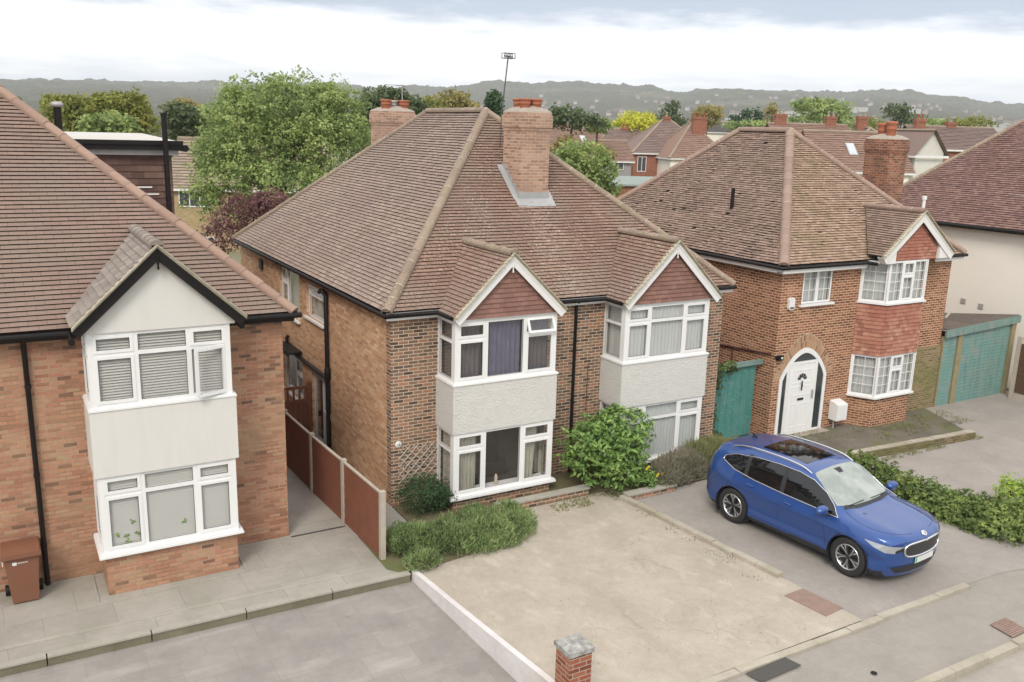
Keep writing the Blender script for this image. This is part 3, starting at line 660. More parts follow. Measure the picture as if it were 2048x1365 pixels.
def in_blinds(z0, z1, tilt, pitch=.052):
    def f(frame):
        c = MB(); blind(c, (0, YF, 0), (1, 0, 0), (0, -1, 0), X0+.1, X1-.1, z0+.03, z1, .065, pitch, tilt); blind(c, (X0, 0, 0), (0, 1, 0), (-1, 0, 0), YF+.12, ly-.05, z0+.03, z1, .065, pitch, tilt)
        blind(c, (X1, 0, 0), (0, 1, 0), (1, 0, 0), YF+.12, ly-.05, z0+.03, z1, .065, pitch, tilt); part('venetian_blind', c, BLINDM, frame)
    return f
cu = std_cells(X0, X1, 3.66, 5.02, 1.97, 2.88, 4.62, 'T', last='XL')
fu = rect_bay(lh, X0, X1, YF, ly-.003, 3.66, 5.02, cu, 4.58, in_blinds(3.66, 5.02, 48), side_sash=True, room=LITEROOM)
s, g = open_sash(fu, (X1-.09, YF-.012, 3.70), (1, 0, 0), (0, -1, 0), X1-.09-2.88-.03, .92, .36, 'side'); part('sash_pane', g, GLASS, fu)
cl = std_cells(X0, X1, .86, 2.36, 1.93, 2.87, 1.98, 'T')
fl_ = rect_bay(lh, X0, X1, YF, ly-.003, .86, 2.36, cl, 1.95, in_blinds(.86, 2.36, 64, .050), sill_out=.09, sill_h=.07, side_sash=True, room=LITEROOM)
a = MB(); a.box(X0-.06, X1+.06, YF-.05, ly-.003, 2.36, 3.605); part('apron', a, RENDERW, lh)
b = MB(); b.box(X0+.03, X1-.02, YF+.03, ly-.003, -.05, .79); part('bay_base', b, B_LEFT, lh)
gablet(lh, .96, 3.90, 2.41, 16.50, 6.50, 5.12, 19.20, 0, T_GREY, BLACKP, MORTAR_MOSS, gauge=.14, y_eave_end=ey0+.1, barge_w=.165, rmats=[T_GREY, MORTAR])
m_ = MB(); m_.prism([(1.10, 16.66, 5.02), (3.72, 16.66, 5.02), (3.72, 16.66, 5.08), (2.41, 16.66, 6.34), (1.10, 16.66, 5.08)], (0, .08, 0)); part('gable_panel', m_, RENDERW, lh)
# flat-roofed dormer on the rear slope
DM = tilemat('dormer_tile', [(0, (.10, .06, .05)), (.5, (.14, .085, .07)), (1, (.18, .11, .09))])
d = MB(); hung_tiles(d, (0, 24.99, 0), (1, 0, 0), (0, -1, 0), [(-.2, 5.0), (4.16, 5.0), (4.12, 7.80), (-.2, 7.80)], .17, .3); d.box(-.2, 4.15, 25, 31, 5.0, 7.9)
dm = part('dormer', d, [DM, UNDER], lh)
d = MB(); d.box(-.6, 4.40, 24.70, 31, 7.93, 8.15); d.box(-.2, 4.30, 24.82, 31, 7.80, 7.93, 1); d.tube([(4.46, 24.7, 7.98), (4.46, 31, 7.98)], .09, 8); d.box(-.6, 4.40, 24.66, 24.699, 8.06, 8.17); part('dormer_fascia', d, [BLACKP, LEAD], dm)
d = MB(); d.face([(-.6, 24.70, 8.155), (4.3, 24.70, 8.155), (4.3, 31, 8.26), (-.6, 31, 8.26)]); part('flat_roof', d, plain('felt_pale', (.52, .50, .46), .9, .08, 1), dm)
d = MB()
for a, b, z in ((3.05, 3.62, 6.98), (3.30, 3.78, 6.80)): d = MB(); d.box(a, b, 24.93, 24.955, z-.02, z+.02); part('white_strip', d, PAINTW, dm)
dp = MB(); dp.tube([(3.93, 24.45, 6.0), (3.93, 24.45, 8.78)], .068, 10); dp.tube([(3.93, 24.45, 8.78), (3.93, 24.45, 8.86)], .082, 10); part('soil_pipe', dp, BLACKP, lh)
dp = MB(); dp.tube([(1.48, 23.6, 8.0), (1.48, 23.6, 8.93)], .085, 12); dp.lathe([(.085, 8.90), (.13, 8.92), (.14, 8.98), (.09, 9.02), (0, 9.03)], (1.48, 23.6, 0), 14, m=1); part('flue_pipe', dp, [BLACKP, LEAD], lh)
# plants' leaves pressed to the lower window
lv = MB()
for x, z in ((1.42, 1.16), (1.72, 1.40), (1.62, 1.02), (1.78, 1.13), (2.62, 1.22), (1.60, 1.10)):
    for k in range(5): a = UR(0, 6.3); lv.face([(x, YF+.045, z), (x+.045*math.cos(a), YF+.05, z+.045*math.sin(a)), (x+.07*math.cos(a+.5), YF+.045, z+.07*math.sin(a+.5)), (x+.03*math.cos(a+1), YF+.05, z+.03*math.sin(a+1))], 0, random.random())
# ================================================================== BROWN-RED BRICK HOUSE (right)
hx0, hx1, hy, hz, hyb = 19.86, 27.80, 18.39, 5.02, 28.7
HG = -.34
h3 = thing('brick_house', 'brown-red brick detached house with arched white front door, right of the middle pair', 'house', ((hx0+hx1)/2, hy, -.27))
w = MB()
plate(w, (0, hy, 0), (1, 0, 0), (0, -1, 0), hx0, hx1, HG, hz, [(20.76, 22.03, 3.83, 5.0)], .25)
w.box(hx0, hx0+.25, hy+.2505, hyb, HG, hz); w.box(hx1-.25, hx1, hy+.2505, hyb, HG, hz); w.box(hx0+.25, hx1-.25, hyb-.25, hyb, HG, hz)
part('wall', w, B_H3, h3)
ov = .27; ex0, ex1, ey0, ey1, ez = hx0-ov, hx1+ov, hy-ov, hyb+ov, 5.10
hw = (ex1-ex0)/2; xm = (ex0+ex1)/2; rz = 8.93; ya = ey0+hw; yb_ = ey1-hw
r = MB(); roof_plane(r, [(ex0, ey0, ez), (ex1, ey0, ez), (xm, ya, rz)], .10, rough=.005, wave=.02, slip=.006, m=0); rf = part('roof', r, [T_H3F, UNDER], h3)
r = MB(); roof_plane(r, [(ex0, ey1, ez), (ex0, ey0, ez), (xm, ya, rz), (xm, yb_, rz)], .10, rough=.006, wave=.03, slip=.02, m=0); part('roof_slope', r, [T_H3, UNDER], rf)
r = MB(); r.face([(ex1, ey0, ez), (ex1, ey1, ez), (xm, yb_, rz), (xm, ya, rz)]); r.face([(ex1, ey1, ez), (ex0, ey1, ez), (xm, yb_, rz)]); part('rear_slope', r, [T_H3], rf)
rd = MB(); c = .03; RH3 = tilemat('ridge_tile_buff', [(0, (.25, .175, .14)), (.5, (.29, .20, .16)), (1, (.33, .235, .185))], lichen=(.5, .45, .38), lich_amt=.4, lich_thr=.64)
for a, b in (((ex0, ey0, ez+c), (xm, ya, rz+c)), ((ex1, ey0, ez+c), (xm, ya, rz+c)), ((xm, ya, rz+c), (xm, yb_, rz+c)), ((ex0, ey1, ez+c), (xm, yb_, rz+c))): ridge(rd, a, b, .14)
part('ridge_tiles', rd, [RH3, MORTAR], rf)
fs = MB(); fs.box(ex0+.02, 23.22, ey0+.02, ey0+.045, ez-.25, ez-.04); fs.box(ex0+.02, 23.22, ey0+.0455, hy-.003, ez-.24, ez-.22); part('fascia', fs, PAINTW, h3); fs = MB()
fs.box(26.55, ex1-.02, ey0+.02, ey0+.045, ez-.22, ez-.04); part('fascia', fs, PAINTW, h3); fs = MB()
fs.box(ex0+.02, ex0+.045, ey0+.05, ey1, ez-.25, ez-.04); fs.box(ex0+.0455, hx0-.003, ey0+.05, ey1, ez-.24, ez-.22); part('fascia', fs, PAINTW, h3)
g = MB(); gutter(g, [(ex0-.04, ey1, ez-.07), (ex0-.04, ey0-.04, ez-.08), (23.15, ey0-.04, ez-.08), (23.17, 17.75, ez-.08)]); part('gutter', g, BLACKP, h3); g = MB(); gutter(g, [(26.58, 17.8, ez), (26.6, ey0-.04, ez-.05), (ex1+.04, ey0-.04, ez-.05)]); part('gutter', g, BLACKP, h3)
# canted bay as polygon
P = [(23.32, hy-.003), (23.74, 17.69), (25.50, 17.69), (25.92, hy-.003)]
def canted(z0, z1, name, lo):
    fr = MB(); gl = MB(); gk = MB()
    for i in range(3):
        a = V3((*P[i], 0)); b = V3((*P[i+1], 0)); L = (b-a).length; U = (b-a)/L; N = V3((U.y, -U.x, 0))
        if i == 1:
            m1, m2 = .62, 1.17
            cells = [(.07, m1-.035, z0+.07, z1-.06, 'F'), (m1+.03, m2-.03, z0+.07, z1-.50, 'S'), (m1+.03, m2-.03, z1-.42, z1-.06, 'S'), (m2+.035, L-.07, z0+.07, z1-.06, 'F')]
        else: cells = [(.09, L-.09, z0+.07, z1-.06, 'F')]
        glazing(fr, gl, gk, a, U, N, .002, L-.002, z0, z1, cells, .06, lead=(2, 4))
        fr.obox(a+V3((0, 0, (z0+z1)/2))+N*.006, U, (0, 0, 1), N, .05, (z1-z0)/2-.001, .012)
    f = part(name, fr, UPVC, h3); part('pane', gl, GLASS, f); part('gasket', gk, GASKET, f)
    s = MB(); q = [(23.24, hy-.003), (23.68, 17.60), (25.56, 17.60), (26.00, hy-.003)]; s.prism([(x, y, z0-.06) for x, y in q], (0, 0, .058)); part('sill', s, UPVC, f)
    c = MB()
    for i in range(3):
        a = V3((*P[i], 0)); b = V3((*P[i+1], 0)); L = (b-a).length; U = (b-a)/L; N = V3((U.y, -U.x, 0)); curtain(c, a, U, N, .04, L-.04, z0, z1, .12, .012, .12)
    part('net_curtain', c, NET, f); return f
canted(3.78, 5.08, 'bay_window', 0); canted(.74, 2.06, 'bay_window', 1)
m_ = MB()
for i in range(3):
    a = V3((*P[i], 0)); b = V3((*P[i+1], 0)); L = (b-a).length; U = (b-a)/L; N = V3((U.y, -U.x, 0)); hung_tiles(m_, a+N*.02, U, N, [(-.02, 2.07), (L+.02, 2.07), (L+.02, 3.70), (-.02, 3.70)], .125, .17)
part('apron', m_, [T_RED, UNDER], h3)
bb = MB(); bb.prism([(x, y, HG) for x, y in [(23.34, hy-.003), (23.76, 17.71), (25.48, 17.71), (25.90, hy-.003)]], (0, 0, .675-HG), cap=False); part('bay_base', bb, B_H3, h3)
gablet(h3, 23.18, 26.58, 24.85, 17.55, 6.56, 5.22, 19.75, 0, T_H3, PAINTW, MORTAR_MOSS, gauge=.10, y_eave_end=ey0, barge_w=.22, rmats=[RH3, MORTAR_MOSS], finial=False)
fb = MB(); fb.prism([(23.20, 17.585, 5.22), (23.80, 17.585, 5.68), (23.80, 17.585, 5.03), (23.36, 17.585, 5.03)], (0, .215, 0)); fb.box(23.24, 23.74, 17.80, hy-.004, 5.03, 5.09); part('barge_box', fb, PAINTW, h3)
fb = MB(); fb.prism([(26.56, 17.585, 5.22), (25.88, 17.585, 5.74), (25.88, 17.585, 5.10), (26.42, 17.585, 5.10)], (0, .215, 0)); fb.box(25.90, 26.46, 17.80, hy-.004, 5.10, 5.16); part('barge_box', fb, PAINTW, h3)
m_ = MB(); hung_tiles(m_, (0, 17.70, 0), (1, 0, 0), (0, -1, 0), [(23.76, 5.10), (25.92, 5.10), (25.92, 5.50), (24.85, 6.34), (23.76, 5.44)], .10, .17); part('gable_tile_hanging', m_, [T_RED, UNDER], h3)
# upper window
fr = MB(); gl = MB(); gk = MB()
glazing(fr, gl, gk, (0, hy+.02, 0), (1, 0, 0), (0, -1, 0), 20.765, 22.025, 3.835, 4.995, [(20.83, 21.33, 3.90, 4.93, 'F'), (21.46, 21.96, 3.90, 4.93, 'F')], .06, lead=(2, 4))
f = part('window', fr, UPVC, h3); part('pane', gl, GLASS, f); part('gasket', gk, GASKET, f)
s = MB(); s.box(20.66, 22.13, hy-.09, hy+.06, 3.765, 3.83); part('sill', s, UPVC, f)
c = MB(); curtain(c, (0, hy+.02, 0), (1, 0, 0), (0, -1, 0), 20.78, 22.01, 3.84, 4.99, .12, .012, .1); part('net_curtain', c, NET, f)
# pointed-arch door: outline
def arch(xc, hw, zb, zs, zt, n=9, y=0):
    pts = [(xc-hw, y, zb)]
    for i in range(n+1): t = i/n; pts.append((xc-hw+hw*(1-math.cos(t*math.pi/2))**1.0*.999 if False else xc-hw*(1-t)**1.0*(1-.0)+0, y, zs+(zt-zs)*(math.sin(t*math.pi/2)**.9)))
    for i in range(n-1, -1, -1): t = i/n; pts.append((xc+hw*(1-t), y, zs+(zt-zs)*(math.sin(t*math.pi/2)**.9)))
    pts.append((xc+hw, y, zb)); return pts
XC, ZB = 21.17, -.27
def ring(mb, o, i, y, d):
    n = len(o)
    for k in range(n-1): mb.prism([o[k], o[k+1], i[k+1], i[k]], (0, d, 0))
def arch2(hw, zb, zs, zt, y):
    pts = [(XC-hw, y, zb)]; n = 10
    for i in range(n+1):
        t = i/n; x = hw*(1-t**1.15); z = zs+(zt-zs)*(1-(1-t)**1.75) if True else 0; pts.append((XC-x, y, z))
    q = [(2*XC-p[0], p[1], p[2]) for p in pts[:-1]][::-1]; return pts+q
AO = arch2(1.02, ZB, 1.52, 2.46, hy-.03); AI = arch2(.90, ZB, 1.49, 2.30, hy-.03)
d = MB(); ring(d, AO, AI, hy, .05); d.box(XC-.93, XC+.93, hy-.03, hy+.01, ZB, ZB+.06)
for x in (XC-.68, XC+.55): d.box(x-.045, x+.045, hy-.028, hy-.003, ZB+.06, 1.95)
d.box(XC-.725, XC+.595, hy-.028, hy-.003, 1.95, 2.04)
fd = part('door_frame', d, UPVC, h3)
g = MB(); g.face([(p[0], hy-.006, p[2]) for p in AI]); part('sidelight_glass', g, plain('dark_glass', (.03, .04, .045), .12, .2, spec=.9), fd)
dr = MB(); x0, x1 = XC-.63, XC+.50; plate(dr, (0, hy-.035, 0), (1, 0, 0), (0, -1, 0), x0, x1, ZB+.07, 1.94, [], .03)
for a, b, c_, e in ((x0+.14, x1-.14, 1.35, 1.78), (x0+.14, x1-.14, .95, 1.25), (x0+.14, x0+.48, ZB+.2, .70), (x0+.54, x1-.14, ZB+.2, .70)):
    plate(dr, (0, hy-.043, 0), (1, 0, 0), (0, -1, 0), a, b, c_, e, [(a+.03, b-.03, c_+.03, e-.03)], .008)
dd = part('front_door', dr, UPVC, h3)
fan = MB()
for k in range(5):
    a0 = math.pi*(k+.08)/5; a1 = math.pi*(k+.92)/5; r0, r1 = .07, .20; cx, cz = (x0+x1)/2, 1.46
    fan.face([(cx+r0*math.cos(a0), hy-.046, cz+r0*math.sin(a0)), (cx+r1*math.cos(a0), hy-.046, cz+r1*math.sin(a0)), (cx+r1*math.cos((a0+a1)/2), hy-.046, cz+r1*math.sin((a0+a1)/2)), (cx+r1*math.cos(a1), hy-.046, cz+r1*math.sin(a1)), (cx+r0*math.cos(a1), hy-.046, cz+r0*math.sin(a1))])
part('fanlight', fan, GASKET, dd)
kn = MB(); kn.box((x0+x1)/2-.012, (x0+x1)/2+.012, hy-.075, hy-.046, 1.12, 1.42); kn.tube([((x0+x1)/2-.03, hy-.07, 1.36), ((x0+x1)/2, hy-.09, 1.28), ((x0+x1)/2-.02, hy-.07, 1.18)], .012, 6); kn.box((x0+x1)/2-.13, (x0+x1)/2+.13, hy-.052, hy-.046, .80, .87); part('knocker_and_letterbox', kn, BLACKP, dd)
hd = MB(); hd.box(x1-.09, x1-.05, hy-.09, hy-.046, .82, 1.08); part('handle', hd, LEAD, dd)
st = MB(); st.box(XC-1.1, XC+1.1, hy-.32, hy-.004, -.38, ZB-.001); part('doorstep', st, STONEC, h3)
# brick arch: two rings of voussoirs
va = MB(); n = 26
for (o_, i_) in ((1.16, 1.03), (1.30, 1.17)):
    A1 = arch2(o_, 1.45, 1.52+.02, 2.46+(o_-1.02)*1.5, hy-.012)[1:-1]; A0 = arch2(i_, 1.45, 1.52+.02, 2.46+(i_-1.02)*1.5, hy-.012)[1:-1]
    m = len(A1)
    for k in range(m-1):
        for s_ in (0, .5):
            L = lambda p, q, t: V3(p).lerp(V3(q), t)
            va.prism([L(A1[k], A1[k+1], s_+.06), L(A1[k], A1[k+1], s_+.44), L(A0[k], A0[k+1], s_+.44), L(A0[k], A0[k+1], s_+.06)], (0, .011, 0), 0, random.random())
        va.prism([A1[k], A1[k+1], A0[k+1], A0[k]], (0, .010, 0), 1) if False else None
AB = arch2(1.31, 1.45, 1.54, 2.46+.29*1.5+.01, hy-.006)[1:-1]; AC = arch2(1.02, 1.45, 1.54, 2.46, hy-.006)[1:-1]
for k in range(len(AB)-1): va.face([AB[k], AB[k+1], AC[k+1], AC[k]], 1)
VO = tilemat('voussoir_brick', [(0, (.20, .09, .055)), (.3, (.38, .21, .12)), (1, (.47, .29, .17))]); part('brick_arch', va, [VO, MORTAR], h3)
# chimney on the far slope
chimney_stack(h3, 27.30, 28.22, 20.95, 22.0, -.3, 8.70, brickmat('brick_sooty', [(0, (.16, .06, .04)), (.5, (.30, .11, .065)), (1, (.38, .17, .10))], (.46, .36, .27), stain=(.10, .07, .05), stain_amt=.7), [(27.62, 21.25, 0), (27.75, 21.7, -.06)], potr=.17, poth=.52)
dp = MB(); dp.tube([(28.04, 19.9, 5.4), (28.04, 19.9, 6.78)], .06, 10); dp.tube([(28.04, 19.9, 6.74), (28.04, 19.9, 6.86)], .085, 10); part('vent_pipe', dp, PAINTW, h3)
dp = MB(); dp.tube([(21.0, 21.9, 5.9), (21.0, 21.9, 7.05)], .06, 10); part('soil_pipe', dp, BLACKP, h3)
dp = MB(); dp.tube([(hx0-.05, 18.5, 2.36), (hx0-.05, 20.9, 2.16)], .03, 6); dp.tube([(hx0-.05, 20.1, 2.2), (hx0-.05, 20.1, .9)], .02, 6); part('waste_pipe', dp, plain('dark_red_pipe', (.09, .03, .025), .5), h3)
MOSSB = brickmat('brick_green_mossy', [(0, (.14, .10, .05)), (.5, (.24, .16, .085)), (1, (.33, .23, .13))], (.36, .33, .20), ms=.013, stain=(.17, .19, .06), stain_amt=.85)
b = MB(); b.box(26.05, 27.81, hy-.05, hy-.002, HG, 1.92); part('mossy_pier', b, MOSSB, h3)
# ================================================================== GROUND
def zg(x):
    t = min(1, max(0, (x-17.3)/2.4)); return -.27*t*t*(3-2*t)
def groundmat(name, stops, speck=(.5, .3), joints=None, stain=None, rough=.95, sc=1.0, streak=None, bmp=.003, cracks=0):
    m, nt, bs = newmat(name); p = geo_co(nt)
    c = ramp(nt, nz(nt, p, 1.1*sc, 6, .62), stops)
    c = mixc(nt, .35, c, mixc(nt, nz(nt, p, 7*sc, 5, .65), (.55, .55, .55), (1.35, 1.35, 1.35)), 'MULTIPLY')
    c = mixc(nt, speck[0], c, mixc(nt, nz(nt, p, 38, 3, .7), (.45, .45, .45), (1.15, 1.15, 1.15)), 'MULTIPLY')
    sp = ramp(nt, nz(nt, p, 90, 2), [(.60, (0, 0, 0)), (.66, (1, 1, 1))]); c = mixc(nt, math_(nt, 'MULTIPLY', sp, speck[1]), c, (.62, .58, .52))
    if streak:
        for (col, sca, loc, lo, hi, amt) in streak:
            mp = nd(nt, 'ShaderNodeMapping', {'Vector': p, 'Scale': sca, 'Location': loc}).outputs[0]
            c = mixc(nt, math_(nt, 'MULTIPLY', ramp(nt, nz(nt, mp, 1, 4), [(lo, (0, 0, 0)), (hi, (1, 1, 1))]), amt), c, col)
    if cracks:
        wp = nd(nt, 'ShaderNodeVectorMath', {0: p, 1: nd(nt, 'ShaderNodeVectorMath', {0: nd(nt, 'ShaderNodeTexNoise', {'Vector': p, 'Scale': 3.0, 'Detail': 5.0}).outputs[1], 1: (.5, .5, 0)}, operation='MULTIPLY').outputs[0]}, operation='ADD').outputs[0]
        vr = nd(nt, 'ShaderNodeTexVoronoi', {'Vector': wp, 'Scale': .55}, feature='DISTANCE_TO_EDGE')
        c = mixc(nt, math_(nt, 'MULTIPLY', math_(nt, 'MULTIPLY', ramp(nt, vr.outputs['Distance'], [(0, (1, 1, 1)), (.010, (0, 0, 0))]), ramp(nt, nz(nt, p, .5, 2), [(.5, (0, 0, 0)), (.6, (1, 1, 1))])), cracks), c, (.12, .10, .07))
    if joints:
        uv = nd(nt, 'ShaderNodeMapping', {'Vector': p, 'Rotation': (0, 0, joints[3])}).outputs[0]
        b = nd(nt, 'ShaderNodeTexBrick', {'Vector': uv, 'Color1': (.90, .90, .91, 1), 'Color2': (1, 1, 1, 1), 'Mortar': (.8, .8, .8, 1), 'Scale': 1.0, 'Mortar Size': joints[2], 'Mortar Smooth': .4, 'Brick Width': joints[0], 'Row Height': joints[1]})
        c = mixc(nt, .8, c, b.outputs[0], 'MULTIPLY'); c = mixc(nt, math_(nt, 'MULTIPLY', math_(nt, 'MULTIPLY', b.outputs[1], .6), ramp(nt, nz(nt, p, 1.2, 2), [(.35, (.25, .25, .25)), (.6, (1, 1, 1))])), c, (.20, .18, .15))
    if stain: c = mixc(nt, math_(nt, 'MULTIPLY', ramp(nt, nz(nt, p, .9, 5), [(.5, (0, 0, 0)), (.72, (1, 1, 1))]), stain[1]), c, stain[0])
    nt.links.new(c, bs.inputs['Base Color']); bs.inputs['Roughness'].default_value = rough; bs.inputs['Specular IOR Level'].default_value = .25
    bump(nt, bs, nz(nt, p, 60, 4), bmp); return m
G_CONC = groundmat('exposed_concrete', [(.3, (.42, .36, .29)), (.5, (.475, .412, .335)), (.7, (.525, .462, .38))], (.7, .5), cracks=.22, streak=[((.33, .29, .23), (.9, .28, 1), (3, 1, 0), .55, .75, .45), ((.62, .56, .47), (3.2, 1.8, 1), (8, 4, 0), .55, .72, .3), ((.20, .17, .13), (14, 9, 1), (1, 7, 0), .69, .73, .6)], bmp=.006)
G_SLAB = groundmat('grey_paving_slabs', [(.3, (.285, .264, .240)), (.7, (.365, .338, .308))], (.25, .05), joints=(.92, .62, .005, -.02), stain=((.20, .178, .165), .6), streak=[((.46, .42, .38), (.5, 2.2, 1), (2, 0, 0), .55, .75, .6)])
G_PATIO = groundmat('pale_paving_slabs', [(.3, (.35, .328, .285)), (.7, (.43, .40, .35))], (.25, .05), joints=(1.15, .78, .007, -.03), stain=((.25, .245, .19), .5))
G_TARMAC = groundmat('tarmac', [(.3, (.30, .27, .243)), (.7, (.375, .34, .308))], (.35, .3), stain=((.31, .28, .255), .5))
G_PAVE = groundmat('footway_asphalt', [(.3, (.285, .26, .228)), (.7, (.345, .315, .275))], (.3, .3), stain=((.30, .27, .245), .5))
G_ROAD = groundmat('road_surface', [(.3, (.33, .30, .26)), (.7, (.42, .385, .335))], (.4, .25))
G_MOSSY = groundmat('mossy_tarmac', [(.3, (.13, .115, .09)), (.7, (.20, .175, .14))], (.4, .3), stain=((.13, .15, .05), .9))
G_SOIL = groundmat('garden_soil', [(.3, (.12, .10, .06)), (.7, (.19, .17, .09))], (.5, .3), stain=((.11, .14, .04), .9))
KERB = groundmat('kerb_stone', [(.3, (.38, .34, .27)), (.7, (.52, .47, .39))], (.5, .2), stain=((.24, .22, .12), .5))
KERB2 = groundmat('concrete_edge', [(.3, (.36, .34, .29)), (.7, (.44, .415, .36))], (.3, .1), stain=((.22, .21, .13), .35))
WHITEW = groundmat('painted_wall', [(.3, (.60, .56, .55)), (.7, (.70, .67, .66))], (.15, .0), stain=((.50, .40, .33), .4))

gd = MB(); rad = [0, 6, 10, 14, 18, 22, 26, 30, 36, 44, 60, 80, 110, 160, 240, 420]; rows = []
for r_ in rad:
    row = []
    for k in range(96):
        a = k*math.pi/48; x, y = r_*math.sin(a), r_*math.cos(a); t = min(1, max(0, (r_-44)/40)); row.append((x, y, (zg(x)-.46)*(1-t)+1.2*t))
    rows.append(row)
gd.grid(rows, 0, .5, True, True, True); setting('ground', gd, groundmat('rough_grass_ground', [(.3, (.17, .17, .10)), (.7, (.27, .26, .17))], (.4, .2)))
def sheet(name, poly, z, m, fall=False, lab=None):
    mb = MB()
    if fall:
        xs = sorted({min(p[0] for p in poly), max(p[0] for p in poly), *[x for x in (17.3, 17.8, 18.3, 18.8, 19.3, 19.7) if min(p[0] for p in poly) < x < max(p[0] for p in poly)]})
        for a, b in zip(xs, xs[1:]):
            q = clip(clip(poly, 0, a, True), 0, b, False)
            if len(q) > 2: mb.face([(x, y, z+zg(x)) for x, y in q])
    else: mb.face([(x, y, z) for x, y in poly])
    return setting(name, mb, m, label=lab)
sheet('concrete_driveway', [(6.72, 15.3), (7.2, 10.1), (7.3, 9.52), (13.30, 9.56), (13.20, 11.2), (12.66, 16.1), (12.5, 16.69), (6.9, 16.69)], 0, G_CONC)
sheet('tarmac_driveway', [(13.30, 9.56), (20.4, 9.5), (20.4, 16.2), (17.6, 17.2), (12.66, 17.2), (13.20, 11.2)], -.035, G_TARMAC, True)
sheet('neighbour_driveway', [(20.4, 9.5), (40, 9.5), (40, 18.5), (27.45, 18.5), (26.2, 15.75), (20.4, 16.1)], -.031, G_TARMAC, True)
sheet('front_path', [(19.4, 16.0), (26.2, 15.70), (27.4, 18.4), (19.4, 18.4)], -.02, G_MOSSY, True)
sheet('gap_path', [(17.4, 16.5), (19.86, 16.5), (19.86, 24), (17.4, 24)], -.06, G_MOSSY, True)
sheet('front_bed', [(6.2, 15.35), (6.42, 15.06), (6.9, 15.0), (8.6, 15.25), (9.45, 15.6), (9.5, 16.66), (12.55, 16.66), (12.75, 16.05), (17.45, 16.3), (17.45, 18.16), (7.47, 18.16), (7.47, 17.0), (6.2, 17.0)], .012, G_SOIL)
sheet('footway', [(7.3, 7.80), (60, 7.80), (60, 9.62), (7.3, 9.62)], -.042, G_PAVE, True)
rd_ = MB(); rd_.face([(-60, -3, -.145), (17.3, -3, -.145), (17.3, 7.70, -.145), (-60, 7.70, -.145)]); rd_.face([(17.3, -3, -.145), (80, -3, -.40), (80, 7.7, -.40), (17.3, 7.7, -.145)]); setting('road', rd_, G_ROAD)
dr_ = MB(); dr_.face([(-20, 15.30, -.17), (6.60, 15.10, -.17), (7.25, 9.6, -.56), (-20, 9.6, -.56)][::-1]); setting('slab_driveway', dr_, G_SLAB)
pt = MB(); pt.face([(-8, 15.30, .0), (6.50, 15.08, .0), (6.40, 17.62, .0), (4.92, 17.62, 0), (4.92, 17.73, 0), (-8, 17.73, 0)]); setting('patio', pt, G_PATIO)
pt = MB(); pt.face([(4.92, 17.66, .0), (6.15, 17.66, 0), (6.15, 34, 0), (4.92, 34, 0)]); setting('side_passage', pt, G_PATIO)
pt = MB(); pt.face([(6.15, 17.0, .003), (7.46, 17.0, .003), (7.46, 34, .003), (6.15, 34, .003)]); setting('house_side_path', pt, G_PATIO)
# patio edging, step, drain
st = MB(); n = 9
for i in range(n):
    a = -8+i*1.62; b = min(a+1.60, 6.55); ya_ = 15.30-(a+8)*.0152; yb2 = 15.30-(b+8)*.0152
    st.prism([(a, ya_-.13, -.02), (b, yb2-.13, -.02), (b, yb2+.02, -.02), (a, ya_+.02, -.02)], (0, 0, .035), 0, UR(0, 1))
    st.prism([(a, ya_-.11, -.24), (b, yb2-.11, -.24), (b, yb2+.0, -.24), (a, ya_, -.24)], (0, 0, .218), 1)
setting('step', st, [KERB2, groundmat('dark_riser', [(.3, (.15, .135, .09)), (.7, (.24, .22, .15))], (.4, .1))])
st = MB(); st.prism([(-8, 15.80, .001), (5.9, 15.45, .001), (5.9, 15.53, .001), (-8, 15.92, .001)], (0, 0, .008)); setting('paving_edge_strip', st, KERB2)
st = MB(); st.box(4.93, 6.08, 17.60, 17.66, -.01, .006); solo('drain_channel', st, plain('dark_grating', (.06, .055, .05), .6), 'narrow dark drain channel across the passage beside the orange brick house', 'drain', (5.5, 17.6, 0))
ed = MB()
for a, b in (((-.6, 17.70), (.2, 17.70)), ((.32, 17.70), (1.02, 17.70)), ((1.02, 17.70), (1.02, 16.52)), ((1.02, 16.52), (3.72, 16.52)), ((3.72, 16.52), (3.72, 17.68)), ((3.72, 17.68), (4.92, 17.66))):
    d_ = V3((b[0]-a[0], b[1]-a[1], 0)); L = d_.length; d_.normalize(); ed.obox(((a[0]+b[0])/2, (a[1]+b[1])/2, .008), d_, (-d_.y, d_.x, 0), (0, 0, 1), L/2-.001, .018, .012)
setting('patio_wall_edging', ed, KERB2)
# white retaining wall between the two drives
wl = MB()
pts = [(6.60, 15.02), (6.78, 13.2), (6.93, 11.8), (7.06, 10.62), (7.12, 10.05)]
for (a, b) in zip(pts, pts[1:]):
    wl.prism([(a[0], a[1], -.7), (b[0], b[1], -.7), (b[0]+.11, b[1], -.7), (a[0]+.11, a[1], -.7)], (0, 0, .735))
solo('retaining_wall', wl, WHITEW, 'long low whitewashed retaining wall between the slab drive and the concrete drive', 'wall', (6.85, 12.6, -.4))
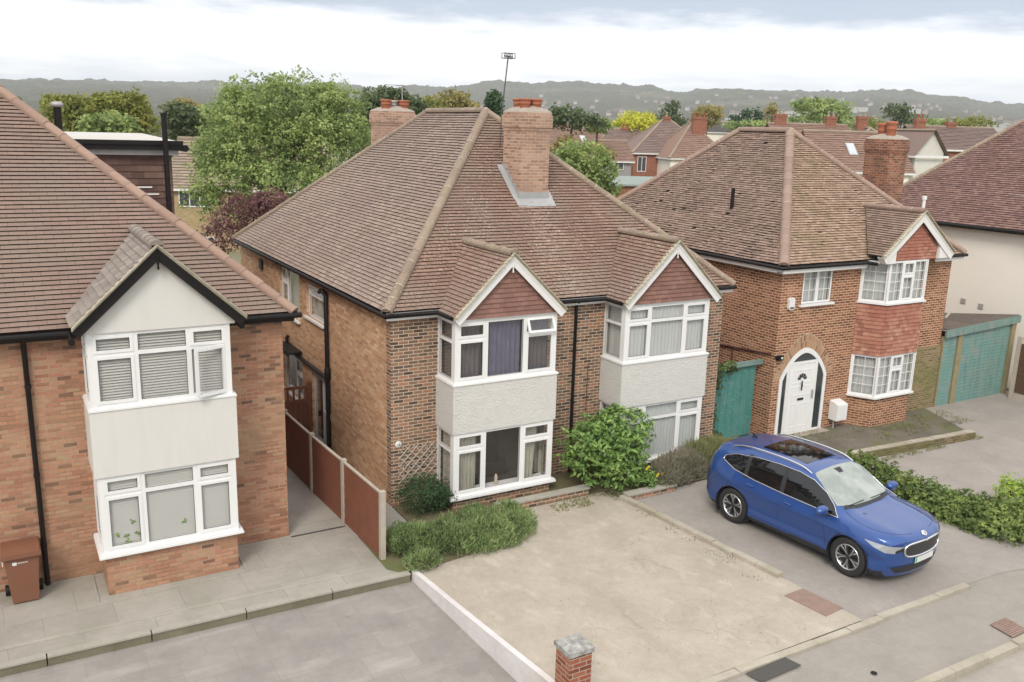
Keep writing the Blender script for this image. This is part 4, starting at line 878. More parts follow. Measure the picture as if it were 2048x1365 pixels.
# brick pillar
pl = thing('brick_pillar', 'red brick gate pillar with a grey lichened stone cap at the end of the white wall', 'pillar', (7.06, 9.94, -.5))
b = MB(); b.box(6.86, 7.26, 9.75, 10.13, -.6, 1.02, skip='t'); part('shaft', b, B_RED, pl)
b = MB(); b.box(6.83, 7.29, 9.72, 10.16, 1.02, 1.075); rows = []
b.prism([(6.83, 9.72, 1.0751), (7.29, 9.72, 1.0751), (7.29, 10.16, 1.0751), (6.83, 10.16, 1.0751)], (0, 0, .02)); P4 = [(6.83, 9.72), (7.29, 9.72), (7.29, 10.16), (6.83, 10.16)]
for i in range(4): a, c = P4[i], P4[(i+1) % 4]; b.face([(*a, 1.0955), (*c, 1.0955), (7.06, 9.94, 1.14)])
part('cap', b, groundmat('lichened_cap', [(.35, (.24, .23, .215)), (.65, (.50, .49, .465))], (.7, .3), sc=8), pl)
# kerbs
kb = MB(); x = 7.4
while x < 15.9:
    L = UR(.8, 1.0); y = 9.44 if x < 13.1 else 9.48; g_ = zg(x)
    kb.prism([(x, y-.07, -.09), (x+L-.012, y-.07+UR(-.008, .008), -.09), (x+L-.012, y+.08, -.09), (x, y+.08+UR(-.01, .01), -.09)], (0, 0, .105+UR(-.008, .004)), 0, UR(0, 1)); x += L
setting('footway_back_edging', kb, KERB)
kb = MB(); x = 7.0
while x < 60:
    kb.prism([(x, 7.70, -.17+zg(x)*.6), (x+.9, 7.70, -.17+zg(x)*.6), (x+.9, 7.86, -.17+zg(x)*.6), (x, 7.86, -.17+zg(x)*.6)], (0, 0, .165 if not (13.5 < x < 14.4) else .13), 0, UR(0, 1)); x += .91
setting('kerb', kb, KERB)
kb = MB(); n = 8; A = V3((12.66, 16.15, 0)); Bv = V3((13.16, 11.45, 0)); d_ = (Bv-A).normalized(); s_ = V3((-d_.y, d_.x, 0)); L = (Bv-A).length/n
for i in range(n): kb.obox(A+d_*(L*(i+.5))+s_*UR(-.012, .012)+V3((0, 0, .01+UR(-.012, .008))), d_, s_, (0, 0, 1), L/2-.008, .085, .075, 0, UR(0, 1))
solo('kerb_row', kb, KERB, 'raised row of old kerb stones between the pale concrete and the blue car', 'kerb', (12.9, 13.8, 0))
cv = MB(); cv.prism([(12.66, 10.88, .001), (13.20, 10.91, .001), (13.32, 10.02, .001), (12.78, 9.96, .001)], (0, 0, .01)); solo('inspection_cover', cv, plain('rusty_iron', (.26, .175, .14), .8, .25, 6, .004), 'rusty brown inspection cover set in the pale concrete drive', 'cover', (13, 10.4, 0))
cv = MB(); cv.prism([(10.14, 9.34, -.012), (11.09, 9.37, -.012), (11.16, 9.07, -.012), (10.2, 9.03, -.012)], (0, 0, .004)); setting('tarmac_repair', cv, plain('dark_tarmac', (.075, .07, .062), .9, .2, 30))
cv = MB(); cv.prism([(15.35, 8.36, -.018), (15.85, 8.38, -.018), (15.80, 7.92, -.018), (15.30, 7.90, -.018)], (0, 0, .006)); solo('footway_cover', cv, brickmat('ribbed_cover', [(0, (.26, .17, .14)), (1, (.33, .23, .19))], (.2, .15, .12), .5, .05, .006), 'pinkish ribbed access cover in the footway at the right edge', 'cover', (15.6, 8.15, 0))
cv = MB(); cv.lathe([(0, .005), (.05, .005), (.055, 0)], (12.1, 8.35, -.02), 12); solo('valve_cover', cv, BLACKP, 'tiny round dark valve cover in the asphalt footway', 'cover', (12.1, 8.35, -.02))
# low walls
lw = MB(); lw.box(9.55, 12.05, 16.68, 16.86, -.05, .16); lw.box(9.53, 12.08, 16.65, 16.89, .16, .20, 1); solo('garden_wall', lw, [B_SEMI, KERB2], 'low coped brick wall between the pale concrete drive and the left bay', 'wall', (10.8, 16.77, 0))
lw = MB(); lw.box(12.75, 14.2, 15.98, 16.16, -.05, .10); lw.box(12.72, 14.25, 15.95, 16.19, .10, .135, 1); solo('garden_wall', lw, [B_SEMI, KERB2], 'short low coped wall in front of the brownish lavender', 'wall', (13.4, 16.07, 0))
lw = MB(); A = V3((20.35, 15.98, 0)); Bv = V3((25.9, 15.62, 0)); d_ = (Bv-A).normalized(); s_ = V3((-d_.y, d_.x, 0))
lw.obox((A+Bv)/2+V3((0, 0, -.20)), d_, s_, (0, 0, 1), (Bv-A).length/2, .10, .13); 
for i in range(24): lw.obox(A+d_*((i+.5)*(Bv-A).length/24)+V3((0, 0, -.055+UR(-.006, .006))), d_, s_, (0, 0, 1), .108, .105, .014, 1, UR(0, 1))
solo('garden_wall', lw, [brickmat('brick_mossy', [(0, (.12, .085, .045)), (.5, (.20, .14, .08)), (1, (.27, .20, .12))], (.3, .26, .17), stain=(.12, .13, .04), stain_amt=.8), KERB], 'long mossy low brick wall in front of the brown-red brick house', 'wall', (23.1, 15.8, -.3))

# ================================================================== side fence and gate
CPOST = groundmat('concrete_post', [(.3, (.42, .36, .29)), (.7, (.52, .46, .38))], (.4, .1))
FENCEW = plain('red_brown_timber', (.20, .072, .040), .75, .22, 3, .002)
fe = thing('panel_fence', 'red-brown panel fence with concrete posts down the side passage', 'fence', (6.12, 18.8, 0))
FP = [(6.29, 15.80), (6.20, 17.85), (6.10, 19.82), (6.04, 21.85)]
for i, (x, y) in enumerate(FP):
    b = MB(); b.box(x-.055, x+.055, y-.055, y+.055, -.1, 1.47); b.box(x-.06, x+.06, y-.06, y+.06, 1.47, 1.50); part('post', b, CPOST, fe)
for (a, c) in zip(FP, FP[1:]):
    A = V3((*a, 0)); Bv = V3((*c, 0)); d_ = (Bv-A).normalized(); s_ = V3((-d_.y, d_.x, 0)); L = (Bv-A).length-.11
    b = MB(); nb_ = 11
    for k in range(nb_): b.obox((A+Bv)/2+V3((0, 0, .12+k*.118+.06))-s_*.0+s_*(.004*(k % 2)), d_, s_, (0, 0, 1), L/2, .012, .058, 0, UR(0, 1))
    part('panel', b, FENCEW, fe)
    b = MB(); b.obox((A+Bv)/2+V3((0, 0, 1.44)), d_, s_, (0, 0, 1), L/2, .03, .018); part('top_rail', b, CPOST, fe)
    b = MB(); b.obox((A+Bv)/2+V3((0, 0, .05)), d_, s_, (0, 0, 1), L/2, .02, .065); part('gravel_board', b, FENCEW, fe)
gt = thing('side_gate', 'red-brown slatted timber gate at the end of the side passage', 'gate', (6.8, 24.1, 0))
b = MB()
for k in range(9):
    x = 6.12+k*.145; b.box(x, x+.13, 24.09, 24.12, .06, 1.02+.0)
b.box(6.10, 7.42, 24.055, 24.0895, .15, .27); b.box(6.10, 7.42, 24.055, 24.0895, .88, 1.02); part('boards', b, FENCEW, gt)
b = MB()
for k in range(7): x = 6.22+k*.17; b.box(x, x+.06, 24.09, 24.115, 1.02, 1.33)
part('slats', b, FENCEW, gt)
b = MB(); b.box(6.10, 7.42, 24.06, 24.13, 1.33, 1.41); b.box(7.32, 7.43, 24.05, 24.14, 0, 1.50); b.box(6.07, 6.16, 24.05, 24.14, 0, 1.45); part('frame', b, FENCEW, gt)
# trellis
TW = plain('grey_lath', (.50, .45, .37), .8, .2, 10)
tr = MB(); x0, x1, z0, z1 = 7.66, 8.58, .52, 1.44
for s_, yy in ((1, 18.13), (-1, 18.145)):
    c_ = -2.0
    while c_ < 3:
        # line z - z0 = s*(x-x0) + c
        pts = []
        for x in (x0, x1):
            z = z0+s_*(x-x0)*1.0+c_
            if z0 <= z <= z1: pts.append((x, z))
        for z in (z0, z1):
            x = x0+(z-z0-c_)/s_
            if x0 < x < x1: pts.append((x, z))
        if len(pts) >= 2:
            pts.sort(); a, b2 = V3((pts[0][0], yy, pts[0][1])), V3((pts[-1][0], yy, pts[-1][1])); d_ = (b2-a)
            if d_.length > .1: L = d_.length; d_.normalize(); tr.obox((a+b2)/2, d_, V3((0, 1, 0)).cross(d_), (0, 1, 0), L/2+.02, .010, .006)
        c_ += .205
solo('trellis', tr, TW, 'small diamond lattice trellis on the dark brick pier left of the bay', 'trellis', (8.1, 18.14, .5))
vb = MB(); vb.tube([(12.86, 18.12, .9), (12.86, 18.12, 2.9)], .012, 6); solo('wall_cable', vb, plain('rust_cable', (.12, .05, .035), .7), 'thin rusty cable running up the brick beside the black downpipe', 'cable', (12.86, 18.12, .9))
# ================================================================== wall-mounted boxes on the right house
al = thing('alarm_box', 'white burglar alarm box high on the brown-red brick wall', 'alarm box', (20.28, hy, 3.72))
b = MB(); b.prism([(20.17, hy-.09, 3.76), (20.21, hy-.09, 3.71), (20.36, hy-.09, 3.71), (20.40, hy-.09, 3.76), (20.40, hy-.09, 4.03), (20.36, hy-.09, 4.08), (20.21, hy-.09, 4.08), (20.17, hy-.09, 4.03)], (0, .087, 0)); part('case', b, PAINTW, al)
b = MB(); b.box(20.21, 20.37, hy-.093, hy-.0905, 3.74, 3.80); part('strobe', b, plain('strobe_lens', (.07, .06, .06), .3), al)
mt = thing('meter_box', 'white meter cabinet on a grey pipe between the front door and the bay', 'meter box', (22.9, hy-.2, -.3))
b = MB(); b.prism([(22.50, hy-.36, .0), (22.50, hy-.36, .52), (22.50, hy-.02, .62), (22.50, hy-.02, .0)], (.46, 0, 0)); part('cabinet', b, UPVC, mt)
b = MB(); b.box(22.53, 22.93, hy-.368, hy-.361, .04, .49); part('door', b, UPVC, mt)
b = MB(); b.tube([(22.62, hy-.15, 0), (22.62, hy-.15, -.32)], .03, 8); part('pipe', b, LEAD, mt)
sl_ = thing('security_light', 'small dark security light at the corner left of the arched door', 'lamp', (19.95, hy-.1, 2.25))
b = MB(); b.box(19.90, 20.10, hy-.14, hy-.02, 2.20, 2.34); b.tube([(19.86, hy-.02, 2.30), (19.95, hy-.1, 2.30)], .03, 8); part('body', b, BLACKP, sl_)
b = MB(); b.lathe([(0, -.03), (.03, -.02), (.035, 0)], (20.03, hy-.14, 2.27), 10, axis='y'); part('lens', b, PAINTW, sl_)
# ================================================================== teal gate and garage
def tealmat(name, a, b_, c_):
    m, nt, bs = newmat(name); p = geo_co(nt); mp = nd(nt, 'ShaderNodeMapping', {'Vector': p, 'Scale': (1.2, 1.2, 5)}).outputs[0]
    c = mixc(nt, nz(nt, mp, 1.5, 5), a, b_); mq = nd(nt, 'ShaderNodeMapping', {'Vector': p, 'Scale': (7, 7, .8)}).outputs[0]; c = mixc(nt, math_(nt, 'MULTIPLY', ramp(nt, nz(nt, mq, 1, 5, .65), [(.48, (0, 0, 0)), (.7, (1, 1, 1))]), .45), c, tuple(x*.55 for x in a)); c = mixc(nt, math_(nt, 'MULTIPLY', ramp(nt, nz(nt, p, 14, 4, .7), [(.6, (0, 0, 0)), (.66, (1, 1, 1))]), .5), c, (.42, .42, .38)); c = mixc(nt, ramp(nt, nz(nt, p, 1.7, 6, .7), [(.52, (0, 0, 0)), (.66, (.8, .8, .8))]), c, c_); nt.links.new(c, bs.inputs['Base Color']); bs.inputs['Roughness'].default_value = .75; return m
TEAL = tealmat('teal_paint', (.13, .255, .23), (.19, .33, .30), (.26, .28, .25)); TEALD = tealmat('faded_teal', (.13, .22, .20), (.21, .30, .27), (.30, .29, .25)); TEALG = tealmat('teal_gate_paint', (.05, .19, .165), (.08, .25, .225), (.12, .24, .21))
POSTW = plain('mossy_timber_post', (.27, .23, .13), .9, .3, 6)
gg = thing('side_gate', 'tall plain teal gate between the semis and the brown-red brick house', 'gate', (18.8, 18.9, -.3))
b = MB(); 
for k in range(8): x = 17.50+k*.27; b.box(x, x+.262, 18.90, 18.94, -.25, 1.98)
part('boards', b, TEALG, gg)
b = MB(); b.box(17.42, 19.84, 18.80, 18.899, 1.98, 2.12); part('head_board', b, TEALD, gg)
ga = thing('garage', 'lean-to garage with flaking teal doors beside the brown-red brick house', 'garage', (30, 18.4, -.35))
def planks(x0, x1, z0, z1, y, h=.12, horiz=True):
    b = MB(); z = z0
    while z < z1: b.box(x0, x1, y+UR(-.003, .003), y+.03, z, min(z+h-.006, z1), 0, UR(0, 1)); z += h
    return b
part('door_leaf', planks(27.92, 28.62, -.36, 2.20, 18.33), TEAL, ga); part('door_leaf', planks(28.92, 31.72, -.36, 2.30, 18.33), TEAL, ga)
for q_ in ((28.64, 28.90, 18.27, 18.36, -.36, 2.25), (31.74, 31.96, 18.25, 18.40, -.36, 2.42), (27.83, 27.90, 18.3, 18.4, -.36, 2.2)): b = MB(); b.box(*q_); part('post', b, POSTW, ga)
b = MB(); b.prism([(27.82, 18.20, 2.18), (32.1, 18.20, 2.38), (32.1, 18.20, 2.64), (27.82, 18.20, 2.44)], (0, .07, 0)); part('fascia', b, TEALD, ga)
b = MB()
for k in range(40):
    x = 27.85+k*.105; z = 2.46+k*.105*.047
    b.grid([[(x+.105*j/4, yy, z+.022*math.cos(j*math.pi/2)-(yy-18.24)*(.06 if k < 13 else .17)) for j in range(5)] for yy in (18.24, 23.9)], 0, UR(0, 1), True)
part('corrugated_roof', b, plain('old_asbestos', (.21, .175, .15), .95, .45, 5, .01), ga)
b = MB(); b.obox((28.5, 19.0, 2.60), (.75, .6, .12), (-.6, .75, 0), (0, 0, 1), .6, .03, .02); part('loose_batten', b, CPOST, ga); b = MB(); b.obox((29.4, 19.3, 2.66), (.9, .4, .1), (-.4, .9, 0), (0, 0, 1), .4, .04, .02); part('loose_batten', b, CPOST, ga)
b = MB(); b.box(27.9, 31.8, 23.9, 24.0, -.3, 1.5); b.box(31.86, 31.95, 18.41, 24, -.3, 1.5); part('wall', b, B_H3, ga)
rf_ = thing('boundary_fence', 'brown panel fence with concrete post at the far right beside the garage', 'fence', (31.9, 17, -.3))
for y in (17.75, 15.8, 13.8):
    b = MB(); b.box(31.40, 31.54, y-.07, y+.07, -.4, 2.0); part('post', b, CPOST, rf_)
for y in (15.88, 13.88):
    b = MB(); z = -.05
    for k in range(11): b.box(31.45, 31.49, y, y+1.79, z+k*.165, z+k*.165+.16, 0, UR(0, 1))
    part('panel', b, plain('dark_brown_timber', (.10, .055, .03), .8, .3, 4), rf_)
    b = MB(); b.box(31.44, 31.49, y, y+1.79, -.42, -.07); part('gravel_board', b, CPOST, rf_)
# ================================================================== rendered house, far right
h4 = thing('rendered_house', 'cream rendered house with a big purplish-brown roof at the right edge', 'house', (37.5, 18, 0))
HX0, HX1, HY0, HY1, HZ = 33.0, 43.0, 13.0, 26.2, 5.55
w = MB(); w.box(HX0, HX1, HY0, HY1, -.4, HZ); part('wall', w, CREAMR, h4)
ex0, ex1, ey0, ey1, ez = HX0-.35, HX1+.35, HY0-.3, HY1+.35, 5.62
hw = 4.9; sl4 = .93; rz = ez+hw*sl4; xm = ex0+hw; ya = ey0+hw; yb_ = ey1-hw
r = MB(); roof_plane(r, [(ex0, ey1, ez), (ex0, ey0, ez), (xm, ya, rz), (xm, yb_, rz)], .115, rough=.004, wave=.015, m=0); rf = part('roof', r, [T_PURP, UNDER], h4)
r = MB(); r.face([(ex0, ey0, ez), (ex1, ey0, ez), (xm, ya, rz)]); r.face([(ex1, ey0, ez), (ex1, ey1, ez), (xm, yb_, rz), (xm, ya, rz)]); r.face([(ex1, ey1, ez), (ex0, ey1, ez), (xm, yb_, rz)]); part('rear_slope', r, [T_PURP], rf)
rd = MB()
for a, b2 in (((ex0, ey1, ez), (xm, yb_, rz)), ((xm, ya, rz), (xm, yb_, rz)), ((ex0, ey0, ez), (xm, ya, rz))): ridge(rd, a, b2, .12)
part('ridge_tiles', rd, [RIDGE, MORTAR], rf)
g = MB(); g.box(ex0+.03, HX0-.002, ey0, ey1, ez-.16, ez-.03); g.tube([(ex0-.05, ey0, ez-.06), (ex0-.05, ey1, ez-.06)], .06, 8); part('gutter', g, BLACKP, h4)
b = MB()
for y, z in ((21.1, 2.6), (20.35, 2.52)): b.box(HX0-.03, HX0-.002, y-.10, y+.10, z-.10, z+.10)
part('air_brick', b, plain('grey_vent', (.36, .33, .30), .9), h4)
b = MB(); b.box(HX0-.12, HX0-.002, 17.9, 18.25, 1.35, 1.6); part('wall_lamp', b, BLACKP, h4)
ae = thing('tv_aerial', 'thin grey television aerial in front of the purplish roof, right edge', 'aerial', (32.6, 18.6, 5.0))
b = MB(); b.tube([(32.9, 18.6, 4.8), (32.55, 18.6, 5.2), (32.55, 18.6, 7.0)], .022, 6); part('mast', b, LEAD, ae)
b = MB(); b.tube([(32.55, 18.3, 6.85), (32.55, 19.4, 6.9)], .013, 6)
for k in range(4): y = 18.35+k*.1; b.tube([(32.55, y, 6.65), (32.55, y, 7.05)], .008, 5)
part('antenna_boom', b, LEAD, ae)
DARKM = plain('dark_metal', (.10, .10, .10), .5, metal=.4)
ae = thing('tv_aerial', 'tall leaning aerial mast with dark head behind the central chimney', 'aerial', (12.2, 21.7, 8.4))
b = MB(); b.tube([(12.13, 21.72, 8.2), (12.17, 21.72, 9.2), (12.32, 21.72, 10.62)], .020, 6); part('mast', b, DARKM, ae)
b = MB(); b.tube([(12.14, 21.62, 10.60), (12.52, 21.82, 10.60)], .018, 6)
for dx in (-.14, -.05, .04, .13): b.tube([(12.33+dx, 21.6, 10.55), (12.33+dx, 21.6, 10.68), (12.33+dx, 21.84, 10.68), (12.33+dx, 21.84, 10.55), (12.33+dx, 21.6, 10.55)], .012, 5)
part('aerial_head', b, DARKM, ae)
ae = thing('tv_aerial', 'small aerial with thin crossbars on the rear chimney', 'aerial', (12.9, 30.6, 9.1))
b = MB(); b.tube([(12.95, 30.4, 9.1), (12.95, 30.4, 10.15)], .018, 6); part('mast', b, LEAD, ae)
b = MB(); b.tube([(12.3, 30.4, 10.12), (13.1, 30.4, 10.12)], .012, 5)
for k in range(5): b.tube([(12.75+.08*k, 30.25, 10.1), (12.75+.08*k, 30.55, 10.1)], .008, 5)
part('antenna_boom', b, LEAD, ae)
# ================================================================== wheelie bin
bn = thing('wheelie_bin', 'brown wheelie bin standing against the orange brick wall by the black downpipe', 'wheelie bin', (-.13, 17.3, 0))
BR = plain('brown_plastic', (.20, .085, .048), .55, .08, 2)
def frus(mb, z0, z1, a, b_, m=0):
    A = [(a[0], a[2], z0), (a[1], a[2], z0), (a[1], a[3], z0), (a[0], a[3], z0)]; Bq = [(b_[0], b_[2], z1), (b_[1], b_[2], z1), (b_[1], b_[3], z1), (b_[0], b_[3], z1)]
    for i in range(4): j = (i+1) % 4; mb.face([A[i], A[j], Bq[j], Bq[i]], m)
    mb.face(A[::-1], m); mb.face(Bq, m)
b = MB(); frus(b, .03, .92, (-.34, .08, 17.13, 17.55), (-.42, .14, 17.06, 17.62)); frus(b, .92, .98, (-.44, .16, 17.04, 17.64), (-.44, .16, 17.04, 17.64)); part('body', b, BR, bn)
b = MB(); rows = []
for i in range(7):
    t = i/6; y = 16.99+t*.66; z = 1.0+.09*math.sin(math.pi*(.15+.7*t)); rows.append([(-.46, y, z-.05), (-.44, y, z), (.16, y, z), (.18, y, z-.05)])
b.grid(rows, 0, .5, False); b.box(-.46, .18, 16.985, 17.0, .955, 1.04); part('lid', b, BR, bn)
for x in (-.42, .14): b = MB(); b.tube([(x-.03, 17.58, .1), (x+.03, 17.58, .1)], .1, 16); part('wheel', b, BLACKP, bn)
b = MB(); b.tube([(-.4, 17.68, .98), (.12, 17.68, .98)], .018, 6); part('handle', b, BR, bn)
b = MB(); b.face([(-.29, 17.066, .80), (-.22, 17.066, .80), (-.22, 17.063, .86), (-.29, 17.063, .86)]); b.face([(-.45, 17.10, .82), (-.433, 17.08, .80), (-.437, 17.06, .90), (-.45, 17.09, .91)]); part('label_sticker', b, PAINTW, bn)
for k in range(7): pass
b = MB()
for k in range(6): b.box(-.205+k*.028, -.188+k*.028, 17.062, 17.066, .825, .845)
part('lettering', b, PAINTW, bn)
# ================================================================== BLUE ESTATE CAR
CP, nt_, bs_ = newmat('blue_car_paint')
bs_.inputs['Base Color'].default_value = (.020, .060, .36, 1); bs_.inputs['Metallic'].default_value = .35; bs_.inputs['Roughness'].default_value = .32; bs_.inputs['Coat Weight'].default_value = 1; bs_.inputs['Coat Roughness'].default_value = .03
_fl = nd(nt_, 'ShaderNodeTexNoise', {'Vector': geo_co(nt_), 'Scale': 900.0}); nt_.links.new(mixc(nt_, _fl.outputs[0], (.012, .052, .215), (.022, .085, .31)), bs_.inputs['Base Color'])
CHROME = plain('satin_chrome', (.75, .76, .78), .18, .02, metal=1)
CARGLASS, nt_, bs_ = newmat('privacy_glass'); bs_.inputs['Base Color'].default_value = (.006, .007, .008, 1); bs_.inputs['Roughness'].default_value = .03; bs_.inputs['IOR'].default_value = 1.6
WSGLASS, nt_, bs_ = newmat('windscreen_glass'); bs_.inputs['Base Color'].default_value = (.30, .335, .31, 1); bs_.inputs['Roughness'].default_value = .05; bs_.inputs['IOR'].default_value = 1.6
_g = geo_co(nt_); nt_.links.new(mixc(nt_, ramp(nt_, nz(nt_, _g, 2.2, 3), [(.4, (0, 0, 0)), (.65, (1, 1, 1))]), (.24, .27, .25), (.36, .39, .36)), bs_.inputs['Base Color'])  # pale patchy base colour stands in for sky reflected in the windscreen
CLAD = plain('dark_cladding', (.022, .022, .025), .5)
TYRE = plain('tyre_rubber', (.022, .021, .021), .8, .2, 20)
RIMS = plain('machined_alloy', (.62, .62, .64), .28, .03, metal=.9); RIMD = plain('dark_alloy', (.05, .05, .055), .35, metal=.5)
LAMP, nt_, bs_ = newmat('headlamp_glass'); bs_.inputs['Base Color'].default_value = (.42, .44, .47, 1); bs_.inputs['Roughness'].default_value = .08; bs_.inputs['Metallic'].default_value = .4
def hermite(keys, x):
    if x <= keys[0][0]: return keys[0][1]
    if x >= keys[-1][0]: return keys[-1][1]
    for i in range(len(keys)-1):
        if keys[i][0] <= x <= keys[i+1][0]:
            x0, y0 = keys[i]; x1, y1 = keys[i+1]; h = x1-x0; t = (x-x0)/h
            def sl(j):
                if j == 0: return (keys[1][1]-keys[0][1])/(keys[1][0]-keys[0][0])
                if j == len(keys)-1: return (keys[-1][1]-keys[-2][1])/(keys[-1][0]-keys[-2][0])
                a = (keys[j][1]-keys[j-1][1])/(keys[j][0]-keys[j-1][0]); b = (keys[j+1][1]-keys[j][1])/(keys[j+1][0]-keys[j][0])
                return 0 if a*b <= 0 else 2*a*b/(a+b)
            m0, m1 = sl(i)*h, sl(i+1)*h
            return y0*(2*t**3-3*t*t+1)+m0*(t**3-2*t*t+t)+y1*(-2*t**3+3*t*t)+m1*(t**3-t*t)
# s measured from the nose
ZC = [(0, .90), (.05, .955), (.18, 1.0), (.5, 1.045), (.85, 1.085), (1.12, 1.115), (1.32, 1.22), (1.65, 1.42), (2.0, 1.595), (2.3, 1.655), (2.8, 1.68), (3.4, 1.665), (3.95, 1.61), (4.3, 1.54), (4.40, 1.46), (4.50, 1.26), (4.60, 1.08), (4.65, .95)]
ZB = [(0, .80), (.1, .86), (.3, .92), (.6, .965), (1.15, 1.0), (2, 1.02), (3, 1.05), (3.8, 1.11), (4.3, 1.16), (4.5, 1.08), (4.65, .90)]
WB = [(0, .80), (.12, .86), (.35, .905), (.7, .93), (1.4, .925), (3.2, .93), (3.9, .92), (4.3, .885), (4.5, .84), (4.65, .76)]
WR = [(0, .60), (1.05, .76), (1.35, .72), (1.7, .665), (2.05, .625), (2.6, .61), (3.6, .60), (4.2, .57), (4.4, .60), (4.65, .68)]
def sec(s):
    zc, zb, wb, wr = hermite(ZC, s), hermite(ZB, s), hermite(WB, s), hermite(WR, s)
    g = min(1, max(0, (s-1.1)/.5)); g = g*g*(3-2*g)
    if s > 4.3: g *= max(0, 1-(s-4.3)/.3)
    zlo = hermite([(0, .22), (.3, .20), (4.3, .21), (4.65, .32)], s)
    def L(a, b): return (a[0]*(1-g)+b[0]*g, a[1]*(1-g)+b[1]*g)
    cp = [(wb-.10, zlo), (wb-.015, zlo+.12), (wb-.030, .54), (wb+.006, zb-.21), (wb+.0, zb-.13), (wb-.050, zb)]
    h = zc-zb
    cp.append(L((wb*.93-.02, zb+h*.42), (wb*.45+wr*.55+.015, zb+h*.52)))
    cp.append(L((wb*.80, zb+h*.72), (wr+.035, zc-.085)))
    cp.append(L((wb*.60, zb+h*1.03), (wr-.05, zc-.035)))
    cp.append(L((wb*.34, zb+h*.97), (wr*.5, zc-.008)))
    cp.append((0, zc)); return cp
def catmull(cp, per=7):
    out = []; n = len(cp); P = [(2*cp[0][0]-cp[1][0], 2*cp[0][1]-cp[1][1])]+cp+[(-cp[-2][0], cp[-2][1])]
    for i in range(1, n):
        p0, p1, p2, p3 = P[i-1], P[i], P[i+1], P[i+2]
        for k in range(per):
            t = k/per; out.append(tuple(.5*((2*p1[d])+(-p0[d]+p2[d])*t+(2*p0[d]-5*p1[d]+4*p2[d]-p3[d])*t*t+(-p0[d]+3*p1[d]-3*p2[d]+p3[d])*t**3) for d in (0, 1)))
    out.append(cp[-1]); return out
FX = 2.26; WHX = (-1.3825, 1.3825); WR_ = .380; ARC = .425
def fx(x): return x+(x-.6)*.02 if x > .6 else x
def bend(s, y, z): return fx(bend0(s, y, z))
def bend0(s, y, z):
    """plan-view rounding of nose and tail"""
    f = max(0, 1-s/.9)**1.6; x = FX-s-f*(.27*(abs(y)/.9)**2.6+.05*(abs(y)/.9)**2)
    f2 = max(0, 1-(4.65-s)/.6)**1.5; x += f2*(.20*(abs(y)/.9)**2.4)
    if s < .6: x -= (1-s/.6)**2*.10*max(0, (.50-z)/.3)**1.5*.8     # undercut chin
    return x
NS = 170; rows = []
for i in range(NS+1):
    s = 4.65*(i/NS); half = catmull(sec(s)); row = [(y, z) for y, z in half]
    full = [V3((bend(s, -y, z), -y, z)) for y, z in row]+[V3((bend(s, y, z), y, z)) for y, z in row[::-1][1:]]
    rows.append(full)
for row in rows:
    for p in row:
        for wx in WHX:
            if abs(p.y) > .6:
                dx, dz = p.x-wx, p.z-WR_; d = math.hypot(dx, dz)
                if abs(d-ARC) < .017 and p.z > .15: p.x = wx+dx*ARC/d; p.z = WR_+dz*ARC/d
body = MB(); nc = len(rows[0]); vb_ = len(body.V)
for r_ in rows: body.V += [tuple(p) for p in r_]
def addf(mb, idx, m): mb.F.append(idx); mb.M.append(m); mb.T.append(.5); mb.UV.append(None); mb.S.append(True)
for i in range(NS):
    for j in range(nc-1):
        q = (i*nc+j, i*nc+j+1, (i+1)*nc+j+1, (i+1)*nc+j); c = sum((V3(body.V[k]) for k in q), V3())/4
        if abs(c.y) > .6 and any(math.hypot(c.x-wx, c.z-WR_) < ARC-.001 and c.z < .95 for wx in WHX): continue
        addf(body, q, 1 if c.z < .335 else 0)
# nose and tail caps
def cap(row, s):
    n = (len(row)-1)//2; out = []
    for j in range(n+1):
        a = row[j]; line = []
        for k in range(25):
            y = a.y*(1-2*k/24); line.append(V3((bend(s, y, a.z)+(.0 if s < 1 else 0), y, a.z)))
        out.append(line)
    return out
body.grid(cap(rows[0], 0), 0, .5, True, False, False); body.grid(cap(rows[-1], 4.65), 0, .5, True, False, True)
dirv = V3((math.cos(math.radians(-77.7)), math.sin(math.radians(-77.7)), 0)); lft = V3((-dirv.y, dirv.x, 0))
CW = (V3((14.385, 10.70, 0)), V3((13.875, 13.60, 0))); dirv = (CW[0]-CW[1]).normalized(); lft = V3((-dirv.y, dirv.x, 0)); CSC = (CW[0]-CW[1]).length/2.765
cpos = (CW[0]+CW[1])/2+lft*.86*CSC; cpos.z = -.035
car = thing('parked_car', 'metallic blue SUV parked nose-out on the dark tarmac drive', 'car', (15.40, 12.55, -.035), math.radians(-84.4))
car.scale = (1.095, 1.22, 1.10)
def cpart(name, mb, m, parent=None, label=None): return part(name, mb, m, parent or car, label, local=True)
bob = cpart('body', body, [CP, CLAD]); bvh = BVHTree.FromPolygons([V3(v) for v in body.V], body.F)
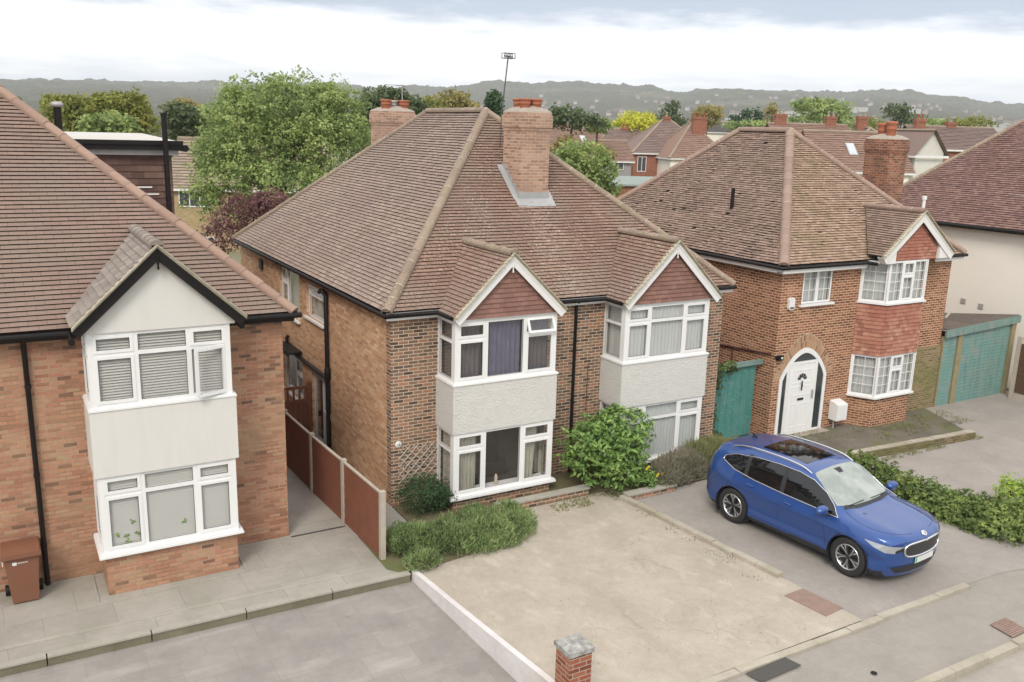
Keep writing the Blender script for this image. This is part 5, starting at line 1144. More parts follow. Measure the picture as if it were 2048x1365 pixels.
def patch(mb, poly, O, A, B, D, cell=.06, off=.004, m=0):
    """lay a flat outline onto the body: poly in plane coordinates (a, b), thrown along D"""
    O = V3(O); A = V3(A); B = V3(B); D = V3(D).normalized(); a0 = min(p[0] for p in poly); a1 = max(p[0] for p in poly); b0 = min(p[1] for p in poly); b1 = max(p[1] for p in poly)
    na = max(1, math.ceil((a1-a0)/cell)); nb2 = max(1, math.ceil((b1-b0)/cell)); ca = (a1-a0)/na; cb = (b1-b0)/nb2; cache = {}
    def hit(p):
        k = (round(p[0], 5), round(p[1], 5))
        if k not in cache:
            loc, nrm, idx, dist = bvh.ray_cast(O+A*p[0]+B*p[1], D)
            cache[k] = None if loc is None else loc+(nrm if nrm.dot(D) < 0 else -nrm)*off
        return cache[k]
    for i in range(na):
        for j in range(nb2):
            q = clip(clip(clip(clip(poly, 0, a0+i*ca, True), 0, a0+(i+1)*ca, False), 1, b0+j*cb, True), 1, b0+(j+1)*cb, False)
            if len(q) < 3: continue
            h = [hit(p) for p in q]
            if any(x is None for x in h): continue
            mb.face(h, m, .5, None, False)
def line_on(pts, O, A, B, D, off=.006, step=.04, closed=False):
    out = []; pts = pts+[pts[0]] if closed else pts
    for a, b in zip(pts, pts[1:]):
        n = max(1, int(math.hypot(b[0]-a[0], b[1]-a[1])/step))
        for k in range(n):
            t = k/n; p = (a[0]+(b[0]-a[0])*t, a[1]+(b[1]-a[1])*t); loc, nrm, i_, d_ = bvh.ray_cast(V3(O)+V3(A)*p[0]+V3(B)*p[1], V3(D))
            if loc is not None: out.append(loc+(nrm if nrm.dot(V3(D)) < 0 else -nrm)*off)
    return out
def smoothp(pts, per=4, closed=True):
    n = len(pts); out = []
    for i in range(n if closed else n-1):
        p0, p1, p2, p3 = (pts[(i-1) % n], pts[i], pts[(i+1) % n], pts[(i+2) % n]) if closed else (pts[max(i-1, 0)], pts[i], pts[i+1], pts[min(i+2, n-1)])
        for k in range(per):
            t = k/per; out.append(tuple(.5*((2*p1[d])+(-p0[d]+p2[d])*t+(2*p0[d]-5*p1[d]+4*p2[d]-p3[d])*t*t+(-p0[d]+3*p1[d]-3*p2[d]+p3[d])*t**3) for d in (0, 1)))
    if not closed: out.append(pts[-1])
    return out
DLO = [(1.08, 1.04), (.5, 1.06), (-.2, 1.075), (-.9, 1.105), (-1.45, 1.165), (-1.80, 1.275), (-1.78, 1.35), (-1.52, 1.445), (-1.0, 1.52), (-.45, 1.553), (.02, 1.548), (.35, 1.49), (.66, 1.34)]
for sgn in (-1, 1):
    fr_ = ((0, sgn*2, 0), (1, 0, 0), (0, 0, 1), (0, -sgn, 0))
    mb = MB(); patch(mb, DLO, *fr_, cell=.035, off=.007); w_ = cpart('side_window', mb, CARGLASS)
    mb = MB(); ln = line_on(DLO, *fr_, off=.010, closed=True); mb.tube(ln+[ln[0]], .0085, 6); cpart('window_trim', mb, CHROME, w_)
    for xa, wd in ((-.22, .05), (-1.13, .045)): mb = MB(); patch(mb, [(xa-wd, 1.085), (xa+wd, 1.085), (xa+wd-.04, 1.535), (xa-wd-.04, 1.535)], *fr_, cell=.035, off=.009); cpart('window_pillar', mb, CLAD, w_)
    # shut lines and creases
    mb = MB()
    for L_ in ([(.86, .985), (.84, .75), (.88, .50), (.86, .37)], [(-.23, 1.03), (-.22, .7), (-.25, .37)], [(-1.16, 1.12), (-1.12, .92), (-.98, .80)], [(.86, .37), (-.9, .37)]):
        ln = line_on(smoothp(L_, 3, False), *fr_, off=-.001, step=.05)
        if len(ln) > 1: mb.tube(ln, .0055, 4)
    cpart('door_gap', mb, CLAD)
    for xa, z in ((.02, .935), (-.93, .99)):
        ln = line_on([(xa-.11, z), (xa+.11, z-.012)], *fr_, off=.02, step=.04); mb = MB(); mb.tube(ln, [.012, .018, .018, .012][:len(ln)] if len(ln) == 4 else .016, 8); cpart('door_handle', mb, CP)
    # wheel arch rim
    mb = MB()
    for wx in WHX:
        a = [(wx+(ARC+.028)*math.cos(t*math.pi/24), WR_+(ARC+.028)*math.sin(t*math.pi/24)) for t in range(-2, 27)]; b_ = [(wx+(ARC-.003)*math.cos(t*math.pi/24), WR_+(ARC-.003)*math.sin(t*math.pi/24)) for t in range(-2, 27)]
        for k in range(len(a)-1): patch(mb, [a[k], a[k+1], b_[k+1], b_[k]], *fr_, cell=.5, off=.005)
        rows_ = [[V3((wx+ARC*math.cos(t*math.pi/16), sgn*yy, WR_+ARC*math.sin(t*math.pi/16))) for t in range(-3, 20)] for yy in (.93, .55)]; mb.grid(rows_, 0, .5, True)
        mb.face([(wx+ARC*math.cos(t*math.pi/12), sgn*.55, WR_+ARC*math.sin(t*math.pi/12)) for t in range(24)]); cpart('arch_trim', mb, CLAD); mb = MB()
    # mirror
    mb = MB(); prof = []
    c = V3((.85, sgn*1.04, 1.15)); rws = []
    for i in range(9):
        ph = math.pi*i/8; rws.append([c+V3((-.085*math.cos(ph)*1.0, .145*math.sin(ph)**.6*math.cos(t*math.pi/8), .095*math.sin(ph)**.6*math.sin(t*math.pi/8))) for t in range(16)])
    mb.grid(rws, 0, .5, True, True); mm = cpart('door_mirror', mb, CP); mb = MB(); mb.tube([(.89, sgn*.89, 1.04), (.87, sgn*.97, 1.06), (.85, sgn*1.02, 1.07)], [.035, .03, .03], 8); cpart('mirror_foot', mb, CLAD, mm)
    # roof rail
    ln = []
    for k in range(26):
        x = .22-1.95*k/25; loc, nrm, i_, d_ = bvh.ray_cast(V3((x, sgn*.60, 3)), V3((0, 0, -1))); e = min(1, 6*k/25, 6*(25-k)/25); ln.append(loc+V3((0, 0, .004+.035*math.sin(e*math.pi/2))))
    mb = MB(); mb.tube(ln, .016, 8); cpart('roof_rail', mb, CHROME)
    # headlamp wrapped round the corner
    dv = V3((-.75, -sgn*.66, 0)).normalized(); Av = V3((-dv.y, dv.x, 0))*(-1); Av = V3((.66*sgn, -.75, 0)) if False else V3((dv.y, -dv.x, 0))
    O_ = V3((1.85, sgn*.62, 0))-dv*2.4
    def ab(x, y): p = V3((fx(x), y, 0))-V3((1.85, sgn*.62, 0)); return p.dot(Av)
    HL = [(ab(2.18, sgn*.49), .815), (ab(2.18, sgn*.49), .735), (ab(2.10, sgn*.64), .695), (ab(1.98, sgn*.78), .715), (ab(1.84, sgn*.87), .78), (ab(1.66, sgn*.91), .875), (ab(1.82, sgn*.84), .865), (ab(2.02, sgn*.70), .835)]
    mb = MB(); patch(mb, HL, O_, Av, (0, 0, 1), dv, cell=.05, off=.006); hl = cpart('headlight', mb, LAMP)
    mb = MB(); HI = [(p[0], p[1]-.0) for p in (HL[1], HL[2], HL[3], (HL[3][0]*.9, HL[3][1]+.03), (HL[2][0], HL[2][1]+.045), HL[0])]; patch(mb, [HL[0], HL[1], HL[2], (HL[2][0]*1.0, HL[2][1]+.05)], O_, Av, (0, 0, 1), dv, cell=.05, off=.009); cpart('lamp_bezel', mb, CLAD, hl)
    # front corner air curtain
    mb = MB() if False else MB(); FC = [(ab(2.02, sgn*.70), .42), (ab(2.02, sgn*.70), .30), (ab(1.90, sgn*.80), .27), (ab(1.88, sgn*.815), .44)]
    # tail lamp
    mb = MB(); patch(mb, [(-2.10, .98), (-2.32, .93), (-2.34, .80), (-2.16, .86)], *fr_, cell=.06, off=.006); cpart('tail_light', mb, plain('red_lens', (.10, .005, .006), .15))
# windscreen, sunroof, bonnet lines
top = ((0, 0, 3), (1, 0, 0), (0, 1, 0), (0, 0, -1))
WS = [(1.06, 0), (1.045, .35), (.99, .62), (.93, .715), (.60, .665), (.33, .60), (.245, .545), (.23, 0), (.245, -.545), (.33, -.60), (.60, -.665), (.93, -.715), (.99, -.62), (1.045, -.35)]
mb = MB(); patch(mb, WS, *top, cell=.045, off=.006); ws = cpart('windscreen', mb, WSGLASS)
mb = MB(); patch(mb, [(1.13, 0), (1.12, .35), (1.06, .66), (.99, .62), (1.045, .35), (1.06, 0), (1.045, -.35), (.99, -.62), (1.06, -.66), (1.12, -.35)], *top, cell=.09, off=.004); cpart('scuttle', mb, CLAD)
mb = MB(); patch(mb, [(.30, -.09), (.30, .09), (.42, .06), (.42, -.06)], *top, cell=.06, off=.008); cpart('mirror_mount', mb, CLAD, ws)
mb = MB()
for y0_, y1_ in ((.1, .55), (-.5, -.05)): ln = line_on([(1.03, y0_), (1.02, y1_)], *top, off=.02); mb.tube(ln, .008, 5)
cpart('wiper', mb, CLAD, ws)
mb = MB(); patch(mb, [(-.05, .42), (-.05, -.42), (-1.15, -.42), (-1.15, .42)], *top, cell=.1, off=.004); cpart('sunroof', mb, CARGLASS)
mb = MB()
for sgn in (-1, 1):
    ln = line_on(smoothp([(1.10, sgn*.66), (1.45, sgn*.755), (1.80, sgn*.70), (2.06, sgn*.52), (2.17, sgn*.2)], 3, False), *top, off=-.001); mb.tube(ln, .005, 4)
cpart('bonnet_gap', mb, CLAD)
mb = MB(); c = V3((-1.72, 0, 1.625)); mb.face([c+V3((.10, 0, -.03)), c+V3((-.08, .02, -.03)), c+V3((-.08, 0, .07)), c+V3((-.03, 0, .05))]); mb.face([c+V3((.10, 0, -.03)), c+V3((-.08, -.02, -.03)), c+V3((-.08, 0, .07)), c+V3((-.03, 0, .05))]); cpart('roof_antenna', mb, CLAD)
# nose
fnt = ((4, 0, 0), (0, 1, 0), (0, 0, 1), (-1, 0, 0))
GR = smoothp([(0, .855), (.07, .868), (.36, .862), (.48, .815), (.50, .73), (.44, .625), (.2, .60), (0, .598), (-.2, .60), (-.44, .625), (-.50, .73), (-.48, .815), (-.36, .862), (-.07, .868)], 3)
mb = MB(); patch(mb, GR, *fnt, cell=.06, off=.008); gr = cpart('grille', mb, plain('grille_black', (.03, .028, .03), .45, .3, 60))
mb = MB(); ln = line_on(GR, *fnt, off=.014, closed=True); mb.tube(ln+[ln[0]], .020, 8); cpart('grille_surround', mb, CHROME, gr)
mb = MB(); patch(mb, [(.70, .42), (.58, .29), (-.58, .29), (-.70, .42), (-.34, .445), (.34, .445)], *fnt, cell=.03, off=.006); cpart('lower_intake', mb, CLAD)
mb = MB(); mb.box(fx(2.262), fx(2.275), -.26, .26, .455, .565); pl_ = cpart('number_plate', mb, plain('plate_white', (.66, .66, .64), .4)); mb = MB(); mb.box(fx(2.2755), fx(2.278), -.26, -.222, .456, .564); cpart('green_band', mb, plain('plate_green', (.02, .42, .16), .4), pl_)
loc, nrm, i_, d_ = bvh.ray_cast(V3((fx(2.205), 0, 3)), V3((0, 0, -1)))
bn_ = V3((.55, 0, .83)); ta = V3((0, 1, 0)); tb = bn_.cross(ta); mb = MB(); cc = (loc if loc is not None else V3((2.2, 0, .86)))+bn_*.012
rws = [[cc+bn_*h_+(ta*math.cos(k*math.pi/10)+tb*math.sin(k*math.pi/10))*r_ for k in range(20)] for r_, h_ in ((.058, -.012), (.058, .004), (.046, .006))]; mb.grid(rws, 0, .5, True, True); mb.face(rws[-1], 0); bd = cpart('bonnet_badge', mb, CHROME)
mb = MB(); mb.face([cc+bn_*.008+ta*a+tb*b_ for a, b_ in ((-.022, -.03), (.004, -.03), (.030, .0), (.004, .028), (-.006, .012), (.008, 0), (-.008, -.012))]); cpart('badge_emblem', mb, plain('badge_dark', (.10, .13, .12), .4), bd)
# wheels
def wheel(wx, sgn):
    yc = sgn*.80; t = MB(); W = .225
    t.lathe([(.245, -W/2+.02), (.30, -W/2), (.357, -W/2+.012), (.378, -W/2+.035), (.380, 0), (.378, W/2-.035), (.357, W/2-.012), (.30, W/2), (.245, W/2-.02)], (wx, yc, WR_), 40, axis='y')
    w_ = cpart('wheel', t, TYRE); r_ = MB(); yo = sgn*(W/2-.025)
    r_.lathe([(.252, -W/2*sgn*-1*0+yo*-.6), (.250, yo+sgn*.012), (.232, yo+sgn*.012), (.225, yo*.3)], (wx, yc, WR_), 40, 0, axis='y'); r_.lathe([(.228, yo*.3), (.0, yo*.3)], (wx, yc, WR_), 24, 1, axis='y')
    for k in range(5):
        a = k*2*math.pi/5+.35+(.5 if wx > 0 else 0)
        def q(r, da, h): return (wx+r*math.cos(a+da), yc+h, WR_+r*math.sin(a+da))
        for s_ in (-1, 1):
            r_.face([q(.045, s_*.25, yo*.82), q(.14, s_*.14, yo*.92), q(.238, s_*.30, yo), q(.236, s_*.12, yo), q(.14, s_*.05, yo*.90), q(.05, s_*.05, yo*.80)], 0)
            r_.face([q(.045, s_*.25, yo*.80), q(.236, s_*.47, yo*.95), q(.238, s_*.30, yo*.97), q(.14, s_*.14, yo*.88)], 1)
        r_.face([q(.05, -.2, yo*.78), q(.236, -.12, yo*.95), q(.236, .12, yo*.95), q(.05, .2, yo*.78)], 1)
    r_.lathe([(.052, yo*.3), (.052, yo*.86), (.03, yo*.92), (0, yo*.92)], (wx, yc, WR_), 16, 1, axis='y')
    cpart('rim', r_, [RIMS, RIMD], w_)
for wx in WHX:
    for sgn in (-1, 1): wheel(wx, sgn)
mb = MB(); mb.box(-2.0, 2.0, -.6, .6, .19, .30); cpart('underbody', mb, CLAD)
# ================================================================== VEGETATION
BARK = plain('bark', (.09, .07, .05), .95, .3, 8, .01)
L_ASH = leafmat('leaf_ash', [(0, (.05, .075, .028)), (.35, (.11, .15, .05)), (.65, (.19, .235, .08)), (1, (.29, .33, .13))], lump=.55)
L_OLIVE = leafmat('leaf_olive', [(0, (.055, .065, .015)), (.5, (.13, .14, .03)), (1, (.21, .20, .05))])
L_DARK = leafmat('leaf_dark', [(0, (.03, .042, .02)), (.5, (.06, .082, .036)), (1, (.10, .125, .055))])
L_BROWN = leafmat('leaf_brownish', [(0, (.09, .075, .03)), (.5, (.17, .15, .05)), (1, (.25, .21, .08))])
L_PURP = leafmat('leaf_purple', [(0, (.04, .018, .020)), (.5, (.10, .045, .045)), (1, (.19, .11, .09))])
L_YEL = leafmat('leaf_yellow', [(0, (.22, .22, .02)), (.5, (.38, .36, .03)), (1, (.52, .48, .06))])
L_LAUR = leafmat('leaf_laurel', [(0, (.022, .045, .012)), (.4, (.065, .11, .028)), (.75, (.125, .185, .05)), (1, (.25, .30, .12))], .22, .32, lump=2.2, gain=2.45)
L_ROSE = leafmat('leaf_rosemary', [(0, (.05, .07, .03)), (.45, (.115, .155, .062)), (.8, (.18, .225, .10)), (1, (.27, .25, .15))], lump=1.8, gain=2.15)
L_CONIF = leafmat('leaf_conifer', [(0, (.012, .03, .012)), (.6, (.035, .065, .028)), (1, (.07, .11, .045))])
L_LAV = leafmat('leaf_dry_lavender', [(0, (.075, .07, .05)), (.5, (.15, .14, .10)), (1, (.24, .215, .165))], lump=2)
L_IVY = leafmat('leaf_ivy', [(0, (.035, .055, .018)), (.5, (.10, .14, .04)), (.8, (.19, .235, .065)), (1, (.30, .31, .10))], lump=1.6, gain=1.75)
L_YG = leafmat('leaf_yellow_green', [(0, (.12, .18, .03)), (.5, (.22, .30, .05)), (1, (.34, .40, .09))])
L_GRASS = leafmat('leaf_grass', [(0, (.08, .09, .045)), (.5, (.15, .16, .075)), (1, (.24, .235, .12))])
def leaf(mb, p, n, size, asp=.55, m=0, tone=None):
    n = n.normalized(); a = n.cross(V3((UR(-1, 1), UR(-1, 1), UR(-1, 1))));
    if a.length < .05: a = n.cross(V3((0, 0, 1))+n*.3)
    a.normalize(); b = n.cross(a); L = size*UR(.7, 1.25); w = L*asp
    mb.face([p-a*L*.5, p+b*w*.5+n*L*.06, p+a*L*.5, p-b*w*.5+n*L*.06], m, random.random() if tone is None else tone)
def rdir():
    z = UR(-1, 1); a = UR(0, 2*math.pi); s = math.sqrt(1-z*z); return V3((s*math.cos(a), s*math.sin(a), z))
def crown(mb, blobs, n, size, clump=9, csize=.28, shell=.55, asp=.6, up=.35, m=0, under=1.0):
    """leaf clumps spread through a union of ellipsoids; blobs = (centre, (rx, ry, rz))"""
    vol = [b[1][0]*b[1][1]*b[1][2] for b in blobs]; tot = sum(v**.67 for v in vol); nc = max(1, n//clump)
    for b, v in zip(blobs, vol):
        c = V3(b[0]); R3 = b[1]
        for _ in range(int(nc*v**.67/tot)+1):
            d = rdir()
            if d.z < -.3 and random.random() < under*.5: d.z = -d.z*.6
            rr = shell+(1.04-shell)*random.random()**.6; rr *= 1+.30*noise.noise(d*2.3+c*.37)+.12*noise.noise(d*6+c)
            q = c+V3((d.x*R3[0], d.y*R3[1], d.z*R3[2]))*rr; cl = csize*UR(.6, 1.4); tn = random.random()
            for k in range(clump):
                e = rdir()*cl*random.random()**.5; e.z *= .6
                leaf(mb, q+e, d*.5+rdir()*.8+V3((0, 0, up)), size, asp, m, min(1, max(0, tn*.6+random.random()*.4)))
def trunk_mb(base, top, r0, limbs, spread):
    b = MB(); base = V3(base); top = V3(top); mid = base.lerp(top, .5)+V3((UR(-.1, .1), UR(-.1, .1), 0)); b.tube([base, mid, top], [r0, r0*.75, r0*.45], 9)
    for i in range(limbs):
        t = UR(.45, .95); s = base.lerp(top, t); a = UR(0, 6.28); e = s+V3((math.cos(a)*spread*UR(.5, 1), math.sin(a)*spread*UR(.5, 1), spread*UR(.5, 1.0)))
        b.tube([s, s.lerp(e, .5)+V3((0, 0, spread*.1)), e], [r0*.4, r0*.25, r0*.08], 6)
    return b
def tree(label, blobs, n, size, lm, base, name='broadleaf_tree', cat='tree', group=None, r0=.2, limbs=6, csize=.4, clump=9, shell=.5, extra=None):
    t = thing(name, label, cat, base, 0, group); c = MB(); crown(c, blobs, n, size, clump, csize, shell); 
    if extra: extra(c)
    part('crown', c, lm, t); top = sum((V3(b[0]) for b in blobs), V3())/len(blobs); hgt = max(b[1][2] for b in blobs)
    part('trunk', trunk_mb(base, top, r0, limbs, hgt*.7), BARK, t); return t
def px_blob(u, v, dep, ru, rv, ry=None):
    c = at(u, v, dep); k = dep/F_PX; return (tuple(c), (ru*k, (ry if ry else ru)*k, rv*k))
# --- the big ash behind the middle roof
D_ = 44
bl = [px_blob(570, 235, D_, 125, 85), px_blob(520, 300, D_, 120, 70), px_blob(640, 290, D_, 110, 85), px_blob(465, 350, D_-1, 80, 60), px_blob(590, 370, D_-1, 110, 60), px_blob(660, 225, D_+1, 70, 60), px_blob(480, 235, D_+1, 60, 55), px_blob(690, 260, D_+2, 50, 55), px_blob(420, 400, D_-1, 42, 42), px_blob(440, 300, D_, 55, 40), px_blob(475, 195, D_, 34, 24), px_blob(712, 285, D_+1, 34, 40), px_blob(650, 195, D_, 50, 28), px_blob(560, 185, D_, 45, 26), px_blob(520, 420, D_-2, 60, 34), px_blob(640, 400, D_-1, 50, 34)]
def sprays(c):
    for (u, v) in ((560, 165), (580, 150), (598, 143), (612, 150), (630, 160), (655, 165), (672, 160), (690, 168), (545, 172), (480, 178), (500, 172)):
        p = at(u, v, D_)
        for k in range(9):
            q = p+V3((UR(-.35, .35), UR(-.35, .35), UR(-.6, .25)))
            for _ in range(4): leaf(c, q+rdir()*.12, rdir(), .2, .4)
g0 = at(560, 400, D_); tree('large light green ash tree rising behind the middle and left roofs', bl, 52000, .17, L_ASH, (g0.x, g0.y, .3), r0=.32, limbs=14, csize=.34, clump=11, shell=.40, extra=sprays)
bl = [px_blob(495, 425, 38, 62, 42), px_blob(455, 470, 38, 50, 40), px_blob(545, 405, 38, 40, 26), px_blob(530, 440, 38, 50, 40)]
g0 = at(490, 470, 38); tree('purple-leaved small tree below the big ash', bl, 6500, .13, L_PURP, (g0.x, g0.y, .2), name='purple_tree', r0=.1, csize=.25)
BG = 'trees beyond the rooftops'
def bgt(label, u, v, dep, ru, rv, lm, n, size, parts_=None, name='broadleaf_tree', base_z=1.0, cs=None, shell=.5, r0=.2):
    bl = [px_blob(u, v, dep, ru, rv)]
    for (du, dv, a, b) in (parts_ or []): bl.append(px_blob(u+du, v+dv, dep, a, b))
    c = at(u, v, dep); return tree(label, bl, n, size, lm, (c.x, c.y, base_z), name=name, group=BG, csize=cs or size*1.6, shell=shell, r0=r0)
bgt('olive tree directly behind the black cowled flue', 150, 232, 66, 55, 42, L_OLIVE, 3600, .36, [(-35, -12, 28, 28), (30, 15, 40, 35)])
bgt('olive-gold tree with twiggy top between the two black roof pipes', 240, 222, 66, 52, 34, L_OLIVE, 4200, .34, [(-28, -15, 30, 20), (25, 5, 35, 40), (45, 30, 25, 30)])
bgt('fresh green low tree just above the flat dormer roof', 215, 252, 58, 48, 24, L_ASH, 2600, .30, [(-30, 5, 25, 20), (30, 5, 30, 22)])
bgt('bluish green tree right of the tall black soil pipe', 362, 246, 72, 32, 38, L_DARK, 2600, .36, [(10, -10, 20, 20)])
bgt('light green tree between the soil pipe and the big ash', 410, 250, 74, 45, 36, L_ASH, 2800, .36, [(20, 10, 30, 30)])
bgt('brownish tree top on the skyline right of the soil pipe', 368, 218, 120, 28, 18, L_BROWN, 1200, .5)
bgt('dark green tree left of the rear chimney', 765, 212, 62, 46, 38, L_DARK, 4200, .3, [(-28, 20, 24, 36), (25, -10, 30, 22), (60, 10, 30, 26)])
bgt('olive tree just right of the rear chimney', 850, 222, 78, 28, 26, L_OLIVE, 1500, .4, [(25, 8, 22, 18)])
bgt('tall brownish-gold tree behind the middle ridge', 905, 212, 84, 34, 32, L_BROWN, 2400, .42, [(-22, 12, 26, 20), (30, 12, 30, 20)])
bgt('slim dark conifer left of the aerial mast', 988, 214, 60, 16, 30, L_CONIF, 2200, .22, [(0, -15, 10, 17), (2, 20, 18, 22)], name='conifer_tree')
bgt('dark green trees right of the central chimney', 1140, 238, 92, 36, 22, L_DARK, 1900, .42, [(40, 8, 30, 16), (-25, 0, 20, 24)])
bgt('mid green tree low behind the dark tree right of the chimney', 1195, 250, 98, 24, 13, L_ASH, 900, .42)
bgt('large bushy green garden tree right of the central chimney', 1165, 315, 42, 48, 38, L_ASH, 5200, .20, [(-25, 20, 40, 45), (35, 35, 35, 40), (5, 60, 50, 30), (45, 75, 32, 28), (10, 95, 40, 30)])
bgt('brownish autumn bush against the right side of the chimney', 1130, 300, 46, 30, 30, L_BROWN, 1700, .2, [(0, 30, 30, 30), (70, 10, 26, 20)])
bgt('bright yellow-green tree behind the brick semis', 1275, 252, 135, 42, 25, L_YEL, 2800, .5, [(25, 10, 22, 17), (-25, -3, 18, 12)])
bgt('pointed green tree behind the pyramid roof', 1342, 228, 150, 20, 26, L_DARK, 1300, .55, [(0, 18, 30, 18)])
bgt('rounded brownish-green tree left of the brick semis chimney', 1415, 232, 150, 28, 20, L_BROWN, 1200, .55)
for i, (u, v, a, b) in enumerate(((1473, 241, 10, 9), (1492, 234, 9, 13), (1514, 233, 9, 13))): bgt(('smallest', 'middle', 'rightmost')[i]+' of three dark pointed conifers above the mossy ridge', u, v, 160, a, b, L_CONIF, 420, .55, [(0, b, a*1.2, b*.7)], name='conifer_tree')
bgt('low green tree under the three dark conifers', 1500, 252, 158, 50, 10, L_ASH, 900, .55)
bgt('reddish-brown thin tree right of the three conifers', 1545, 228, 130, 14, 18, L_BROWN, 500, .4)
bgt('wide bright green domed tree above the right rooftops', 1640, 222, 140, 52, 24, L_ASH, 4200, .5, [(-20, -8, 35, 18), (28, 2, 34, 22), (0, 20, 60, 16)])
bgt('dark olive tree behind the red chimney pot', 1795, 228, 150, 26, 18, L_DARK, 1100, .55, [(20, 12, 26, 12)])
for i, u in enumerate((1735, 1860, 1905, 1950)): bgt(('olive', 'mid green', 'sparse olive', 'yellowish green')[i]+' tree low on the skyline '+('right of the domed tree', 'just right of the red chimney pot', 'above the far roofs', 'beside the purplish ridge')[i], u, 252-(4 if i == 3 else 0), 170, 34, 14, (L_OLIVE, L_ASH, L_OLIVE, L_OLIVE)[i], 700, .6)
# low belt of hedge and tree tops between the far roofs and the hill
bt = MB()
for k in range(300):
    u = UR(1050, 2050); dep = UR(190, 360); c = at(u, 252, dep); c.z = UR(3.5, 8.5); rr = UR(3, 7.5); crown(bt, [(tuple(c), (rr, rr, rr*UR(.6, .9)))], 70, 1.1, 7, 1.3, .5)
for k in range(90):
    u = UR(-60, 760); dep = UR(140, 300); c = at(u, 240, dep); c.z = UR(3.5, 8.5); rr = UR(3, 7); crown(bt, [(tuple(c), (rr, rr, rr*UR(.6, .9)))], 80, .9, 7, 1.2, .5)
setting('far_tree_belt', bt, leafmat('leaf_far', [(0, (.03, .045, .018)), (.5, (.07, .09, .032)), (1, (.12, .13, .05))]), 'stuff', 'belt of distant tree tops beyond the rooftops')
# --- the laurel
lb = thing('laurel_bush', 'round glossy laurel bush in front of the right-hand bay', 'bush', (12.75, 16.9, 0))
c = MB(); BL = [((12.55, 16.95, 1.02), (.98, .80, .82)), ((13.05, 16.95, 1.25), (.92, .78, .78)), ((12.75, 16.8, .60), (.85, .7, .5))]
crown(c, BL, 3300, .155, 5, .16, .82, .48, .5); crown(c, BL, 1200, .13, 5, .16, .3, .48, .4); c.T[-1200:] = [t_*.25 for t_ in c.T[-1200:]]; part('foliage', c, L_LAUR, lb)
part('stem', trunk_mb((12.75, 16.85, 0), (12.75, 16.9, .8), .05, 5, .5), BARK, lb)
def shrub_spiky(name, label, blobs, n, L, lm, base, lean=.35, w=.012, shell=.35, cat='shrub', group=None):
    t = thing(name, label, cat, base, 0, group); c = MB(); vol = [b[1][0]*b[1][1] for b in blobs]; tot = sum(vol)
    for b, v in zip(blobs, vol):
        cc = V3(b[0])
        for _ in range(int(n*v/tot)):
            d = rdir(); d.z = abs(d.z)*.9+.0; rr = shell+(1-shell)*random.random()**.5; rr *= 1+.12*noise.noise(d*4+cc)
            p = cc+V3((d.x*b[1][0], d.y*b[1][1], d.z*b[1][2]))*rr; dr = (d*.6+V3((UR(-lean, lean), UR(-lean, lean), .9))).normalized(); s = dr.cross(rdir()).normalized()
            tn = min(1, max(0, .5+.5*noise.noise(p*2.2)+UR(-.3, .3))); l = L*UR(.6, 1.3)
            c.face([p-s*w, p+s*w, p+dr*l*.7+s*w*.8, p+dr*l, p+dr*l*.7-s*w*.8], 0, tn)
            for k in range(3):
                q = p+dr*l*UR(.1, .8); e = (dr*.7+rdir()*.8).normalized()*.05; s2 = e.cross(rdir()).normalized()*.008; c.face([q-s2, q+s2, q+e], 0, tn)
    part('foliage', c, lm, t)
    b = MB()
    for k in range(14): x = UR(-.5, .5); y = UR(-.4, .4); b0 = V3(blobs[k % len(blobs)][0])+V3((x*.6, y*.6, 0)); b0.z = .01; b.tube([b0, b0+V3((UR(-.15, .15), UR(-.15, .15), .3))], .012, 4)
    part('stem', b, BARK, t); return t
RB = []
_r5 = random.Random(3)
for k in range(44):
    x = 6.70+2.9*_r5.random(); y = 15.12+(x-6.75)*.09+_r5.random()*(1.15 if x < 9 else .9); RB.append(((x, y, .02), (_r5.uniform(.28, .42), _r5.uniform(.28, .42), _r5.uniform(.30, .62))))
RSH = shrub_spiky('rosemary_shrub', 'sprawling bright green rosemary along the front of the concrete drive', RB, 21000, .10, L_ROSE, (8.2, 15.8, 0), w=.011, lean=.7)
c = MB(); crown(c, [(b[0], (b[1][0]*.9, b[1][1]*.9, b[1][2]*.82)) for b in RB], 4200, .055, 7, .07, .5, .3, .3); part('old_growth', c, leafmat('leaf_rosemary_old', [(0, (.06, .05, .03)), (.5, (.13, .11, .07)), (1, (.21, .18, .12))]), RSH)
cf = thing('conifer_shrub', 'dark green dwarf conifer below the lattice trellis', 'shrub', (7.95, 17.45, 0)); c = MB(); crown(c, [((7.95, 17.45, .48), (.60, .45, .48)), ((8.35, 17.5, .32), (.4, .4, .36))], 5200, .075, 9, .10, .45, .3, .2); part('foliage', c, L_CONIF, cf)
part('stem', trunk_mb((7.95, 17.45, 0), (7.95, 17.45, .5), .04, 4, .25), BARK, cf)
shrub_spiky('lavender_shrub', 'brownish dried lavender mound between the laurel and the blue car', [((14.55, 16.55, .0), (.68, .5, .62)), ((15.15, 16.75, .0), (.62, .5, .60)), ((14.1, 16.4, .0), (.4, .4, .45))], 8500, .20, L_LAV, (14.7, 16.6, 0), w=.008)
shrub_spiky('border_shrub', 'greenish wispy shrub behind the rear of the blue car', [((15.9, 17.2, 0), (.55, .5, .6)), ((16.6, 17.3, 0), (.6, .5, .55)), ((17.2, 17.0, 0), (.6, .5, .45))], 6500, .20, L_GRASS, (16.5, 17.2, 0), w=.009)
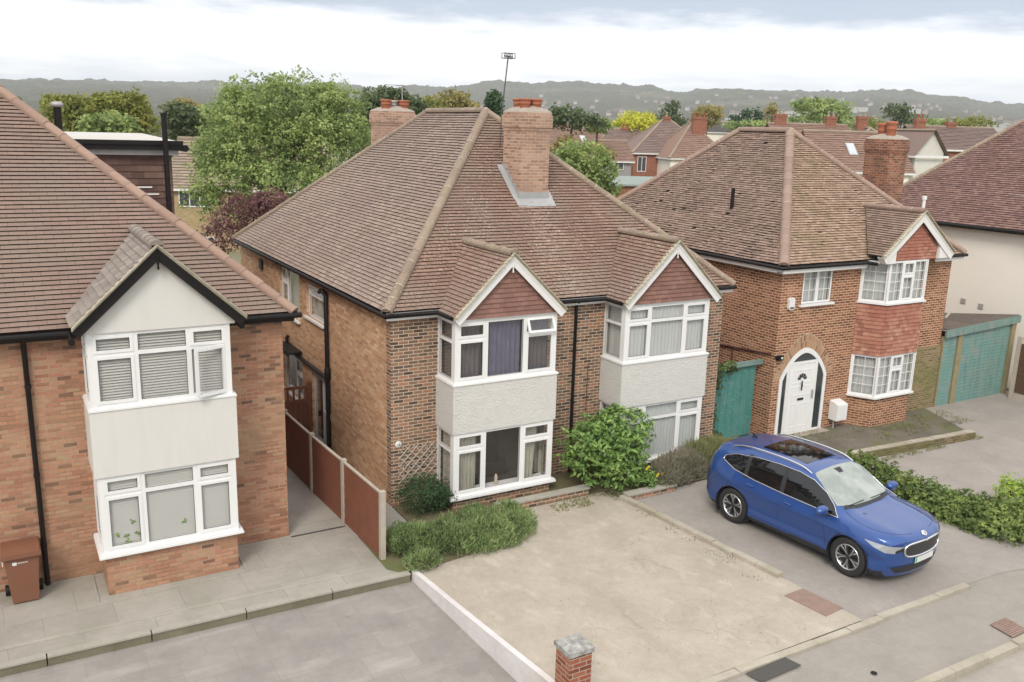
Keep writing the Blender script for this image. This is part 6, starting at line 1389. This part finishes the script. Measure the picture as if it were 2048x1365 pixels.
fp = thing('flowering_plant', 'leafy plant with small yellow flowers at the foot of the laurel', 'plant', (13.55, 16.35, 0)); c = MB(); crown(c, [((13.5, 16.38, .22), (.42, .3, .30)), ((13.9, 16.4, .2), (.3, .25, .25))], 1100, .08, 5, .08, .4, .5, .5); part('foliage', c, L_LAUR, fp)
b = MB(); YF_ = plain('yellow_petal', (.72, .55, .02), .6)
for (x, y, z) in ((13.42, 16.2, .62), (13.48, 16.2, .66), (13.72, 16.15, .40), (13.76, 16.15, .44), (13.95, 16.2, .40)):
    for k in range(6): a = k*math.pi/3; b.face([(x, y, z), (x+.035*math.cos(a), y-.01, z+.035*math.sin(a)), (x+.04*math.cos(a+.5), y-.012, z+.04*math.sin(a+.5)), (x+.02*math.cos(a+1), y, z+.02*math.sin(a+1))])
part('flower', b, YF_, fp)
# --- ivy strip between the drives
iv = MB(); path = [(20.5, 15.75, .25), (20.3, 14.8, .40), (20.0, 13.7, .58), (19.9, 12.7, .80), (20.1, 11.8, 1.0), (20.6, 11.0, 1.15), (21.4, 10.3, 1.2), (22.6, 9.9, 1.1)]
BLI = []
for (a, b_) in zip(path, path[1:]):
    for t in (0, .33, .66): BLI.append(((a[0]+(b_[0]-a[0])*t, a[1]+(b_[1]-a[1])*t, -.28+.10), ((a[2]+(b_[2]-a[2])*t)*UR(.9, 1.15), (a[2]+(b_[2]-a[2])*t)*UR(.9, 1.1), UR(.36, .52))))
ivt = thing('ivy_hedge', 'low straggling ivy hedge strip between the two tarmac drives', 'hedge', (20, 12.5, -.3)); crown(iv, BLI, 26000, .095, 6, .10, .45, .7, .6); part('foliage', iv, L_IVY, ivt)
b = MB()
for (a, b_) in zip(path, path[1:]): b.tube([(a[0], a[1], -.25), ((a[0]+b_[0])/2+.05, (a[1]+b_[1])/2, -.15), (b_[0], b_[1], -.25)], .03, 6)
part('stem', b, BARK, ivt)
ys = thing('upright_shrub', 'yellow-green upright shrub in the hedge at the right edge', 'shrub', (21.6, 11.8, -.3)); c = MB(); crown(c, [((21.5, 11.85, .15), (.28, .28, .50)), ((22.1, 11.7, .1), (.3, .3, .42)), ((21.8, 11.2, 0), (.5, .4, .36))], 2600, .085, 6, .08, .4, .5, .5); part('foliage', c, L_YG, ys)
part('stem', trunk_mb((21.6, 11.8, -.3), (21.6, 11.8, .3), .03, 5, .3), BARK, ys)
cl = thing('climbing_ivy', 'dark ivy climbing the corner of the semis beside the teal gate', 'climber', (17.5, 18.6, -.2)); c = MB(); crown(c, [((17.62, 18.7, .5), (.22, .30, .9)), ((17.75, 18.75, 1.6), (.28, .3, .5)), ((18.2, 18.85, 1.95), (.6, .16, .22)), ((17.6, 18.4, .0), (.3, .4, .35))], 2600, .09, 6, .10, .5, .7, .3); part('foliage', c, L_DARK, cl)
c = MB(); crown(c, [((17.9, 18.8, 2.05), (.35, .2, .16)), ((18.5, 18.85, 2.08), (.25, .14, .10))], 500, .08, 6, .08, .5, .7, .5); part('new_growth', c, L_IVY, cl)
wd = MB()
def tufts(mb, x0, x1, y0, y1, n, L=.07, z=0):
    for _ in range(n):
        x = UR(x0, x1); y = UR(y0, y1)
        if noise.noise(V3((x*1.6, y*1.6, 3))) < -.02: continue
        b0 = V3((x, y, zg(x)+z)); 
        for k in range(4): d = V3((UR(-.5, .5), UR(-.5, .5), 1)).normalized()*L*UR(.5, 1.4); s = V3((UR(-1, 1), UR(-1, 1), 0)).normalized()*.008; mb.face([b0-s, b0+s, b0+d], 0, random.random())
tufts(wd, 20.0, 26.2, 15.4, 15.9, 1400, .06); tufts(wd, 22.8, 27.6, 16.6, 17.9, 1100, .07); tufts(wd, 19.4, 22.5, 17.2, 18.3, 700, .05); tufts(wd, 10.8, 14.2, 16.1, 16.6, 700, .06); tufts(wd, 12.5, 13.0, 11.5, 16.0, 300, .03); tufts(wd, 17, 19.8, 15.6, 17.5, 900, .07)
setting('weeds', wd, L_GRASS, 'stuff', 'weeds and moss tufts along the walls and edges')
lt = MB()
def litter(x0, x1, y0, y1, n, zf):
    for _ in range(n): x = UR(x0, x1); y = UR(y0, y1); leaf(lt, V3((x, y, zf(x, y)+.006)), V3((UR(-.2, .2), UR(-.2, .2), 1)), UR(.015, .045), .7)
litter(-1, 6.4, 15.05, 15.16, 60, lambda x, y: -.145); litter(-1, 6.6, 11, 15, 45, lambda x, y: -.15-.06*(15.1-y)); litter(10.5, 13.2, 16.0, 16.6, 160, lambda x, y: .02); litter(7.4, 13, 9.6, 16, 120, lambda x, y: .002); litter(13.5, 18, 9.6, 15, 60, lambda x, y: -.03)
litter(21, 25.5, 14, 15.6, 60, lambda x, y: -.29)
setting('leaf_litter', lt, leafmat('dead_leaf', [(0, (.16, .10, .05)), (.5, (.30, .22, .12)), (1, (.55, .47, .36))]), 'stuff', 'scattered dead leaves and crumbs on the drives')
# little pale figurine behind the lower window glass
fg = MB(); fg.lathe([(0, 0), (.045, .0), (.05, .05), (.035, .12), (.045, .17), (.03, .21), (.012, .25), (0, .26)], (9.86, 17.46, .402), 14); solo('figurine', fg, plain('pale_china', (.5, .42, .32), .4), 'small pale figurine on the sill inside the dark lower window', 'figurine', (9.86, 17.46, .402))
_pl = solo('window_plant', lv, L_LAUR, 'few leaves of a houseplant against the lower blinds of the orange brick house', 'plant', (1.6, YF+.04, 1.0))
# ================================================================== HOUSES BEHIND
def P2(v): return V3((v.x, v.y, 0))
R_A = tilemat('far_roof_brown', [(0, (.18, .125, .105)), (1, (.25, .175, .15))], patch=(.20, .15, .135)); R_B = tilemat('far_roof_tan', [(0, (.22, .135, .10)), (1, (.30, .19, .145))], patch=(.24, .16, .125)); R_C = tilemat('far_roof_slate', [(0, (.10, .09, .088)), (1, (.15, .135, .13))]); R_D = tilemat('far_roof_buff', [(0, (.25, .195, .145)), (1, (.33, .26, .20))], lichen=(.45, .4, .3), lich_amt=.5, lich_thr=.6)
B_FAR = brickmat('far_brick', [(0, (.24, .085, .05)), (1, (.36, .14, .085))], (.36, .22, .16)); B_YEL = brickmat('yellow_brick', [(0, (.36, .26, .13)), (1, (.48, .36, .20))], (.45, .38, .26))
FARG = plain('far_glass', (.05, .055, .06), .2, .2, 3, spec=.8)
def bg_house(label, corner, yaw, wid, dep, ze, rh, roofm, wallm, form='hip', wins=(), wins_side=(), chim=(), base=.6, overhang=.35, skylight=None, name='house', tile=True):
    """corner = the near corner at eaves height; wid runs along local +x, dep along local +y"""
    t = thing(name, label, 'house', (corner.x, corner.y, base), yaw); H = ze-base
    b = MB(); b.box(0, wid, 0, dep, -1.5, H, skip='t')
    if form == 'gable_x': 
        for x in (0, wid): b.face([(x, 0, H), (x, dep, H), (x, dep/2, H+rh*(1-.01))])
    if form == 'gable_y':
        for y in (0, dep): b.face([(0, y, H), (wid, y, H), (wid/2, y, H+rh*.99)])
    part('wall', b, wallm, t, local=True)
    o = overhang; e = H-o*.5*rh/max(min(wid, dep)/2, .1); x0, x1, y0, y1 = -o, wid+o, -o, dep+o; T = H+rh
    if form == 'hip':
        if wid >= dep: h = (dep+2*o)/2; A, B = V3((x0+h, dep/2, T)), V3((x1-h, dep/2, T)); pl = [[(x0, y0, e), (x1, y0, e), B, A], [(x1, y1, e), (x0, y1, e), A, B], [(x0, y1, e), (x0, y0, e), A], [(x1, y0, e), (x1, y1, e), B]]
        else: h = (wid+2*o)/2; A, B = V3((wid/2, y0+h, T)), V3((wid/2, y1-h, T)); pl = [[(x0, y1, e), (x0, y0, e), A, B], [(x1, y0, e), (x1, y1, e), B, A], [(x0, y0, e), (x1, y0, e), A], [(x1, y1, e), (x0, y1, e), B]]
        hips = [((x0, y0, e), A), ((x1, y0, e), B if wid >= dep else A), ((x0, y1, e), A if wid >= dep else B), ((x1, y1, e), B), (A, B)]
    elif form == 'gable_x': A, B = V3((x0, dep/2, T)), V3((x1, dep/2, T)); pl = [[(x0, y0, e), (x1, y0, e), B, A], [(x1, y1, e), (x0, y1, e), A, B]]; hips = [(A, B)]
    else: A, B = V3((wid/2, y0, T)), V3((wid/2, y1, T)); pl = [[(x0, y1, e), (x0, y0, e), A, B], [(x1, y0, e), (x1, y1, e), B, A]]; hips = [(A, B)]
    r = MB()
    for q in pl:
        if tile and V3(q[0]).y < dep*.6: roof_plane(r, q, .30, .45, .05, 0, 0, rough=.01)
        else: r.face(q, 0, .5)
    rf = part('roof', r, roofm, t, local=True); rd = MB()
    for a, b2 in hips:
        if (V3(a)-V3(b2)).length > .3: ridge(rd, a, b2, .16, 1.2)
    part('ridge_tiles', rd, [RIDGE, MORTAR], rf)
    f = MB(); f.box(x0+.05, x1-.05, y0+.02, y0+.06, e-.18, e+.02); f.box(x0+.02, x0+.06, y0+.06, y1, e-.18, e+.02); part('fascia', f, PAINTW, t, local=True)
    for side, ws in ((0, wins), (1, wins_side)):
        for (x, z, w_, h_) in ws:
            fr = MB(); gl = MB(); gk = MB(); n = max(1, round(w_/.6)); cells = [(x+.06+i*(w_-.06)/n, x+(i+1)*(w_-.06)/n, z-base+.07, z-base+h_-.07, 'F') for i in range(n)]
            if side == 0: glazing(fr, gl, gk, (0, -.04, 0), (1, 0, 0), (0, -1, 0), x, x+w_, z-base, z-base+h_, cells, .035)
            else: glazing(fr, gl, gk, (-.04, 0, 0), (0, 1, 0), (-1, 0, 0), x, x+w_, z-base, z-base+h_, cells, .035)
            f = part('window', fr, UPVC, t, local=True); part('pane', gl, FARG, f)
    for (x, y, s_, zt, npot, pm) in chim:
        c = MB(); c.box(x-s_/2, x+s_/2, y-.35, y+.35, H-.5, zt-base); c.box(x-s_/2-.06, x+s_/2+.06, y-.41, y+.41, zt-base-.3, zt-base); cc = part('chimney', c, B_FAR, t, local=True)
        for k in range(npot): p = MB(); p.lathe([(.13, 0), (.11, .4), (.14, .42), (.14, .5), (.1, .5), (0, .48)], (x-s_/2+s_*(k+.5)/npot, y, zt-base), 10); part('chimney_pot', p, pm, cc)
    if skylight: 
        x, y, w_, l_ = skylight; k = rh/(dep/2+o); z = lambda yy: e+(yy-y0)*(T-e)/(dep/2-y0)+.06; s = MB(); s.prism([(x, y, z(y)), (x+w_, y, z(y)), (x+w_, y+l_, z(y+l_)), (x, y+l_, z(y+l_))], (0, 0, .05)); sk = part('skylight', s, LEAD, t, local=True)
        s = MB(); s.prism([(x+.08, y+.08, z(y+.08)+.055), (x+w_-.08, y+.08, z(y+.08)+.055), (x+w_-.08, y+l_-.08, z(y+l_-.08)+.055), (x+.08, y+l_-.08, z(y+l_-.08)+.055)], (0, 0, .01)); part('pane', s, plain('skylight_glass', (.5, .52, .55), .1), sk)
    return t
Yw = lambda d: math.radians(d)
c = at(1268, 303, 108); bg_house('red brick house with white windows and a brown pyramid roof beyond the ridge gap', c, Yw(-24), 10.0, 9.0, c.z, 3.9, R_A, B_FAR, wins=((.5, c.z-2.4, 1.1, 1.8), (3.0, c.z-2.6, 1.5, 2.2)), chim=((5, 4.5, .8, c.z+4.3, 1, MORTAR),), base=1.2)
c = at(1342, 313, 104); bg_house('cream-walled house with tan roof and tall red chimney next to the pyramid roof', c, Yw(-20), 7.2, 8.0, c.z, 3.9, R_B, CREAMR, wins=((1.2, c.z-1.9, 2.8, 1.7),), chim=((4.2, 2.6, 1.7, c.z+4.6, 3, TERRA),), base=1.2)
c = at(1205, 318, 100); bg_house('small gabled grey house with orange roof half hidden by the garden tree', c, Yw(-20), 3.4, 6.5, c.z, 2.0, R_B, plain('grey_boarding', (.28, .27, .26), .8), form='gable_x', wins=((1.2, c.z-1.2, 1.3, 1.1), (1.7, c.z-3.6, 1.4, .9)), base=1.2)
c = at(1185, 300, 128); bg_house('long brown-roofed house behind the small gabled grey house', c, Yw(-14), 12.5, 8, c.z, 3.0, R_A, B_FAR, chim=((6.5, 4, 1.0, c.z+3.3, 2, TERRA),), wins=((1, c.z-1.6, 1.4, 1.2),), base=1.2)
c = at(1085, 292, 118); bg_house('brown-roofed house with skylight just right of the central chimney', c, Yw(-12), 9, 7.5, c.z, 2.6, R_B, B_FAR, form='gable_x', chim=((4.2, 3.8, .9, c.z+3.0, 2, TERRA),), skylight=(5.9, .6, .8, 1.3), wins=((1, c.z-1.5, 1.4, 1.1), (5.2, c.z-1.5, 1.6, 1.1)), base=1.2)
c = at(1365, 262, 165); bg_house('pale gabled house between the two tan roofs', c, Yw(-30), 9, 7, c.z, 1.8, R_C, CREAMR, form='gable_x', base=1.2)
c = at(1640, 338, 74); bg_house('tan-roofed house with a tilted skylight right of the mossy ridge', c, Yw(-28), 7.6, 8, c.z, 3.1, R_B, CREAMR, form='gable_x', chim=(), skylight=(2.9, 1.3, .75, 1.3), base=1.0)
c = at(1562, 296, 95); bg_house('low brown roof with two cream pots left of the skylight roof', c, Yw(-26), 8.4, 8, c.z, 2.6, R_B, B_FAR, form='gable_x', chim=((1.1, 4, 1.2, c.z+3.6, 2, MORTAR), (6.8, 4, 1.1, c.z+3.5, 2, MORTAR)), base=1.0)
c = at(1700, 300, 92); bg_house('dark slate roofed house with cream gable behind the sooty chimney', c, Yw(-30), 6.0, 8, c.z, 2.3, R_C, CREAMR, form='hip', chim=((2.6, 4.5, 1.0, c.z+3.5, 2, MORTAR),), base=1.0)
c = at(1832, 306, 75); bg_house('white gabled house with brown roof right of the sooty chimney', c, Yw(-12), 2.9, 6, c.z, 1.9, R_A, plain('far_white_render', (.62, .60, .54), .8), form='gable_y', base=1.0)
c = at(1850, 296, 90); bg_house('brown-roofed house with short chimney below the purplish ridge', c, Yw(-26), 9, 8, c.z, 2.2, R_A, B_FAR, form='gable_x', chim=((1.0, 3.6, 1.0, c.z+2.9, 2, TERRA), (4.6, 4, .9, c.z+2.7, 1, LEAD)), base=1.0)
c = at(1775, 296, 112); bg_house('far house with long pale ridge behind the red pots', c, Yw(-24), 12, 7, c.z, 1.4, R_C, CREAMR, form='gable_x', base=1.0)
c = at(345, 372, 58); bg_house('yellow brick house with buff tiled roof behind the dormer', c, Yw(-22), 9.5, 8, c.z, 3.0, R_D, B_YEL, form='gable_x', wins=((.35, c.z-1.35, 2.0, 1.25), (1.6, c.z-3.9, .9, .6)), base=.3)
c = at(716, 306, 80); bg_house('brown-roofed house with a white dormer left of the rear chimney', c, Yw(-18), 7, 8, c.z, 1.7, R_A, B_FAR, form='gable_x', wins=((.2, c.z-.9, 1.6, 1.0),), base=.5)
# rear outbuilding with green-grey roof
c = at(1228, 372, 62); ob = thing('outbuilding', 'green-grey flat-roofed outbuilding in the gap between the two big roofs', 'outbuilding', (c.x, c.y, .5), Yw(-22)); b = MB(); b.prism([(-.2, -.2, c.z-.5), (4.6, -.2, c.z-.5), (4.6, 3.6, c.z-.1), (-.2, 3.6, c.z-.1)], (0, 0, .12)); part('roof', b, plain('green_grey_felt', (.24, .28, .25), .8), ob, local=True); b = MB(); b.box(0, 4.4, 0, 3.4, -2, c.z-.52); part('wall', b, B_FAR, ob, local=True)
# ================================================================== HILLS
HM, nt_, bs_ = newmat('wooded_hillside'); p_ = geo_co(nt_)
v_ = nd(nt_, 'ShaderNodeTexVoronoi', {'Vector': p_, 'Scale': .06}); f_ = nz(nt_, p_, .0035, 6, .6)
c_ = mixc(nt_, nz(nt_, p_, .05, 3, .6), (.016, .024, .012), (.155, .145, .085)); c_ = mixc(nt_, .5, c_, ramp(nt_, v_.outputs['Distance'], [(0, (1, 1, 1)), (.9, (.35, .35, .35))]), 'MULTIPLY')
c_ = mixc(nt_, ramp(nt_, f_, [(.58, (0, 0, 0)), (.64, (.45, .45, .45))]), c_, (.17, .16, .11)); nt_.links.new(c_, bs_.inputs['Base Color']); bs_.inputs['Roughness'].default_value = 1; bs_.inputs['Specular IOR Level'].default_value = 0
SKY_PX = [(-400, 172), (-150, 168), (0, 163), (60, 160), (200, 162), (330, 165), (440, 166), (560, 168), (690, 168), (720, 172), (760, 180), (820, 176), (900, 181), (980, 174), (1060, 178), (1110, 176), (1200, 178), (1290, 180), (1350, 190), (1420, 182), (1490, 180), (1600, 183), (1700, 184), (1780, 180), (1850, 188), (1920, 196), (1980, 205), (2060, 212), (2300, 215)]
prof = []
for u, v in SKY_PX: d = at(u, v, 1)-CAMP; prof.append((math.degrees(math.atan2(d.x, d.y)), d.z/math.hypot(d.x, d.y)))
def sky_t(az): return hermite(prof, az)
RT = 3000.0
def hill_z(az, r):
    top = CAM_H+sky_t(az)*RT; t = min(1, max(0, (r-750)/(RT-750))); s = t**1.5*(1-.12*math.sin(t*math.pi*2+az*.15)); z = 1.2+(top-1.2)*s
    x, y = r*math.sin(math.radians(az)), r*math.cos(math.radians(az)); z += 4*t*(1-t)*4*noise.noise(V3((x*.0016, y*.0016, 0)))
    if r > RT: z = top-(r-RT)*.02
    return z
hm = MB(); rows = []; R_ = 400.0; rs = []
while R_ < 3600: rs.append(R_); R_ *= 1.032 if R_ < 2600 else 1.012
for R_ in rs:
    row = []
    for k in range(1700):
        az = -14+k*(92/1699); x, y = R_*math.sin(math.radians(az)), R_*math.cos(math.radians(az)); z = hill_z(az, R_)
        amp = min(1, max(0, (R_-450)/300)); z += amp*(4*noise.noise(V3((x*.035, y*.035, 1)))+4.5*abs(noise.noise(V3((x*.07, y*.07, 5))))+(9*max(0, noise.noise(V3((x*.045, y*.045, 9))))+9*max(0, noise.noise(V3((x*.012, y*.012, 4)))) if R_ > 2400 else 0))
        row.append((x, y, z))
    rows.append(row)
hm.grid(rows, 0, .5, False, False, True); setting('hills', hm, HM)
# far town scattered over the hillside
tw = plain('far_white_wall', (.42, .40, .37), .8); tr2 = plain('far_roof_tint', (.16, .12, .11), .9); tg = plain('far_pale_roof', (.50, .50, .50), .8)
def town_house(w_, d_, h_, rfm, wm, label, grp, flat=False):
    t = thing('far_house', label, 'building', (0, 0, 0), 0, grp); b = MB(); b.box(-w_/2, w_/2, -d_/2, d_/2, -4, h_); part('wall', b, wm, t, local=True)
    b = MB()
    if flat: b.box(-w_/2-.3, w_/2+.3, -d_/2-.3, d_/2+.3, h_+.003, h_+.5)
    else:
        b.prism([(-w_/2-.5, -d_/2-.5, h_), (w_/2+.5, -d_/2-.5, h_), (w_/2+.5, 0, h_+3.2), (-w_/2-.5, 0, h_+3.2)], (0, 0, .2)); b.prism([(-w_/2-.5, d_/2+.5, h_), (w_/2+.5, d_/2+.5, h_), (w_/2+.5, 0, h_+3.2), (-w_/2-.5, 0, h_+3.2)], (0, 0, .2))
    part('roof', b, rfm, t, local=True); return t
GH = 'tiny houses scattered over the far hillside'; LH = 'tiny pale house on the far wooded hillside'
protoA = town_house(9, 6, 4, tr2, tw, LH, GH); protoB = town_house(8, 6, 4, tr2, plain('far_tan_wall', (.36, .28, .22), .9), LH, GH); GF = 'long pale blocks on the far hillside'; LF = 'long pale flat-roofed block on the far hillside'; protoC = town_house(55, 14, 8, tg, tw, LF, GF, True)
rs_ = random.Random(5); first = {0: True, 1: True, 2: True}
def put(proto, key, az, r, lab, ang):
    loc = (r*math.sin(math.radians(az)), r*math.cos(math.radians(az)), hill_z(az, r)+1.5)
    if first[key]: proto.location = loc; proto.rotation_euler = (0, 0, ang); first[key] = False
    else: dup(proto, loc, ang, lab)
for i in range(170):
    az = rs_.uniform(30, 62) if rs_.random() < .8 else rs_.uniform(22, 62); r = rs_.uniform(1250, 2500); k = rs_.random()*.9+.1
    put(protoA if k < .45 else protoB, 0 if k < .45 else 1, az, r, LH, rs_.uniform(-1.2, 0))
for az, r in ((46.5, 1750), (47.8, 1700), (50.2, 1900), (53.0, 1850), (55.4, 1600), (57.2, 1500), (58.6, 1450), (44.0, 1500), (38.5, 1300), (60.1, 1550)): put(protoC, 2, az, r, LF, -math.radians(az)+rs_.uniform(-.3, .3))
# ================================================================== AIR, SKY, LIGHT
hz_ = MB(); hz_.box(-2600, 4400, -600, 4400, -3, 330); HZ_M = bpy.data.materials.new('haze_air'); HZ_M.use_nodes = True; nt_ = HZ_M.node_tree
for n in list(nt_.nodes): nt_.nodes.remove(n)
o_ = nt_.nodes.new('ShaderNodeOutputMaterial'); pv = nt_.nodes.new('ShaderNodeVolumePrincipled'); pv.inputs['Density'].default_value = HAZE; pv.inputs['Color'].default_value = (.87, .90, .95, 1); pv.inputs['Anisotropy'].default_value = .0; nt_.links.new(pv.outputs[0], o_.inputs['Volume'])
setting('haze', hz_, HZ_M, 'stuff')
W = bpy.data.worlds.new('World'); scene.world = W; W.use_nodes = True; nt_ = W.node_tree
for n in list(nt_.nodes): nt_.nodes.remove(n)
o_ = nt_.nodes.new('ShaderNodeOutputWorld'); SUN_EL, SUN_AZ = math.radians(43), math.radians(220)
sk = nd(nt_, 'ShaderNodeTexSky', sky_type='NISHITA', sun_disc=False, sun_elevation=SUN_EL, sun_rotation=SUN_AZ, altitude=60, air_density=1.2, dust_density=2.0)
bg1 = nd(nt_, 'ShaderNodeBackground', {'Color': sk.outputs[0], 'Strength': .08})
g_ = nt_.nodes.new('ShaderNodeTexCoord').outputs['Generated']; sp_ = nd(nt_, 'ShaderNodeSeparateXYZ', {0: g_})
dz = math_(nt_, 'ADD', sp_.outputs[2], .10); px_ = math_(nt_, 'DIVIDE', sp_.outputs[0], dz); py_ = math_(nt_, 'DIVIDE', sp_.outputs[1], dz)
cv_ = nd(nt_, 'ShaderNodeCombineXYZ', {0: px_, 1: py_, 2: 0.0}).outputs[0]
n1 = nz(nt_, cv_, .55, 6, .55); n2 = nz(nt_, cv_, 2.2, 5, .6); el = sp_.outputs[2]
e2 = math_(nt_, 'ADD', el, math_(nt_, 'MULTIPLY', math_(nt_, 'SUBTRACT', n1, .5), .05)); e2 = math_(nt_, 'ADD', e2, math_(nt_, 'MULTIPLY', math_(nt_, 'SUBTRACT', n2, .5), .040))
col = ramp(nt_, math_(nt_, 'ADD', math_(nt_, 'MULTIPLY', e2, 2.0), .05, True), SKYR)
bg2 = nd(nt_, 'ShaderNodeBackground', {'Color': col, 'Strength': CLOUD})
mx_ = nd(nt_, 'ShaderNodeMixShader', {0: .88, 1: bg1.outputs[0], 2: bg2.outputs[0]}); nt_.links.new(mx_.outputs[0], o_.inputs[0])
sd = bpy.data.lights.new('sun', 'SUN'); so = bpy.data.objects.new('sun', sd); COL.objects.link(so); sd.energy = SUN_E; sd.angle = math.radians(20); sd.color = (1, .94, .85)
az_ = SUN_AZ; sv = V3((math.sin(az_)*math.cos(SUN_EL), math.cos(az_)*math.cos(SUN_EL), math.sin(SUN_EL))); so.rotation_euler = (-sv).to_track_quat('-Z', 'Y').to_euler(); so.location = (0, 0, 300)
scene.view_settings.view_transform = 'Standard'; scene.view_settings.look = 'None'; scene.view_settings.exposure = EXPO; scene.view_settings.gamma = 1
scene.render.engine = 'CYCLES'; scene.cycles.max_bounces = 6; scene.cycles.transparent_max_bounces = 16; scene.cycles.volume_bounces = 1; scene.cycles.diffuse_bounces = 5; scene.cycles.caustics_reflective = False; scene.cycles.caustics_refractive = False
scene.cycles.use_denoising = True
